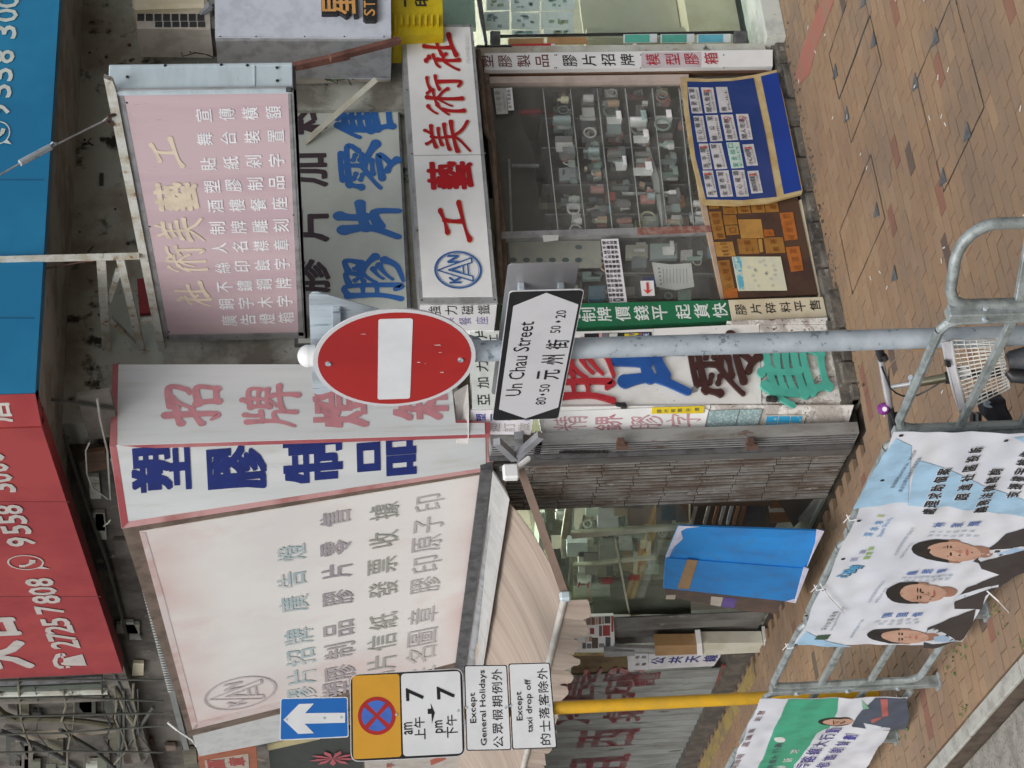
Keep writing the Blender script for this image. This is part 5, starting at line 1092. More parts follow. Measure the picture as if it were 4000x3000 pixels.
ring(TB,-8,520,96,92,.1,t,ink((.55,.60,.56)))
t=thing('red_signboard','short red signboard piece at the building corner','sign',(5.6,YT,bz))
e2=HX(165,1664,5.36); zr=bz; 
e2=HZ(162,1664,bz)
b=MB(); b.prism([(e1.x-.005,YT,bz),(e2.x,e2.y,bz),(e2.x,e2.y,bz+1.2),(e1.x-.005,YT,bz+1.2)],(.08,.08,0)); b.build('board',M['sign_red'],t)
b=MB(); PL2=P3(Vector((e1.x,YT,bz)),Vector((e2.x,e2.y,bz)),Vector((e1.x,YT,bz+1))); txt(b,shift(PL2,-.003),'店',(-10,1608),(-10,1608),110,82,.04); b.build('lettering',ink((.55,.52,.48)),t)
t=thing('red_signboard','long red signboard with white phone numbers along the side street','sign',(5.3,11,bz))
e3=HZ(480,2628,bz); PL3=P3(e2,e3,e2+Vector((0,0,1)))
b=MB(); b.prism([e2+Vector((0,.02,0)),e3,e3+Vector((0,0,1.3)),e2+Vector((0,.02,1.3))],(.14,0,0)); b.build('board',M['sign_red'],t)
TR=shift(PL3,-.004)
dg_=ink((.52,.48,.45))
for ch,X,Y in (('2',253,2517),('7',240,2487),('2',230,2458),('5',217,2429),('7',194,2381),('8',181,2341),('0',167,2308),('8',154,2274)): chars(TR,[(ch,X,Y,110,34)],dg_,t,.05,name='digit')
for ch,X,Y in (('9',82,2115),('5',64,2068),('5',48,2028),('8',33,1990),('3',4,1905),('0',-8,1865),('0',-22,1825),('0',-38,1785)): chars(TR,[(ch,X,Y,112,38)],dg_,t,.05,name='digit')
chars(TR,[('大',0,2560,230,120),('合',-50,2450,240,110)],dg_,t,.07)
ring(TR,100,2196,142,62,.1,t,ink((.52,.48,.45)))
b=MB(); 
for k_,q in enumerate([[(205,2582),(218,2556),(236,2552),(236,2566),(226,2572),(224,2588),(232,2600),(248,2602),(250,2610),(232,2612),(212,2602)],[(240,2560),(252,2572),(322,2556),(338,2600),(262,2600),(240,2596),(238,2590),(248,2588),(248,2572),(238,2570)],[(240,2552),(252,2553),(258,2562),(246,2566)],[(256,2602),(270,2602),(276,2608),(258,2610)]]): b.slab(shift(PL3,-.005-.0006*k_),q,.001)
b.build('icon',ink((.52,.48,.45)),t)
# ---- AC unit ----
t=thing('air_conditioner','cream window air conditioner box with square grille at the top right','air conditioner',HY(820,20,YA-.2))
YK=YA-.45
b=MB(); b.slab(PY(YK),[(515,-60),(516,32),(806,22),(812,-60)],.5); b.build('body',M['cream'],t,bevel=.02)
b=MB(); b.slab(PY(YK+.06),[(528,26),(535,112),(822,116),(818,20)],.3); b.build('grille_frame',mat('cream_dirty',(.48,.44,.38),.6,col2=(.36,.33,.28)),t)
for r_,(Y0,Y1,N,o0) in enumerate(((54,80,8,0),(84,104,8,3))):
    for i in range(N):
        if r_ and i<2: continue
        X0=536+i*33.5+o0; b=MB(); b.slab(PY(YK+.055),[(X0,Y0),(X0,Y1),(X0+27,Y1),(X0+27,Y0)],.02); b.build('grille_hole',M['black'],t)
b=MB(); b.slab(PY(YK+.2),[(600,112),(600,145),(840,150),(840,112)],.2); b.build('underside',M['soot'],t)
t=thing('angle_bracket','grey slotted angle bracket propping the air conditioner','bracket',HY(640,190,YA-.1))
b=MB(); b.bar(HY(822,18,YA-.46),HY(700,132,YA-.2),.05,.03,up=(0,1,0)); b.build('strut',M['strut_grey'],t)
b=MB(); b.bar(HY(690,140,YA-.2),HY(645,192,YA-.02),.045,.03,up=(0,1,0)); b.bar(HY(615,176,YA-.02),HY(842,178,YA-.02),.03,.03,up=(0,1,0)); b.build('strut',M['dark_steel'],t)
rw=random.Random(9)
t=thing('loose_cable','tangle of thin cables hanging from the air conditioner bracket','cable',HY(700,190,YA-.1))
for k_ in range(7):
    pts=[HY(690+rw.uniform(-4,4),130,YA-.15)]
    x_,y_=(570,90) if k_<3 else (690,150)
    tgt=[(575+k_*12,92+k_*6),(620,120),(680,135)] if k_<3 else [(705+rw.uniform(-8,8),170),(712+rw.uniform(-15,40),200+rw.uniform(0,30)),(735+rw.uniform(0,60),205+rw.uniform(-18,20)),(835,225+rw.uniform(-10,10))]
    pts=[HY(a_,c_,YA-.12+rw.uniform(-.04,.04)) for a_,c_ in tgt]
    b=MB(); b.tube(pts,.004,5); b.build('cable',M['black'],t)
t=thing('loose_cable','thin cable knot under the pink sign end panel','cable',HY(1280,300,YA-.1))
for k_ in range(5):
    pts=[HY(1160+rw.uniform(0,10),255+rw.uniform(-5,5),YA-.1),HY(1230+rw.uniform(-5,5),285+rw.uniform(-15,15),YA-.1),HY(1280,310+rw.uniform(-6,6),YA-.1),HY(1310+rw.uniform(-20,30),275+rw.uniform(-8,70),YA-.1),HY(1340+rw.uniform(-30,60),315+rw.uniform(-15,20),YA-.1)]
    b=MB(); b.tube(pts,.004,5); b.build('cable',M['plant'] if k_==0 else M['black'],t)
# ---- top right white box sign + yellow sign ----
YS=YA-.55
t=thing('box_sign','pale blue grey box sign with orange and black raised characters at the top right','sign',HY(1520,60,YS))
b=MB(); b.slab(PY(YS),[(838,-80),(840,140),(1528,146),(1526,-80)],.45); b.build('case',ink((.58,.62,.70)),t)
b=MB(); b.slab(PY(YS+.02),[(840,141),(842,160),(1530,160),(1528,147)],.4); b.build('edge_rail',M['grey_metal'],t)
b=MB(); b.slab(PY(YS+.1),[(842,160),(846,190),(1530,175),(1530,160)],.4); b.build('underside',mat('under_beige',(.35,.32,.28),.7,col2=(.25,.22,.2)),t)
b=MB()
for X in (860,1000,1190,1345,1500): 
    p=HY(X,142,YS-.002); b.disc(p,(0,-1,0),.006,.002,7)
b.build('screw',M['black'],t)
b=MB(); txt(b,PY(YS-.035),'星',(1326,15),(1326,15),140,100,.035,eps=.0,thick=.045); b.build('character_side',M['black'],t)
b=MB(); txt(b,PY(YS-.037),'星',(1322,10),(1322,10),130,92,.02,eps=.0); txt(b,PY(YS-.037),'STA',(1443,48),(1443,-16),44,26,.03,eps=0); b.build('character',ink((.62,.32,.10)),t)
b=MB(); b.slab(PY(YS-.034),[(1416,-80),(1418,72),(1428,80),(1466,80),(1471,72),(1471,-80)],.034); b.build('character_side',M['black'],t)
t=thing('wall_ledge','row of beige bent brackets behind the pale box sign','ledge',HY(1000,220,YA-.1))
for k_ in range(7):
    X=848+k_*62; b=MB(); b.slab(PY(YA-.15),[(X,185),(X,234),(X+70,234),(X+70,205),(X+52,190)],.14); b.build('bracket',mat('beige_br%d'%k_,(.33,.29,.24),.7,col2=(.22,.19,.16)),t)
g=MB(); g.slab(PY(YA+.0),[(1140,170),(1145,235),(1530,225),(1530,165)],.1); g.build('wall_pipe',mat('pipe_beige',(.30,.28,.24),.7,col2=(.18,.16,.14),scale=6),bl)
t=thing('yellow_sign','yellow ribbed box sign with black characters above the lightbox end','sign',HY(1720,60,YS+.1))
b=MB(); b.slab(PY(YS+.15),[(1525,-80),(1530,132),(1536,138),(1732,134),(1726,-80)],.3); b.build('case',ink((.62,.47,.01)),t)
for k_ in range(8):
    X=1541+k_*23.5; b=MB(); b.slab(PY(YS+.12),[(X,55),(X,120 if k_<1 else 94),(X+9,120 if k_<1 else 94),(X+9,54)],.03); b.build('rib',ink((.66,.50,.01)),t)
b=MB(); txt(b,PY(YS+.148),'印',(1645,5),(1645,5),52,42,.05); txt(b,PY(YS+.148),'一',(1582,8),(1582,8),22,40,.06); b.build('lettering',M['black'],t)
# far-right upper shop bits
t=thing('ceiling_fan','grey round fan hanging inside the glass shop','fan',HY(1840,25,YA+.5))
b=MB(); p=HY(1812,27,YA+.5); b.disc(p,(0,-1,0),.05,.02,20,.055); b.build('guard',ink((.25,.25,.28)),t)
b=MB(); b.disc(p+Vector((0,-.025,0)),(0,-1,0),.03,.01,16); b.build('hub',ink((.38,.38,.42)),t)
b=MB(); b.slab(PY(YA+.3),[(1750,-60),(1755,92),(1850,95),(1848,-60)],.05); o=b.build('white_column',ink((.62,.68,.68)),gs)
b=MB(); b.prism([HY(1862,-20,YA-.05),HY(1880,-20,YA-.05),HY(1893,80,YA-.05),HY(1905,168,YA-.05),HY(1893,170,YA-.05),HY(1878,85,YA-.05)],(0,.03,0)); b.build('dark_arm',M['dark_steel'],gs)
g=MB(); g.slab(PY(YA-.02),[(1860,176),(1862,186),(2000,184),(2000,174)],.12); g.build('lintel',M['dark_steel'],bl)
g=MB(); g.slab(PY(YA+.1),[(1725,-60),(1725,110),(1860,110),(1850,-60)],.04); g.build('wall_tile',ink((.40,.50,.45)),bl)
# ================= dark side wall bits under red sign =================
t=thing('wall_pipe','pale pipe with a spiky strip running along the sooty side wall','pipe',(5.45,12,4.6))
zz=HX(560,2200,5.5).z
b=MB(); b.box((5.50,10.3,zz+.0),(5.56,16,zz+.05)); b.build('rail',mat('rail_g',(.2,.21,.2),.6),t)
b=MB()
for k_ in range(60):
    y_=11.2+k_*.055; b.add([(5.49,y_,zz+.055),(5.49,y_+.04,zz+.055),(5.49,y_+.02,zz+.0)],[(0,1,2)])
b.build('tooth',ink((.5,.52,.5)),t)
b=MB(); b.tube([HX(380,1560,5.5),HX(392,1640,5.5),HX(420,1760,5.5),HX(432,1950,5.5)],.008,6); b.build('cable',ink((.35,.34,.3)),t)
b=MB(); b.tube([HX(350,1728,5.45),HX(335,1760,5.45),HX(340,1850,5.45),HX(360,1905,5.45),HX(422,1948,5.45)],.006,6); b.build('cable',ink((.4,.38,.32)),t)
b=MB(); b.tube([HX(405,2055,5.45),HX(425,2040,5.45),HX(432,2030,5.45)],.006,6); b.build('cable',ink((.4,.38,.32)),t)
b=MB(); b.tube([HX(655,2822,5.4),HX(690,2850,5.35),HX(750,2890,5.3),HX(772,2918,5.3)],.012,6); b.build('cable',M['white_plain'],t)
for q,mt in (((( 470,2430),(520,2432),(555,2500),(500,2500)),'concrete_pale'),(((455,2440),(545,2440),(545,2475),(455,2475)),'concrete'),(((520,2590),(562,2592),(560,2638),(516,2640)),'cream'),(((300,1550),(430,1530),(470,1700),(350,1720)),'soot'),(((340,1770),(410,1760),(425,1830),(345,1845)),'brown_wood')):
    g=MB(); g.slab(PX(5.58),q,.03); g.build('patch',M[mt],bl)
# far clutter lower left of the photo: pipes and frames on the side wall
m('dull_rail',(.08,.082,.072),.7)
t=thing('wall_pipes','bundle of old pipes and rails on the dark wall beyond the red signboard','pipe',(5.5,15.5,4.5))
m('dull_cream',(.17,.16,.115),.7,col2=(.10,.09,.065))
def pipe(pts,r,mt,nm='pipe'):
    b=MB(); b.tube([HX(a_,c_,5.5) for a_,c_ in pts],r,8); b.build(nm,mt,t,smooth=True)
pipe([(-40,2668),(180,2660),(400,2648)],.03,M['dark_steel']); pipe([(-40,2690),(200,2683),(400,2675)],.024,mat('pg',(.10,.12,.10),.5,.2)); pipe([(-40,2712),(200,2705),(420,2700)],.03,M['concrete']); pipe([(-20,2735),(220,2732),(430,2722)],.035,M['soot']); pipe([(-20,2760),(15,2790),(60,2808),(240,2812),(330,2820),(440,2835)],.03,mat('olivep',(.14,.13,.09),.6)); 
pipe([(445,2680),(470,2720),(500,2790),(530,2830)],.028,M['dull_cream'],'conduit'); pipe([(445,2632),(490,2720),(540,2850)],.014,M['dark_steel'],'conduit'); pipe([(465,2770),(468,2880),(462,3020)],.022,M['dull_rail'],'rail'); pipe([(600,2762),(540,2850),(475,2950)],.018,M['dull_rail'],'rail'); pipe([(0,2855),(180,2925),(320,3010)],.025,M['dark_steel'],'rail'); pipe([(235,2850),(370,2930),(460,3010)],.018,M['dull_rail'],'rail')
b=MB(); b.slab(PX(5.56),[(20,2820),(10,2850),(450,2850),(440,2800)],.02); b.build('dark_panel',M['soot'],t)
b=MB(); b.slab(PX(5.56),[(60,2870),(60,2900),(265,2880),(240,2850)],.03); b.slab(PX(5.56),[(280,2870),(300,2880),(460,2858),(440,2840)],.03); b.build('ledge',mat('ledge_b',(.26,.22,.17),.7),t)
for X,Y in ((120,2975),(180,2985),(230,2990),(380,2960)):
    b=MB(); b.slab(PX(5.56),[(X,Y),(X,Y+60),(X+38,Y+60),(X+38,Y)],.03); b.build('grille_panel',mat('olive_box%d'%X,(.16,.17,.13),.7),t)
t=thing('side_sign','rust red sign with cream seal characters at the far left','sign',HX(1000,2980,5.2))
b=MB(); b.slab(PX(5.2),[(772,2958),(795,3060),(1010,3060),(1000,2920)],.04); b.build('board',ink((.33,.11,.06)),t)
b=MB(); b.slab(PX(5.196),[(800,2972),(808,3040),(975,3040),(970,2945)],.003); b.build('inner_panel',ink((.42,.36,.30)),t)
b=MB(); txt(b,PX(5.195),'圖章',(845,2985),(925,2975),68,34,.04); b.build('lettering',ink((.36,.07,.06)),t)
t=thing('side_sign','dark sign panel with a pink flower print behind the no stopping sign','sign',HX(1350,2960,5.3))
b=MB(); b.slab(PX(5.3),[(1048,2925),(1062,3060),(1420,3060),(1410,2860)],.04); b.build('board',ink((.05,.055,.05)),t)
b=MB(); b.slab(PX(5.296),[(1045,2915),(1048,2932),(1250,2888),(1250,2872)],.02); b.build('edge',ink((.45,.4,.22)),t)
b=MB()
for k_ in range(9):
    an=k_*.7; c=HX(1300,2962,5.29); u=Vector((0,math.cos(an),math.sin(an))); v=Vector((0,-math.sin(an),math.cos(an))); e=Vector((-.001*k_,0,0)); b.add([c+e,c+u*.14+v*.03+e,c+u*.22+e,c+u*.14-v*.03+e],[(0,1,2,3)])
b.build('flower_print',ink((.40,.10,.12)),t)
t=thing('side_sign','pale board with a short row of red and black characters behind the parking plates','sign',HX(1800,2960,5.3))
b=MB(); b.slab(PX(5.31),[(1500,2958),(1502,3060),(1800,3060),(1800,2900),(1690,2910)],.04); b.slab(PX(5.31),[(1420,2940),(1430,3060),(1500,3060),(1500,2930)],.04); b.build('board',ink((.45,.42,.38)),t)
b=MB(); b.slab(PX(5.305),[(1680,2970),(1684,2990),(1740,2968),(1738,2950)],.003); txt(b,PX(5.305),'平',(1525,2990),(1525,2990),30,20,.03); b.build('lettering',ink((.4,.12,.08)),t)

rq=random.Random(31); t=thing('wall_clutter','dark old fittings and boards on the sooty side wall above the faded panel','fittings',(5.55,13,4.7))
for k_ in range(26):
    X=rq.uniform(215,640); Y=rq.uniform(1700,2620)
    if X<150+ (Y-1550)*.33+50 or X>470+(Y-2065)*.33-25: continue
    b=MB(); w_=rq.uniform(30,120); h_=rq.uniform(18,60); b.slab(PX(5.585),[(X,Y),(X+h_*.2,Y+w_),(X+h_*1.2,Y+w_),(X+h_,Y)],.03)
    b.build('board',rq.choice([M['soot'],M['dull_rail'],M['concrete'],M['brown_frame']]),t)
for pts in ([(250,1700),(330,1950),(420,2200),(500,2500)],[(200,1560),(330,1580),(450,1600)]):
    b=MB(); b.tube([HX(a_,c_,5.56) for a_,c_ in pts],.012,6); b.build('conduit',M['dull_rail'],t)

# denser services on the side wall beyond the red signboard
t=thing('service_frame','dim steel frames, ducts and cable bundles on the side wall at the far upper end','fittings',(5.5,16,4.9))
for k_ in range(16):
    X=rq.uniform(-20,430); Y=rq.uniform(2660,2990); b=MB(); w_=rq.uniform(40,170); h_=rq.uniform(14,70)
    b.slab(PX(5.57),[(X,Y),(X,Y+w_),(X+h_,Y+w_),(X+h_,Y)],.03); b.build('duct_panel',rq.choice([M['soot'],M['dull_rail'],M['brown_frame'],M['dull_cream'],M['concrete']]),t)
for k_ in range(10):
    X=rq.uniform(430,720); Y=rq.uniform(2680,2960); b=MB(); w_=rq.uniform(20,90); h_=rq.uniform(12,60)
    b.slab(PX(5.57),[(X,Y),(X+h_*.2,Y+w_),(X+h_*1.1,Y+w_),(X+h_,Y)],.03); b.build('fitting',rq.choice([M['soot'],M['dull_rail'],M['brown_frame'],M['dull_cream'],M['rust']]),t)
for k_ in range(9):
    X0=rq.uniform(-20,620); Y0=rq.uniform(2640,2700); pts=[HX(X0+q*rq.uniform(-4,14),Y0+q*60,5.48) for q in range(6)]
    b=MB(); b.tube(pts,rq.uniform(.004,.012),6); b.build('cable',rq.choice([M['black'],M['dull_rail'],M['dull_cream']]),t)
for k_ in range(5):
    Y0=2660+k_*70; b=MB(); b.tube([HX(-30,Y0,5.46),HX(250,Y0-6,5.46),HX(640,Y0+rq.uniform(-40,20),5.46)],.009,6); b.build('conduit',M['dull_rail'],t)
# stains, bolts and cable ends on the front wall
t=thing('wall_fixings','rusty bolts, holes and short cable ends on the stained wall above the pink sign','fittings',(7.5,YA+.1,5))
for X,Y in ((505,175),(560,140),(510,235),(620,300),(330,545),(335,560),(655,215),(500,950),(450,816),(520,230),(285,630),(350,205),(415,222),(312,905),(240,10),(260,25),(210,840)):
    b=MB(); p=HY(X,Y,YA+.115); b.disc(p,(0,-1,0),rq.uniform(.006,.016),.012,8); b.build('bolt',rq.choice([M['rust'],M['black'],M['dull_rail']]),t)
for k_ in range(5):
    X,Y=((355,975),(372,990),(350,560),(355,540),(395,1240))[k_]; b=MB(); b.tube([HY(X,Y,YA+.1),HY(X-12,Y+rq.uniform(-20,20),YA+.02),HY(X+10,Y+rq.uniform(-30,30),YA+.05)],.005,6); b.build('cable',M['black'],t)
b=MB(); b.slab(PY(YA+.105),[(388,675),(388,722),(404,722),(404,675)],.01); b.build('cover_plate',M['dull_rail'],t)

# seams and screws on the big sign faces
b=MB()
for Y in (700,1240): b.slab(shift(TB,.001),[(-60,Y),(-60,Y+3),(215-Y*.066,Y+3),(215-Y*.066,Y)],.003)
o=[q for q in COL.objects if q.name.startswith('blue_signboard')][0]; b.build('panel_seam',ink((.01,.09,.18)),o)['kind']='stuff'
o=[q for q in COL.objects if q.get('label','').startswith('long red signboard')][0]; b=MB()
for Y in (1960,2330): b.slab(shift(PL3,-.002),[(-60,Y),(-60,Y+2),(175+(Y-1664)*.33,Y+2),(175+(Y-1664)*.33,Y)],.002)
b.build('panel_seam',ink((.15,.02,.025)),o)['kind']='stuff'
o=[q for q in COL.objects if q.name.startswith('lightbox_sign')][0]; b=MB()
for X,Y in ((1578,98),(1838,100),(1610,600),(1895,598),(1648,1172),(1932,1170),(1590,350),(1870,345),(1630,900),(1915,890)): b.disc(HY(X,Y,YL-.002),(0,-1,0),.007,.004,8)
b.build('screw',M['dark_steel'],o)
# ================= railing =================
rl=[]
PTS=[Vector(p) for p in ((3.45,14.6,0),(3.46,13.5,0),(3.475,12.5,0),(3.485,11.55,0),(3.495,10.6,0),(3.502,9.66,0),(3.535,8.71,0),(3.58,7.76,0),(3.628,6.82,0),(3.695,5.93,0))]
END=Vector((3.90,5.60,0))
t=thing('pedestrian_railing','galvanised steel kerbside railing hung with banners','railing',(3.55,8,0))
def panel(a,b_,last=False):
    d=(b_-a).normalized(); p=a+d*.045; q=b_-d*.045
    r=.07; zt,zb=1.0,.13
    def P_(s,z): return p.lerp(q,s)+Vector((0,0,z))
    L=(q-p).length; rs_=r/L
    loop=[P_(rs_,zt),P_(1-rs_,zt),P_(1-rs_*.3,zt-r*.3),P_(1,zt-r),P_(1,zb+r),P_(1-rs_*.3,zb+r*.3),P_(1-rs_,zb),P_(rs_,zb),P_(rs_*.3,zb+r*.3),P_(0,zb+r),P_(0,zt-r),P_(rs_*.3,zt-r*.3),P_(rs_,zt)]
    b=MB(); b.tube(loop,.021,8,False); b.build('rail_frame',M['galv_rail'],t,smooth=True)
    for z in (.71,.42): b=MB(); b.bar(P_(0,z),P_(1,z),.028,.034); b.build('rail_bar',M['galv_rail'],t,bevel=.003)
for i in range(len(PTS)-1): panel(PTS[i+1],PTS[i])
for i,p in enumerate(PTS):
    b=MB(); b.box(p+Vector((-.03,-.028,-.05)),p+Vector((.03,.028,1.0))); b.box(p+Vector((-.045,-.045,-.01)),p+Vector((.045,.045,.012))); o=b.build('post',M['galv_rail'],t,bevel=.004)
    for z in (.25,.55,.85):
        b=MB(); b.disc(p+Vector((-.03,0,z)),(-1,0,0),.012,-.012,8); b.disc(p+Vector((0,-.028,z)),(0,-1,0),.012,-.012,8); b.build('bolt',M['galv'],o)
# last short curved end panel
a=PTS[-1]+Vector((.02,-.03,0)); e=END; d=(e-a).normalized()
ZR=1.0
top=[a+Vector((0,0,ZR-.07)),a+d*.02+Vector((0,0,ZR-.02)),a+d*.07+Vector((0,0,ZR))]
L=(e-a).length; r=.16
top+=[a+d*(L-r)+Vector((0,0,ZR))]+[a+d*(L-r+r*math.sin(k*math.pi/12))+Vector((0,0,ZR-r+r*math.cos(k*math.pi/12))) for k in range(1,7)]+[e+Vector((0,0,0))]
b=MB(); b.tube([a+Vector((0,0,.05))]+top,.024,10); b.build('end_loop',M['galv_rail'],t,smooth=True)
for z in (.71,.42): b=MB(); b.bar(a+Vector((0,0,z)),e+Vector((0,0,z)),.028,.034); b.build('rail_bar',M['galv_rail'],t,bevel=.003)
# ================= grey pole with signs =================
GP0=Vector((3.83,6.34,0))
t=thing('sign_pole','tall galvanised steel pole with spotted stains behind the railing','pole',GP0)
b=MB(); b.tube([GP0+Vector((0,0,-.1)),GP0+Vector((0,0,3.56))],.0445,24); b.build('shaft',M['galv'],t,smooth=True)
b=MB(); n=8; b.tube([GP0+Vector((0,0,3.56+.045*math.sin(i*math.pi/2/n)-.0)) for i in range(n+1)],[.047*math.cos(i*math.pi/2/n)+.0005 for i in range(n+1)],20); b.tube([GP0+Vector((0,0,3.53)),GP0+Vector((0,0,3.562))],.047,20); b.build('cap',M['white_plain'],t,smooth=True)
# no entry sign
c=Vector((3.745,6.27,3.21)); ang=R_(180+5.5); nn=Vector((math.cos(ang),math.sin(ang),0)); c=Vector((GP0.x,GP0.y,3.21))+nn*.075+Vector((nn.y,-nn.x,0))*-.0
# shift along the plate so that it hangs slightly left of the pole
u=Vector((-nn.y,nn.x,0)); 
if u.dot(_R)<0: u=-u
tgt=HX(1541,1409,c.x); c=c+u*((tgt-c).dot(u))
t=thing('no_entry_sign','round red no entry sign with a white bar on the grey pole','traffic sign',c-Vector((0,0,.33)))
RR=.331
b=MB(); b.disc(c,nn,RR,.004,64); b.disc(c-nn*.004,nn,RR-.01,.012,64); b.build('plate',M['refl_grey'],t)
b=MB(); b.disc(c+nn*.0015,nn,RR-.019,.0012,64); b.build('red_disc',M['sign_red2'],t)
def onplate(pts,z): return [c+nn*z+u*a_+Vector((0,0,b_)) for a_,b_ in pts]
def rr2(w_,h_,r_,n=5):
    out=[]
    for cx,cy,a0 in ((w_-r_,h_-r_,0),(-w_+r_,h_-r_,90),(-w_+r_,-h_+r_,180),(w_-r_,-h_+r_,270)):
        for k in range(n+1): a_=R_(a0+90*k/n); out.append((cx+r_*math.cos(a_),cy+r_*math.sin(a_)))
    return out
hb=.068
b=MB(); b.prism([p+Vector((0,0,0)) for p in onplate(rr2(.275,hb,.012),.0032)],-nn*.001); b.build('white_bar',M['refl_white'],t)
b=MB()
for z in (.27,-.27): b.disc(c+nn*.008+Vector((0,0,z))+u*-.01,nn,.012,.008,12)
b.build('rivet',M['galv'],t)
b=MB(); pr=random.Random(2)
for k in range(13):
    a_=pr.uniform(-.27,.27); q=pr.uniform(-.27,.27)
    if a_*a_+q*q>.075 or abs(q)<.08: continue
    l=pr.uniform(.002,.016); h_=pr.uniform(.001,.004); b.prism(onplate([(a_-h_,q-l),(a_+h_,q-l*.6),(a_+h_*.6,q+l),(a_-h_*.5,q+l*.7)],.0036),-nn*.0004)
b.build('scratch',ink((.62,.45,.42)),t)
b=MB()
for z in (.24,-.24):
    b.bar(c-nn*.014+Vector((0,0,z))-u*.1,c-nn*.014+Vector((0,0,z))+u*.1,.02,.03)
    b.tube([GP0+Vector((.053*math.cos(k*math.pi/8),.053*math.sin(k*math.pi/8),3.21+z)) for k in range(17)],.008,6)
b.build('clamp',M['black'],t)
# give way sign seen from behind
t=thing('give_way_sign_back','bare grey metal back of a triangular give way sign behind the red disc','traffic sign',Vector((3.92,6.3,2.75)))
xg=3.905; v1=HX(1205,1130,xg); v2=HX(1222,1552,xg); 
wd=(v2-v1).length; mid=(v1+v2)/2; apex=Vector((xg,mid.y,mid.z-wd*.866))
tri=[v1,v2,apex]; out=[]
for i in range(3):
    p=tri[i]; a_=(tri[i-1]-p).normalized()*.07; q=(tri[(i+1)%3]-p).normalized()*.07
    for k in range(6):
        s_=k/5; out.append(p+a_*(1-s_)**2+q*s_**2)
b=MB(); b.prism(out,(.004,0,0)); b.build('plate',M['back_metal'],t)
b=MB(); b.bar(Vector((xg-.012,mid.y-.3,3.44)),Vector((xg-.012,mid.y+.3,3.44)),.02,.03); b.build('channel',M['galv'],t)
b=MB(); b.box((xg-.06,GP0.y-.06,3.42),(xg-.01,GP0.y+.06,3.47)); b.build('clamp',M['black'],t)
# street name plates
XN=3.75
t=thing('street_nameplate','black edged white street name plate with a pointed arrow shape on the grey pole','street sign',HX(2200,1380,XN))
NP=PX(XN)
Q=[(1921,1640),(1990,1134),(2283,1134),(2180,1640)]
w3=[H(a_,b_,NP) for a_,b_ in Q]; yl=(w3[0].y+w3[3].y)/2+.0; yr=(w3[1].y+w3[2].y)/2; zt=(w3[0].z+w3[1].z)/2; zb=(w3[2].z+w3[3].z)/2
def rect(yA,yB,z0,z1,r_,x,n=5):
    out=[]
    for cy,cz,a0 in ((yA-r_,z1-r_,0),(yB+r_,z1-r_,90),(yB+r_,z0+r_,180),(yA-r_,z0+r_,270)):
        for k in range(n+1): a_=R_(a0+90*k/n); out.append((x,cy+r_*math.cos(a_),cz+r_*math.sin(a_)))
    return out
b=MB(); b.prism(rect(yl,yr,zb,zt,.02,XN),(.004,0,0)); b.build('plate',M['refl_grey'],t)
b=MB(); b.prism(rect(yl-.004,yr+.004,zb+.003,zt-.003,.018,XN-.001),(.0015,0,0)); b.build('black_panel',M['ink_black'],t)
zm=(zt+zb)/2; yy2=[yl-.015,yl-.105,yr+.105,yr+.015]
b=MB(); b.prism([(XN-.002,yy2[0],zm),(XN-.002,yy2[1],zt-.024),(XN-.002,yy2[2],zt-.024),(XN-.002,yy2[3],zm),(XN-.002,yy2[2],zb+.012),(XN-.002,yy2[1],zb+.012)],(.0008,0,0)); b.build('arrow_panel',M['refl_grey'],t)
NT=PX(XN-.0024)
b=MB(); line(b,NT,'Un Chau Street',((2003,1546),(2055,1256),62),.0,eps=.001); 
txt(b,NT,'元州街',(2142,1463),(2177,1345),88,38,.012,eps=.001)
line(b,NT,'80',((2110,1580),(2115,1552),40),.0,eps=.001); line(b,NT,'50',((2125,1530),(2130,1501),40),.0,eps=.001)
line(b,NT,'50',((2168,1300),(2172,1272),40),.0,eps=.001); line(b,NT,'20',((2188,1242),(2193,1212),40),.0,eps=.001)
for X,Y in ((2119,1541),(2180,1256)):
    p=H(X,Y,NT)-Vector((.001,0,0)); b.add([p+Vector((0,.009,0)),p+Vector((0,0,.011)),p+Vector((0,-.009,0)),p+Vector((0,0,-.011))],[(0,1,2,3)])
b.build('lettering',M['ink_black'],t)
t=thing('street_nameplate','grey metal back of the second street name plate behind the first','street sign',HX(2250,1060,XN+.17))
XB2=XN+.17
q0=HX(1985,1032,XB2); q1=HX(2262,1030,XB2); dy=yl-yr
b=MB(); b.prism(rect(q0.y+dy,q0.y,q1.z+.0,q0.z,.02,XB2),(.004,0,0)); b.build('plate',M['plate_back'],t)
for X in (2035,2190):
    b=MB(); p=HX(X,1112,XB2); b.box(p+Vector((-.035,-.02,-.012)),p+Vector((0,.02,.014))); b.build('clamp',M['galv'],t,bevel=.003)
    b=MB(); b.bar(p+Vector((-.03,0,0)),Vector((XN+.02,p.y,p.z)),.02,.012); b.bar(Vector((XN+.025,p.y,p.z)),Vector((XN+.025,yl-.1,p.z)),.012,.02); b.build('channel',M['galv'],t)
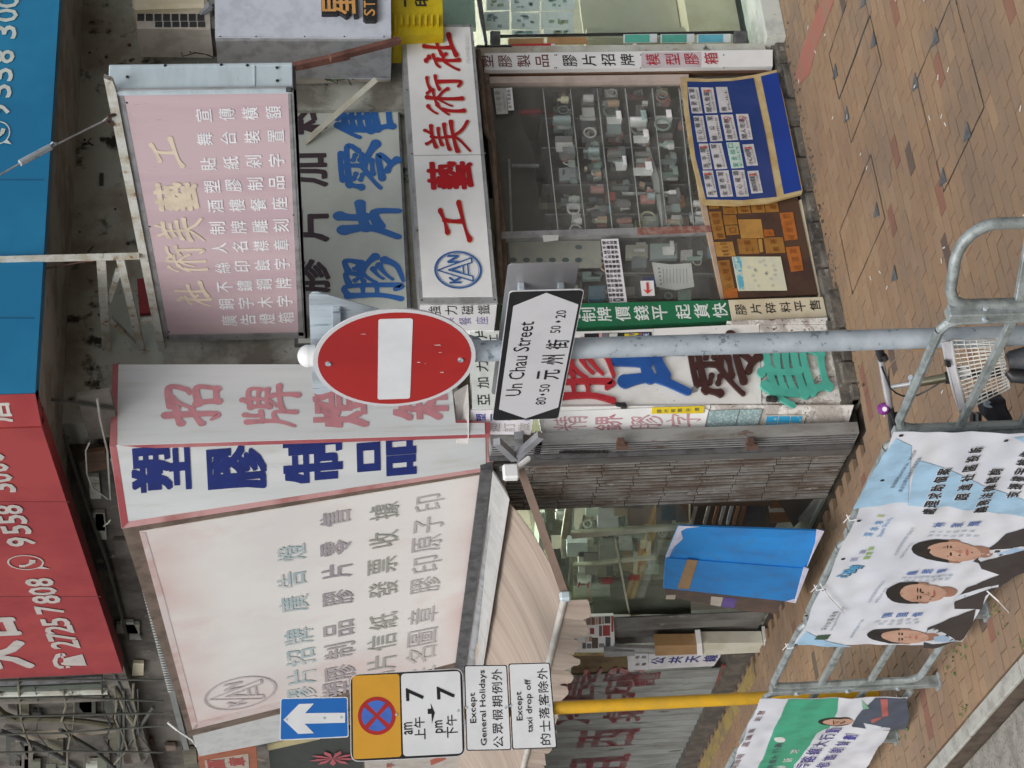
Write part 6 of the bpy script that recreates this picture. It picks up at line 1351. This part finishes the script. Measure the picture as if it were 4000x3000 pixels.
# ================= yellow pole with signs =================
YP=HZ(3425,2703,0); YP.z=0
t=thing('sign_pole','yellow painted steel pole behind the far end of the railing','pole',YP)
b=MB(); b.tube([YP+Vector((0,0,-.1)),YP+Vector((0,0,3.74))],.041,20); b.build('shaft',M['yellow'],t,smooth=True)
dirc=(CAM-YP); dirc.z=0; dirc.normalize(); an=math.degrees(math.atan2(dirc.y,dirc.x))+4
n0=Vector((math.cos(R_(an)),math.sin(R_(an)),0))
SPp=(n0,n0.dot(YP+n0*.062))
def plate(name,label,Q,mback,inner=None,r=.12):
    t=thing(name,label,'traffic sign',H(Q[3][0],(Q[2][1]+Q[3][1])/2,SPp))
    b=MB(); b.prism(rrect(SPp,Q,r),away(SPp)*.004); b.build('plate',mback,t)
    b=MB(); m_=[(Q[0][0]+Q[3][0])/2,(Q[0][1]+Q[1][1])/2]
    return t
def inset(Q,k):
    cx=sum(q[0] for q in Q)/4; cy=sum(q[1] for q in Q)/4
    return [(q[0]+(k if q[0]<cx else -k),q[1]+(k if q[1]<cy else -k)) for q in Q]
S1=shift(SPp,-.0015); S2=shift(SPp,-.003); S3=shift(SPp,-.0045)
Q=[(1095,2727),(1358,2722),(1362,2880),(1092,2893)]
t=plate('one_way_sign','blue rectangular one way sign with white upward arrow','a',M['refl_white']) if False else plate('one_way_sign','blue rectangular one way sign with a white upward arrow',Q,M['refl_white'],r=.06)
b=MB(); b.prism(rrect(S1,inset(Q,4),.05),away(SPp)*.001); b.build('blue_panel',M['traffic_blue'],t)
b=MB(); b.slab(S2,[(1107,2812),(1168,2750),(1226,2748),(1192,2786),(1348,2784),(1348,2823),(1190,2827),(1226,2864),(1165,2867)],.001); b.build('arrow',M['refl_white'],t)
b=MB()
for X,Y in ((1268,2805),(1333,2802),(1120,2810)): b.disc(H(X,Y,S3),n0,.009,.004,10)
b.build('rivet',M['galv'],t)
Q=[(1366,2634),(1808,2610),(1818,2955),(1370,2977)]
t=plate('no_stopping_sign','amber and white no stopping time plate below the blue arrow sign',Q,M['refl_grey'],r=.1)
b=MB(); b.prism(rrect(S1,inset(Q,3),.1),away(SPp)*.001); b.build('black_panel',M['ink_black'],t)
b=MB(); b.prism(rrect(S2,[(1376,2640),(1560,2632),(1568,2956),(1380,2966)],.07),away(SPp)*.001); b.build('amber_panel',M['amber_plate'],t)
b=MB(); b.prism(rrect(S2,[(1566,2632),(1797,2621),(1807,2943),(1575,2955)],.07),away(SPp)*.001); b.build('white_panel',M['refl_white'],t)
cc=H(1472,2796,S3); R1=74/pxm(cc,Vector((0,0,1))); us=Vector((0,0,1)).cross(n0).normalized()
if us.dot(_R)<0: us=-us
b=MB(); b.disc(cc,n0,R1,.001,40); b.build('red_ring',M['sign_red2'],t)
b=MB(); 
for k in range(4):
    a0=k*90+9+0; a1=a0+72; pts=[]
    rI=R1*.80
    cpt=(math.cos(R_(a0+36))*R1*.13,math.sin(R_(a0+36))*R1*.13)
    pts=[cpt]+[(math.cos(R_(a0+72*j/8))*rI,math.sin(R_(a0+72*j/8))*rI) for j in range(9)]
    pts=[(x_,y_) for x_,y_ in pts]
    # rotated so that the bars make an X
    b.prism([cc+n0*.001+us*(x_)+Vector((0,0,y_)) for x_,y_ in [(p[0]*math.cos(0)-p[1]*math.sin(0),p[0]*math.sin(0)+p[1]*math.cos(0)) for p in [(q_[0]*math.cos(R_(45))-q_[1]*math.sin(R_(45)),q_[0]*math.sin(R_(45))+q_[1]*math.cos(R_(45))) for q_ in pts]]],-n0*.0008)
b.build('blue_quarter',ink((.05,.14,.50)),t)
b=MB(); line(b,S2,'am',((1595,2870),(1593,2822),34),.02); txt(b,S2,'上午',(1640,2868),(1637,2822),42,42,.01); line(b,S2,'pm',((1722,2863),(1719,2814),42),.02); txt(b,S2,'下午',(1767,2860),(1763,2814),42,42,.01)
txt(b,S2,'7',(1620,2712),(1620,2712),68,50,.035); txt(b,S2,'7',(1741,2706),(1741,2706),68,50,.035)
b.slab(shift(SPp,-.005),[(1672,2770),(1671,2790),(1682,2790),(1683,2828),(1700,2785),(1681,2744),(1683,2770)],.0008) if False else b.slab(shift(SPp,-.005),[(1670,2770),(1671,2789),(1685,2789),(1687,2826),(1698,2785),(1682,2747),(1684,2768)],.0008)
b.build('lettering',M['ink_black'],t)
b=MB()
for X,Y in ((1548,2792),(1788,2777)): b.disc(H(X,Y,shift(SPp,-.008)),n0,.008,.006,10)
b.build('rivet',M['galv'],t)
for Q,lab,L1,L2,L3 in (([(1813,2599),(1981,2597),(1998,2930),(1822,2933)],'white plate reading except general holidays below the time plate',('Except',((1852,2825),(1846,2706),30)),('General Holidays',((1893,2914),(1884,2616),30)),('公眾假期例外',(1946,2898),(1940,2636))),
 ([(1986,2592),(2148,2588),(2176,2922),(2001,2928)],'white plate reading except taxi drop off, lowest on the yellow pole',('Except',((2033,2815),(2027,2702),30)),('taxi drop off',((2073,2863),(2063,2652),30)),('的士落客除外',(2130,2888),(2118,2632)))):
    t=plate('exception_plate',lab,Q,M['ink_black'],r=.06)
    b=MB(); b.prism(rrect(S1,inset(Q,4),.05),away(SPp)*.001); b.build('white_panel',M['refl_white'],t)
    b=MB(); line(b,S1,L1[0],L1[1],.012); line(b,S1,L2[0],L2[1],.012); txt(b,S1,L3[0],L3[1],L3[2],40,44,.006); b.build('lettering',M['ink_black'],t)
    b=MB(); cx=(Q[0][1]+Q[2][1])/2; 
    for X in (Q[0][0]+8,Q[1][0]-6): b.disc(H(X,cx,shift(SPp,-.006)),n0,.008,.006,10)
    b.build('rivet',M['galv'],t)
# ================= banners =================
def wr(y,z,s=0): 
    return .016*noise.noise(Vector((y*2.1+s,z*3.3,s)))+.008*noise.noise(Vector((y*6+z*5+s,z*9-y*3,s+4)))+.010*math.sin(y*5+z*7+s)*.5+.006*noise.noise(Vector((y*14+z*10+s,z*8,s+9)))
def banner(name,label,cs,x0,seed,mt):
    t=thing(name,label,'banner',(x0,(cs[0][1]+cs[1][1])/2,.1))
    # cs: top-near,top-far,bottom-far,bottom-near as (x,y,z)
    c_=[Vector(q) for q in cs]; N1,N2=70,36; vs=[];fs=[]
    for i in range(N1+1):
        for j in range(N2+1):
            s_,q=i/N1,j/N2; p=(c_[0].lerp(c_[1],s_)).lerp(c_[3].lerp(c_[2],s_),q)
            p.z-=.012*math.sin(s_*math.pi*4)**2*(1-q)
            vs.append(surf(p,x0,seed))
    for i in range(N1):
        for j in range(N2):
            k=i*(N2+1)+j; fs.append((k,k+1,k+N2+2,k+N2+1))
    b=MB(); b.add(vs,fs); b.add([v+Vector((.0012,0,0)) for v in vs],[f[::-1] for f in fs]); b.build('sheet',mt,t,smooth=True); return t
def surf(p,x0,seed,off=0): return Vector((x0+wr(p.y,p.z,seed)-off,p.y,p.z))
XB1=3.462
def mkfn(x0,seed,off): return lambda p: surf(p,x0+(0),seed,off+ (x0-p.x if abs(p.x-x0)<.02 else 0)*.3)
q=[HX(X,Y,XB1) for X,Y in ((3492,1690),(3102,2528),(3758,2512),(4225,1702))]
t=banner('banner','crumpled white and blue council banner with three printed portraits on the railing',q,XB1,1.3,M['banner']); BN1=t
BP=PX(XB1)
def patch(polys,mt,off,parent,nm='print',x0=XB1,seed=1.3):
    b=MB(); pl=PX(x0)
    for poly in polys:
        P_=[H(X,Y,pl) for X,Y in poly]
        bm=bmesh.new(); f=bm.faces.new([bm.verts.new(p) for p in P_])
        bmesh.ops.triangulate(bm,faces=bm.faces[:])
        ymin=min(p.y for p in P_); ymax=max(p.y for p in P_); zmin=min(p.z for p in P_); zmax=max(p.z for p in P_)
        st=.035 if (ymax-ymin)>.12 else .02
        k=math.ceil(ymin/st)
        while k*st<ymax: bmesh.ops.bisect_plane(bm,geom=bm.verts[:]+bm.edges[:]+bm.faces[:],plane_co=(0,k*st,0),plane_no=(0,1,0)); k+=1
        k=math.ceil(zmin/st)
        while k*st<zmax: bmesh.ops.bisect_plane(bm,geom=bm.verts[:]+bm.edges[:]+bm.faces[:],plane_co=(0,0,k*st),plane_no=(0,0,1)); k+=1
        bm.verts.index_update(); b.add([surf(v.co,x0,seed,off) for v in bm.verts],[tuple(v.index for v in f.verts) for f in bm.faces]); bm.free()
    return b.build(nm,mt,parent,smooth=True)
def btxt(s,a_,c_,h_,w_,mt,parent,bold=.01,x0=XB1,seed=1.3,ln=False,off=.005,shear=0):
    b=MB(); fn=lambda p: surf(p,x0,seed,off)
    if ln: line(b,PX(x0),s,(a_,c_,h_),bold,fn=fn)
    else: txt(b,PX(x0),s,a_,c_,h_,w_,bold,fn=fn,shear=shear)
    return b.build('lettering',mt,parent)
lb=ink((.36,.56,.74),.5); 
patch([[(3500,1712),(3560,1740),(3545,1960),(3430,1975),(3330,1985),(3445,1780)]],lb,.0030,t)
patch([[(3585,1795),(3700,1830),(3850,1900),(3990,1950),(4060,1980),(4060,2030),(3900,1985),(3700,1970),(3545,1970),(3560,1880)]],lb,.0030,t)
patch([[(3960,1712),(4060,1712),(4060,1775)]],lb,.0030,t)
patch([[(3108,2524),(3150,2470),(3230,2505),(3330,2530),(3250,2532)]],lb,.0030,t)
dk=ink((.03,.03,.035)); bl_=ink((.07,.16,.42)); gb=ink((.34,.40,.50))
for s1,a_,c_ in (('處理求助個案',(3625,1985),(3686,1838)),('跟進社區投訴',(3757,1930),(3812,1762)),('義務法律諮詢',(3830,1988),(3888,1847)),('支援樓宇維修',(3957,1932),(4010,1780))):
    btxt(s1,a_,c_,53,28,dk,t,.05); btxt(s1,a_,c_,57,31,ink((.72,.72,.74)),t,.075,off=.0038)
for s1,a_,c_ in (('林家輝',(3667,2044),(3805,2042)),('龐朗輝',(3560,2233),(3680,2230)),('陳國偉',(3465,2398),(3583,2398))): btxt(s1,a_,c_,50 if a_[0]>3600 else 44,24 if a_[0]>3600 else 18,bl_,t,.02)
for s1,a_,c_ in (('深水埗區議員',(3640,2074),(3796,2072)),('深水埗民政顧問',(3632,2092),(3812,2090)),('深水埗區議員副主席',(3530,2254),(3712,2250)),('深水埗民政顧問',(3540,2266),(3700,2262)),('深水埗區議員',(3425,2420),(3575,2416)),('民政副主席',(3440,2430),(3580,2428))): btxt(s1,a_,c_,20,11,gb,t,.0)
btxt('核准編號:KW024-26、24/2024',(3484,1905),(3572,1755),18,0,ink((.12,.15,.2)),t,.0,ln=True); btxt('展示日期:區議會的職務任期',(3514,1917),(3592,1782),18,0,ink((.12,.15,.2)),t,.0,ln=True)
btxt('深水埗',(3392,2092),(3434,2048),36,16,ink((.12,.33,.60)),t,.03); btxt('Sham Shui Po',(3432,2098),(3480,2022),18,0,ink((.12,.33,.60)),t,.0,ln=True); btxt('民',(3440,2015),(3440,2015),26,15,ink((.40,.48,.10)),t,.03)
btxt('民政',(3335,2180),(3368,2150),28,15,ink((.25,.28,.45)),t,.02); btxt('關愛隊',(3385,2175),(3402,2140),26,13,ink((.30,.48,.12)),t,.03)
btxt('心服務',(3293,2245),(3342,2215),52,20,ink((.12,.40,.66)),t,.04); btxt('心服務',(3296,2246),(3345,2216),56,22,ink((.03,.06,.15)),t,.055,off=.004)
btxt('深水埗區議會',(3218,2460),(3262,2392),24,11,ink((.08,.11,.08)),t,.0); btxt('Sham Shui Po District Council',(3245,2465),(3292,2372),10,0,ink((.25,.25,.25)),t,.0,ln=True)
patch([[(3180,2498),(3192,2482),(3245,2480),(3232,2498)]],ink((.05,.10,.06)),.004,t)
btxt('石硤尾偉智街樓14號地下',(3495,2165),(3566,2055),16,0,gb,t,.0,ln=True); btxt('電話2307 8015',(3518,2178),(3562,2120),14,0,gb,t,.0,ln=True); btxt('元州街富昌商場地下',(3392,2345),(3452,2258),14,0,gb,t,.0,ln=True); btxt('電話2310 1810',(3418,2348),(3458,2290),13,0,gb,t,.0,ln=True); btxt('南昌街地下室',(3322,2490),(3368,2412),12,0,gb,t,.0,ln=True)
skin=mat('print_skin',(.50,.31,.23),.5,col2=(.43,.25,.18),scale=14); skin2=ink((.33,.17,.12)); hair=ink((.02,.018,.018)); suit=ink((.045,.04,.042)); shirt=ink((.60,.64,.70)); tie=ink((.35,.5,.68)); lip=ink((.38,.12,.10))
def portrait(cx,cy,h_,w_,suits,tilt=0):
    """printed portrait; cx,cy photo centre of the face, h_ its height (X) and w_ its width (Y)"""
    E=lambda X,Y,a_,b_,n=18:[(X+math.cos(i*2*math.pi/n)*a_,Y+math.sin(i*2*math.pi/n)*b_+math.cos(i*2*math.pi/n)*a_*tilt) for i in range(n)]
    patch([suits[0]],suit,.0034,t); patch([suits[1]],shirt,.0040,t)
    if len(suits)>2: patch([suits[2]],tie,.0045,t)
    patch([E(cx+h_*.42,cy,h_*.22,w_*.26)],skin2,.0042,t)
    patch([E(cx-h_*.12,cy-w_*.0,h_*.46,w_*.53)],hair,.0046,t)
    patch([E(cx+h_*.06,cy,h_*.40,w_*.44)],skin,.0052,t)
    patch([E(cx+h_*.06,cy-w_*.47,h_*.09,w_*.06),E(cx+h_*.06,cy+w_*.47,h_*.09,w_*.06)],skin2,.0050,t)
    patch([E(cx+h_*.01,cy-w_*.17,h_*.018,w_*.085,10),E(cx+h_*.01,cy+w_*.17,h_*.018,w_*.085,10),E(cx-h_*.04,cy-w_*.18,h_*.012,w_*.12,10),E(cx-h_*.04,cy+w_*.18,h_*.012,w_*.12,10)],hair,.0058,t)
    patch([E(cx+h_*.145,cy+w_*.01,h_*.022,w_*.10,10),E(cx+h_*.09,cy+w_*.03,h_*.06,w_*.035,10)],skin2,.0058,t)
    patch([E(cx+h_*.245,cy,h_*.022,w_*.15,12)],lip,.0058,t)
portrait(3712,2152,262,84,([(3862,2137),(3930,2082),(4060,2040),(4060,2205),(3960,2255),(3875,2235),(3835,2225),(3822,2198),(3800,2190)],[(3840,2150),(3990,2128),(4020,2135),(3880,2175),(3830,2190),(3820,2180)],[(3890,2160),(3960,2130),(4010,2140),(3900,2165)]),.05)
portrait(3592,2312,232,80,([(3775,2300),(3850,2265),(3955,2220),(3955,2255),(3850,2330),(3835,2385),(3730,2385),(3727,2355)],[(3725,2335),(3900,2282),(3900,2292),(3720,2352)]),.05)
portrait(3520,2480,232,58,([(3622,2448),(3730,2410),(3812,2385),(3800,2440),(3755,2505),(3640,2525),(3605,2525),(3606,2505)],[(3622,2455),(3650,2450),(3745,2505),(3640,2508),(3608,2500)],[(3645,2480),(3690,2480),(3735,2508),(3650,2498)]),.0)
b=MB()
for X,Y in ((3520,1702),(3447,1877),(3355,2035),(3292,2178),(3218,2308),(3150,2408),(3110,2524),(3930,1722)): b.disc(surf(HX(X,Y,XB1),XB1,1.3,.004),(-1,0,0),.010,.001,12)
b.build('eyelet',M['ink_black'],t)
b=MB()
for X,Y in ((3345,2030),(3100,2530),(3215,2302)):
    p=HX(X,Y,XB1-.01); b.tube([p,p+Vector((.0,.01,.03)),p+Vector((.02,-.012,.045)),p+Vector((.03,.015,.02)),p+Vector((0,.03,.055))],.0025,6)
p=HX(3855,2308,XB1-.01); b.tube([p,HX(3900,2348,XB1-.06),HX(3953,2405,XB1-.05)],.004,6)
p=HX(3205,2282,XB1-.01); b.tube([p,HX(3235,2330,XB1-.02),HX(3298,2398,XB1-.02)],.004,6)
b.build('tie_string',M['white_plain'],t)
# green banner
XB3=3.45
q=[HX(X,Y,XB3) for X,Y in ((2970,2728),(2800,3110),(3320,3110),(3548,2730))]
t=banner('banner','green and white banner with navy lettering and a printed portrait at the far left railing',q,XB3,7.1,M['banner']); 
kw=dict(x0=XB3,seed=7.1)
patch([[(3078,2730),(3275,2730),(3268,2770),(3240,2840),(3190,2860),(3150,2930),(3100,2990),(3085,3060),(2930,3060),(2990,2930)]],ink((.06,.36,.22)),.003,t,**kw)
patch([[(3420,2732),(3540,2732),(3552,2800),(3535,2850),(3480,2850),(3330,2835),(3325,2830),(3370,2770)]],ink((.07,.09,.13)),.0034,t,**kw)
patch([[(3372,2822),(3475,2838),(3478,2846),(3385,2845)]],shirt,.0040,t,**kw)
patch([[(3365,2735),(3395,2765),(3370,2770)]],ink((.25,.5,.35)),.0036,t,**kw)
E_=lambda X,Y,a_,b_,n=16:[(X+math.cos(i*2*math.pi/n)*a_,Y+math.sin(i*2*math.pi/n)*b_) for i in range(n)]
patch([E_(3262,2814,68,17)],hair,.0044,t,**kw); patch([E_(3272,2814,60,12)],skin,.0050,t,**kw); patch([E_(3255,2814,2.5,8),E_(3298,2814,3,4)],hair,.0055,t,**kw)
patch([[(3440,2736),(3468,2736),(3470,2795),(3445,2800)],[(3400,2808),(3440,2800),(3445,2806),(3405,2822)]],ink((.42,.12,.11)),.0042,t,**kw)
btxt('NABITAT',(3455,2795),(3455,2742),14,0,ink((.6,.6,.6)),t,.02,ln=True,**kw) if False else None
nv_=ink((.06,.05,.26))
for s1,a_,c_,h_,w_ in (('樓宇路線大行動',(3110,3015),(3255,2852),58,26),('維修諮詢計劃',(3190,3010),(3320,2875),52,24)):
    btxt(s1,a_,c_,h_,w_,nv_,t,.03,**kw); btxt(s1,a_,c_,h_+6,w_+4,ink((.7,.7,.72)),t,.07,off=.004,**kw)
btxt('聯訴求',(3050,3000),(3105,2935),40,22,ink((.62,.66,.62)),t,.02,**kw); btxt('明價大行動',(3010,2995),(3040,2905),30,20,ink((.1,.1,.14)),t,.01,**kw)
btxt('何啟明 區議員 劉慧 ',(2868,2990),(2985,2760),24,20,ink((.2,.1,.11)),t,.01,**kw)
patch([E_(3045,2885,22,10)],ink((.66,.68,.66)),.0042,t,**kw)
# ================= folding cycle with basket =================
def D(X,Y,d): return CAM+ray(X,Y)*d
t=thing('bicycle','folding bicycle with chrome handlebar, purple bell and black grips behind the railing','bicycle',Vector((3.95,7.2,0)))
def B_(X,Y,o=0): return D(X,Y,7.88+.0018*(Y-1381)+o)
def K_(X,Y,o=0): return D(X,Y,7.49+.0022*(Y-1330)+o)
b=MB(); b.tube([B_(3436,1385),B_(3444,1424),B_(3456,1480),B_(3467,1535),B_(3475,1585),B_(3478,1600)],[.012,.013,.017,.019,.015,.012],10); b.build('handlebar',mat('chrome_bar',(.80,.80,.82),.25,.6),t,smooth=True)
b=MB(); b.tube([B_(3477,1592),B_(3486,1650),B_(3494,1705)],[.016,.020,.020],10); b.build('grip',M['black'],t,smooth=True)
b=MB(); b.tube([B_(3430,1350),B_(3440,1385),B_(3442,1405)],[.018,.02,.014],10); b.build('grip',M['black'],t,smooth=True)
b=MB(); c=B_(3455,1596,-.02); b.tube([c+Vector((.01,.02,0)),c,c+Vector((-.012,-.018,.006))],[.029,.029,.018],16); o=b.build('bell',ink((.24,.03,.26),.2),t,smooth=True)
b=MB(); b.disc(c+Vector((-.015,-.022,.008)),(-.5,-.8,.3),.011,.005,12); b.build('bell_centre',M['white_plain'],o)
b=MB(); b.bar(B_(3453,1592),B_(3474,1586),.012,.02); b.build('bell_mount',M['galv'],o)
b=MB(); b.tube([B_(3478,1600,-.03),B_(3490,1632,-.05),B_(3500,1665,-.06)],[.012,.008,.006],6); b.bar(B_(3498,1620,-.03),B_(3496,1640,-.03),.03,.03); b.build('brake_lever',M['black'],t)
b=MB(); b.tube([B_(3452,1388,-.02),B_(3462,1402,-.04),B_(3456,1412,-.04)],[.014,.012,.006],6); b.build('brake_lever',M['black'],t)
b=MB(); b.tube([B_(3472,1513),B_(3560,1499)],.0115,10); b.build('stem',mat('chrome_stem',(.66,.66,.66),.25,.7),t,smooth=True)
b=MB(); b.tube([B_(3556,1500),B_(3600,1493),B_(3696,1475)],[.017,.019,.021],12); b.build('head_tube',mat('brass',(.20,.19,.13),.3,.7),t,smooth=True)
b=MB(); b.tube([B_(3559,1472,-.02),B_(3562,1514,-.02)],.009,8); b.tube([B_(3556,1474,-.03),B_(3566,1480,-.03)],.014,8); b.build('clamp_bolt',M['galv'],t)
b=MB(); b.tube([B_(3692,1476),B_(3712,1474)],.028,12); b.build('lock_ring',M['black'],t)
b=MB(); b.tube([B_(3444,1432,-.03),B_(3478,1517,-.05),B_(3500,1535,-.05),B_(3524,1546,-.05),B_(3556,1549,-.05),B_(3586,1543,-.04),B_(3620,1526,-.03),B_(3654,1506,-.02),B_(3700,1472)],.0042,6); b.build('cable',M['black'],t,smooth=True)
b=MB(); b.tube([B_(3677,1364),B_(3620,1364),B_(3563,1367),B_(3530,1380),B_(3507,1396),B_(3485,1415),B_(3473,1438),B_(3472,1475),B_(3476,1506)],.0036,6); b.build('cable',M['brown_frame'],t,smooth=True)
b=MB(); b.tube([B_(3560,1367),B_(3600,1365),B_(3680,1362)],.006,6); b.build('chain',M['tape_brown'],t)
b=MB(); b.tube([B_(3700,1475,.02),B_(3800,1462,.03),B_(4080,1440,.05)],.02,10); b.build('fork',M['black'],t,smooth=True)
ba,bb,bc,bd=K_(3682,1333,.05),K_(3750,1606,.10),K_(3778,1602),K_(3716,1327)
ea,eb,ec,ed=K_(3893,1321,.05),K_(3926,1528,.10),K_(3944,1514),K_(3914,1333)
bk=thing('wire_basket','white wire basket on the front of the folding bicycle','basket',ea.lerp(ec,.5))
b=MB(); b.tube([ba,K_(3697,1410,.06),K_(3722,1517,.07),bb,bc,K_(3735,1450),bd,ba],.007,8,False); b.build('rim',M['white_plain'],bk,smooth=True)
b=MB(); b.tube([ea,eb,ec,ed,ea],.004,6,False)
def wires(p0,p1,q0,q1,n,m_):
    for i in range(n+1): b.tube([p0.lerp(p1,i/n),q0.lerp(q1,i/n)],.0021,4,False)
    for j in range(1,m_): b.tube([p0.lerp(q0,j/m_),p1.lerp(q1,j/m_)],.0026,4,False)
wires(ba,bb,ea,eb,16,4); wires(bd,bc,ed,ec,16,4); wires(ba,bd,ea,ed,4,4); wires(bb,bc,eb,ec,4,4); wires(ea,eb,ed,ec,12,3)
b.build('wires',ink((.76,.75,.70)),bk)
b=MB(); b.prism([K_(X,Y,.06) for X,Y in ((3705,1430),(3709,1488),(3792,1482),(3788,1426))],(.004,.004,0)); o=b.build('mount_plate',M['white_plain'],bk)
b=MB()
for X,Y in ((3738,1438),(3775,1436),(3741,1474),(3778,1470)): b.prism([K_(X+q[0],Y+q[1],.055) for q in ((0,0),(13,0),(13,4),(0,4))],(.002,.002,0))
b.build('slot',M['black'],o)
b=MB(); b.prism([K_(X,Y,.03) for X,Y in ((3684,1336),(3752,1604),(3775,1600),(3708,1334))],(.006,.006,0)); b.build('rim_band',M['lilac_white'],bk)
b=MB(); b.prism([K_(X,Y,-.01) for X,Y in ((3696,1411),(3700,1435),(3716,1434),(3712,1410))],(.02,.02,0)); b.build('clip',M['black'],bk)
# black cloth, pedal and saddle pieces by the basket
t=thing('black_bag','folded black cloth bag hanging beyond the basket','bag',D(3940,1600,8.2))
b=MB(); b.prism([D(X,Y,8.25) for X,Y in ((3847,1580),(3850,1625),(3860,1652),(3963,1655),(3955,1630),(3935,1595),(3930,1557),(3915,1562),(3880,1560)) ],(.09,.07,0)); b.build('cloth',mat('black_cloth',(.022,.022,.026),.85,col2=(.045,.045,.055),scale=12,bump=.6,bscale=15),t,bevel=.012)
b=MB(); b.prism([D(X,Y,8.22) for X,Y in ((3848,1566),(3850,1590),(3868,1594),(3878,1590),(3862,1580),(3872,1572),(3862,1564))],(.02,.02,0)); b.build('grey_trim',ink((.33,.38,.44)),t)
t=thing('bicycle_pedal','small black slotted pedal just behind the railing post left of the cloth bag','pedal',D(3820,1640,8.2))
for k_ in range(3):
    b=MB(); b.prism([D(X,Y,8.2) for X,Y in ((3800+k_*13,1618),(3800+k_*13,1655),(3809+k_*13,1655),(3809+k_*13,1618))],(.03,.03,0)); b.build('tread',M['black'] if k_!=1 else M['strut_grey'],t)
t=thing('bicycle_saddle','dark grey padded saddle at the lower edge right of the basket','saddle',D(4000,1430,7.5))
b=MB(); prof=[(3926,1400,.018),(3934,1402,.035),(3955,1405,.042),(4000,1400,.05),(4080,1395,.06)]
b.tube([D(X,Y,7.7) for X,Y,r in prof],[r for X,Y,r in prof],14); b.build('cover',mat('saddle_grey',(.07,.075,.085),.45,col2=(.11,.115,.12),scale=10,bump=.3),t,smooth=True)
b=MB(); b.tube([D(3935,1452,7.68),D(3952,1470,7.68),D(4040,1474,7.68)],[.016,.028,.032],10); b.build('pad',M['black'],t,smooth=True)
b=MB(); b.tube([D(3925,1388,7.62),D(3935,1415,7.6),D(3938,1440,7.6),D(3930,1450,7.62)],.006,6); b.tube([D(3924,1340,7.7),D(3922,1375,7.7),D(3930,1395,7.7)],.004,6); b.tube([D(3924,1340,7.7),D(4040,1330,7.7)],.004,6); b.build('wire_loop',M['brown_frame'],t,smooth=True)
# small lettering and prints stay joined
for o in list(COL.objects):
    if o.type=='MESH' and o.name.split('.')[0] in ('lettering','print','rivet','screw','scratch','bolt_','wires','slot_pattern','red_characters','painted_characters','address','tooth','slot','cable','eyelet','tie_string','fold_line','lettering_outline','emblem','icon','flower_print','face_print') and o.get('kind') is None:
        o['kind']='stuff'
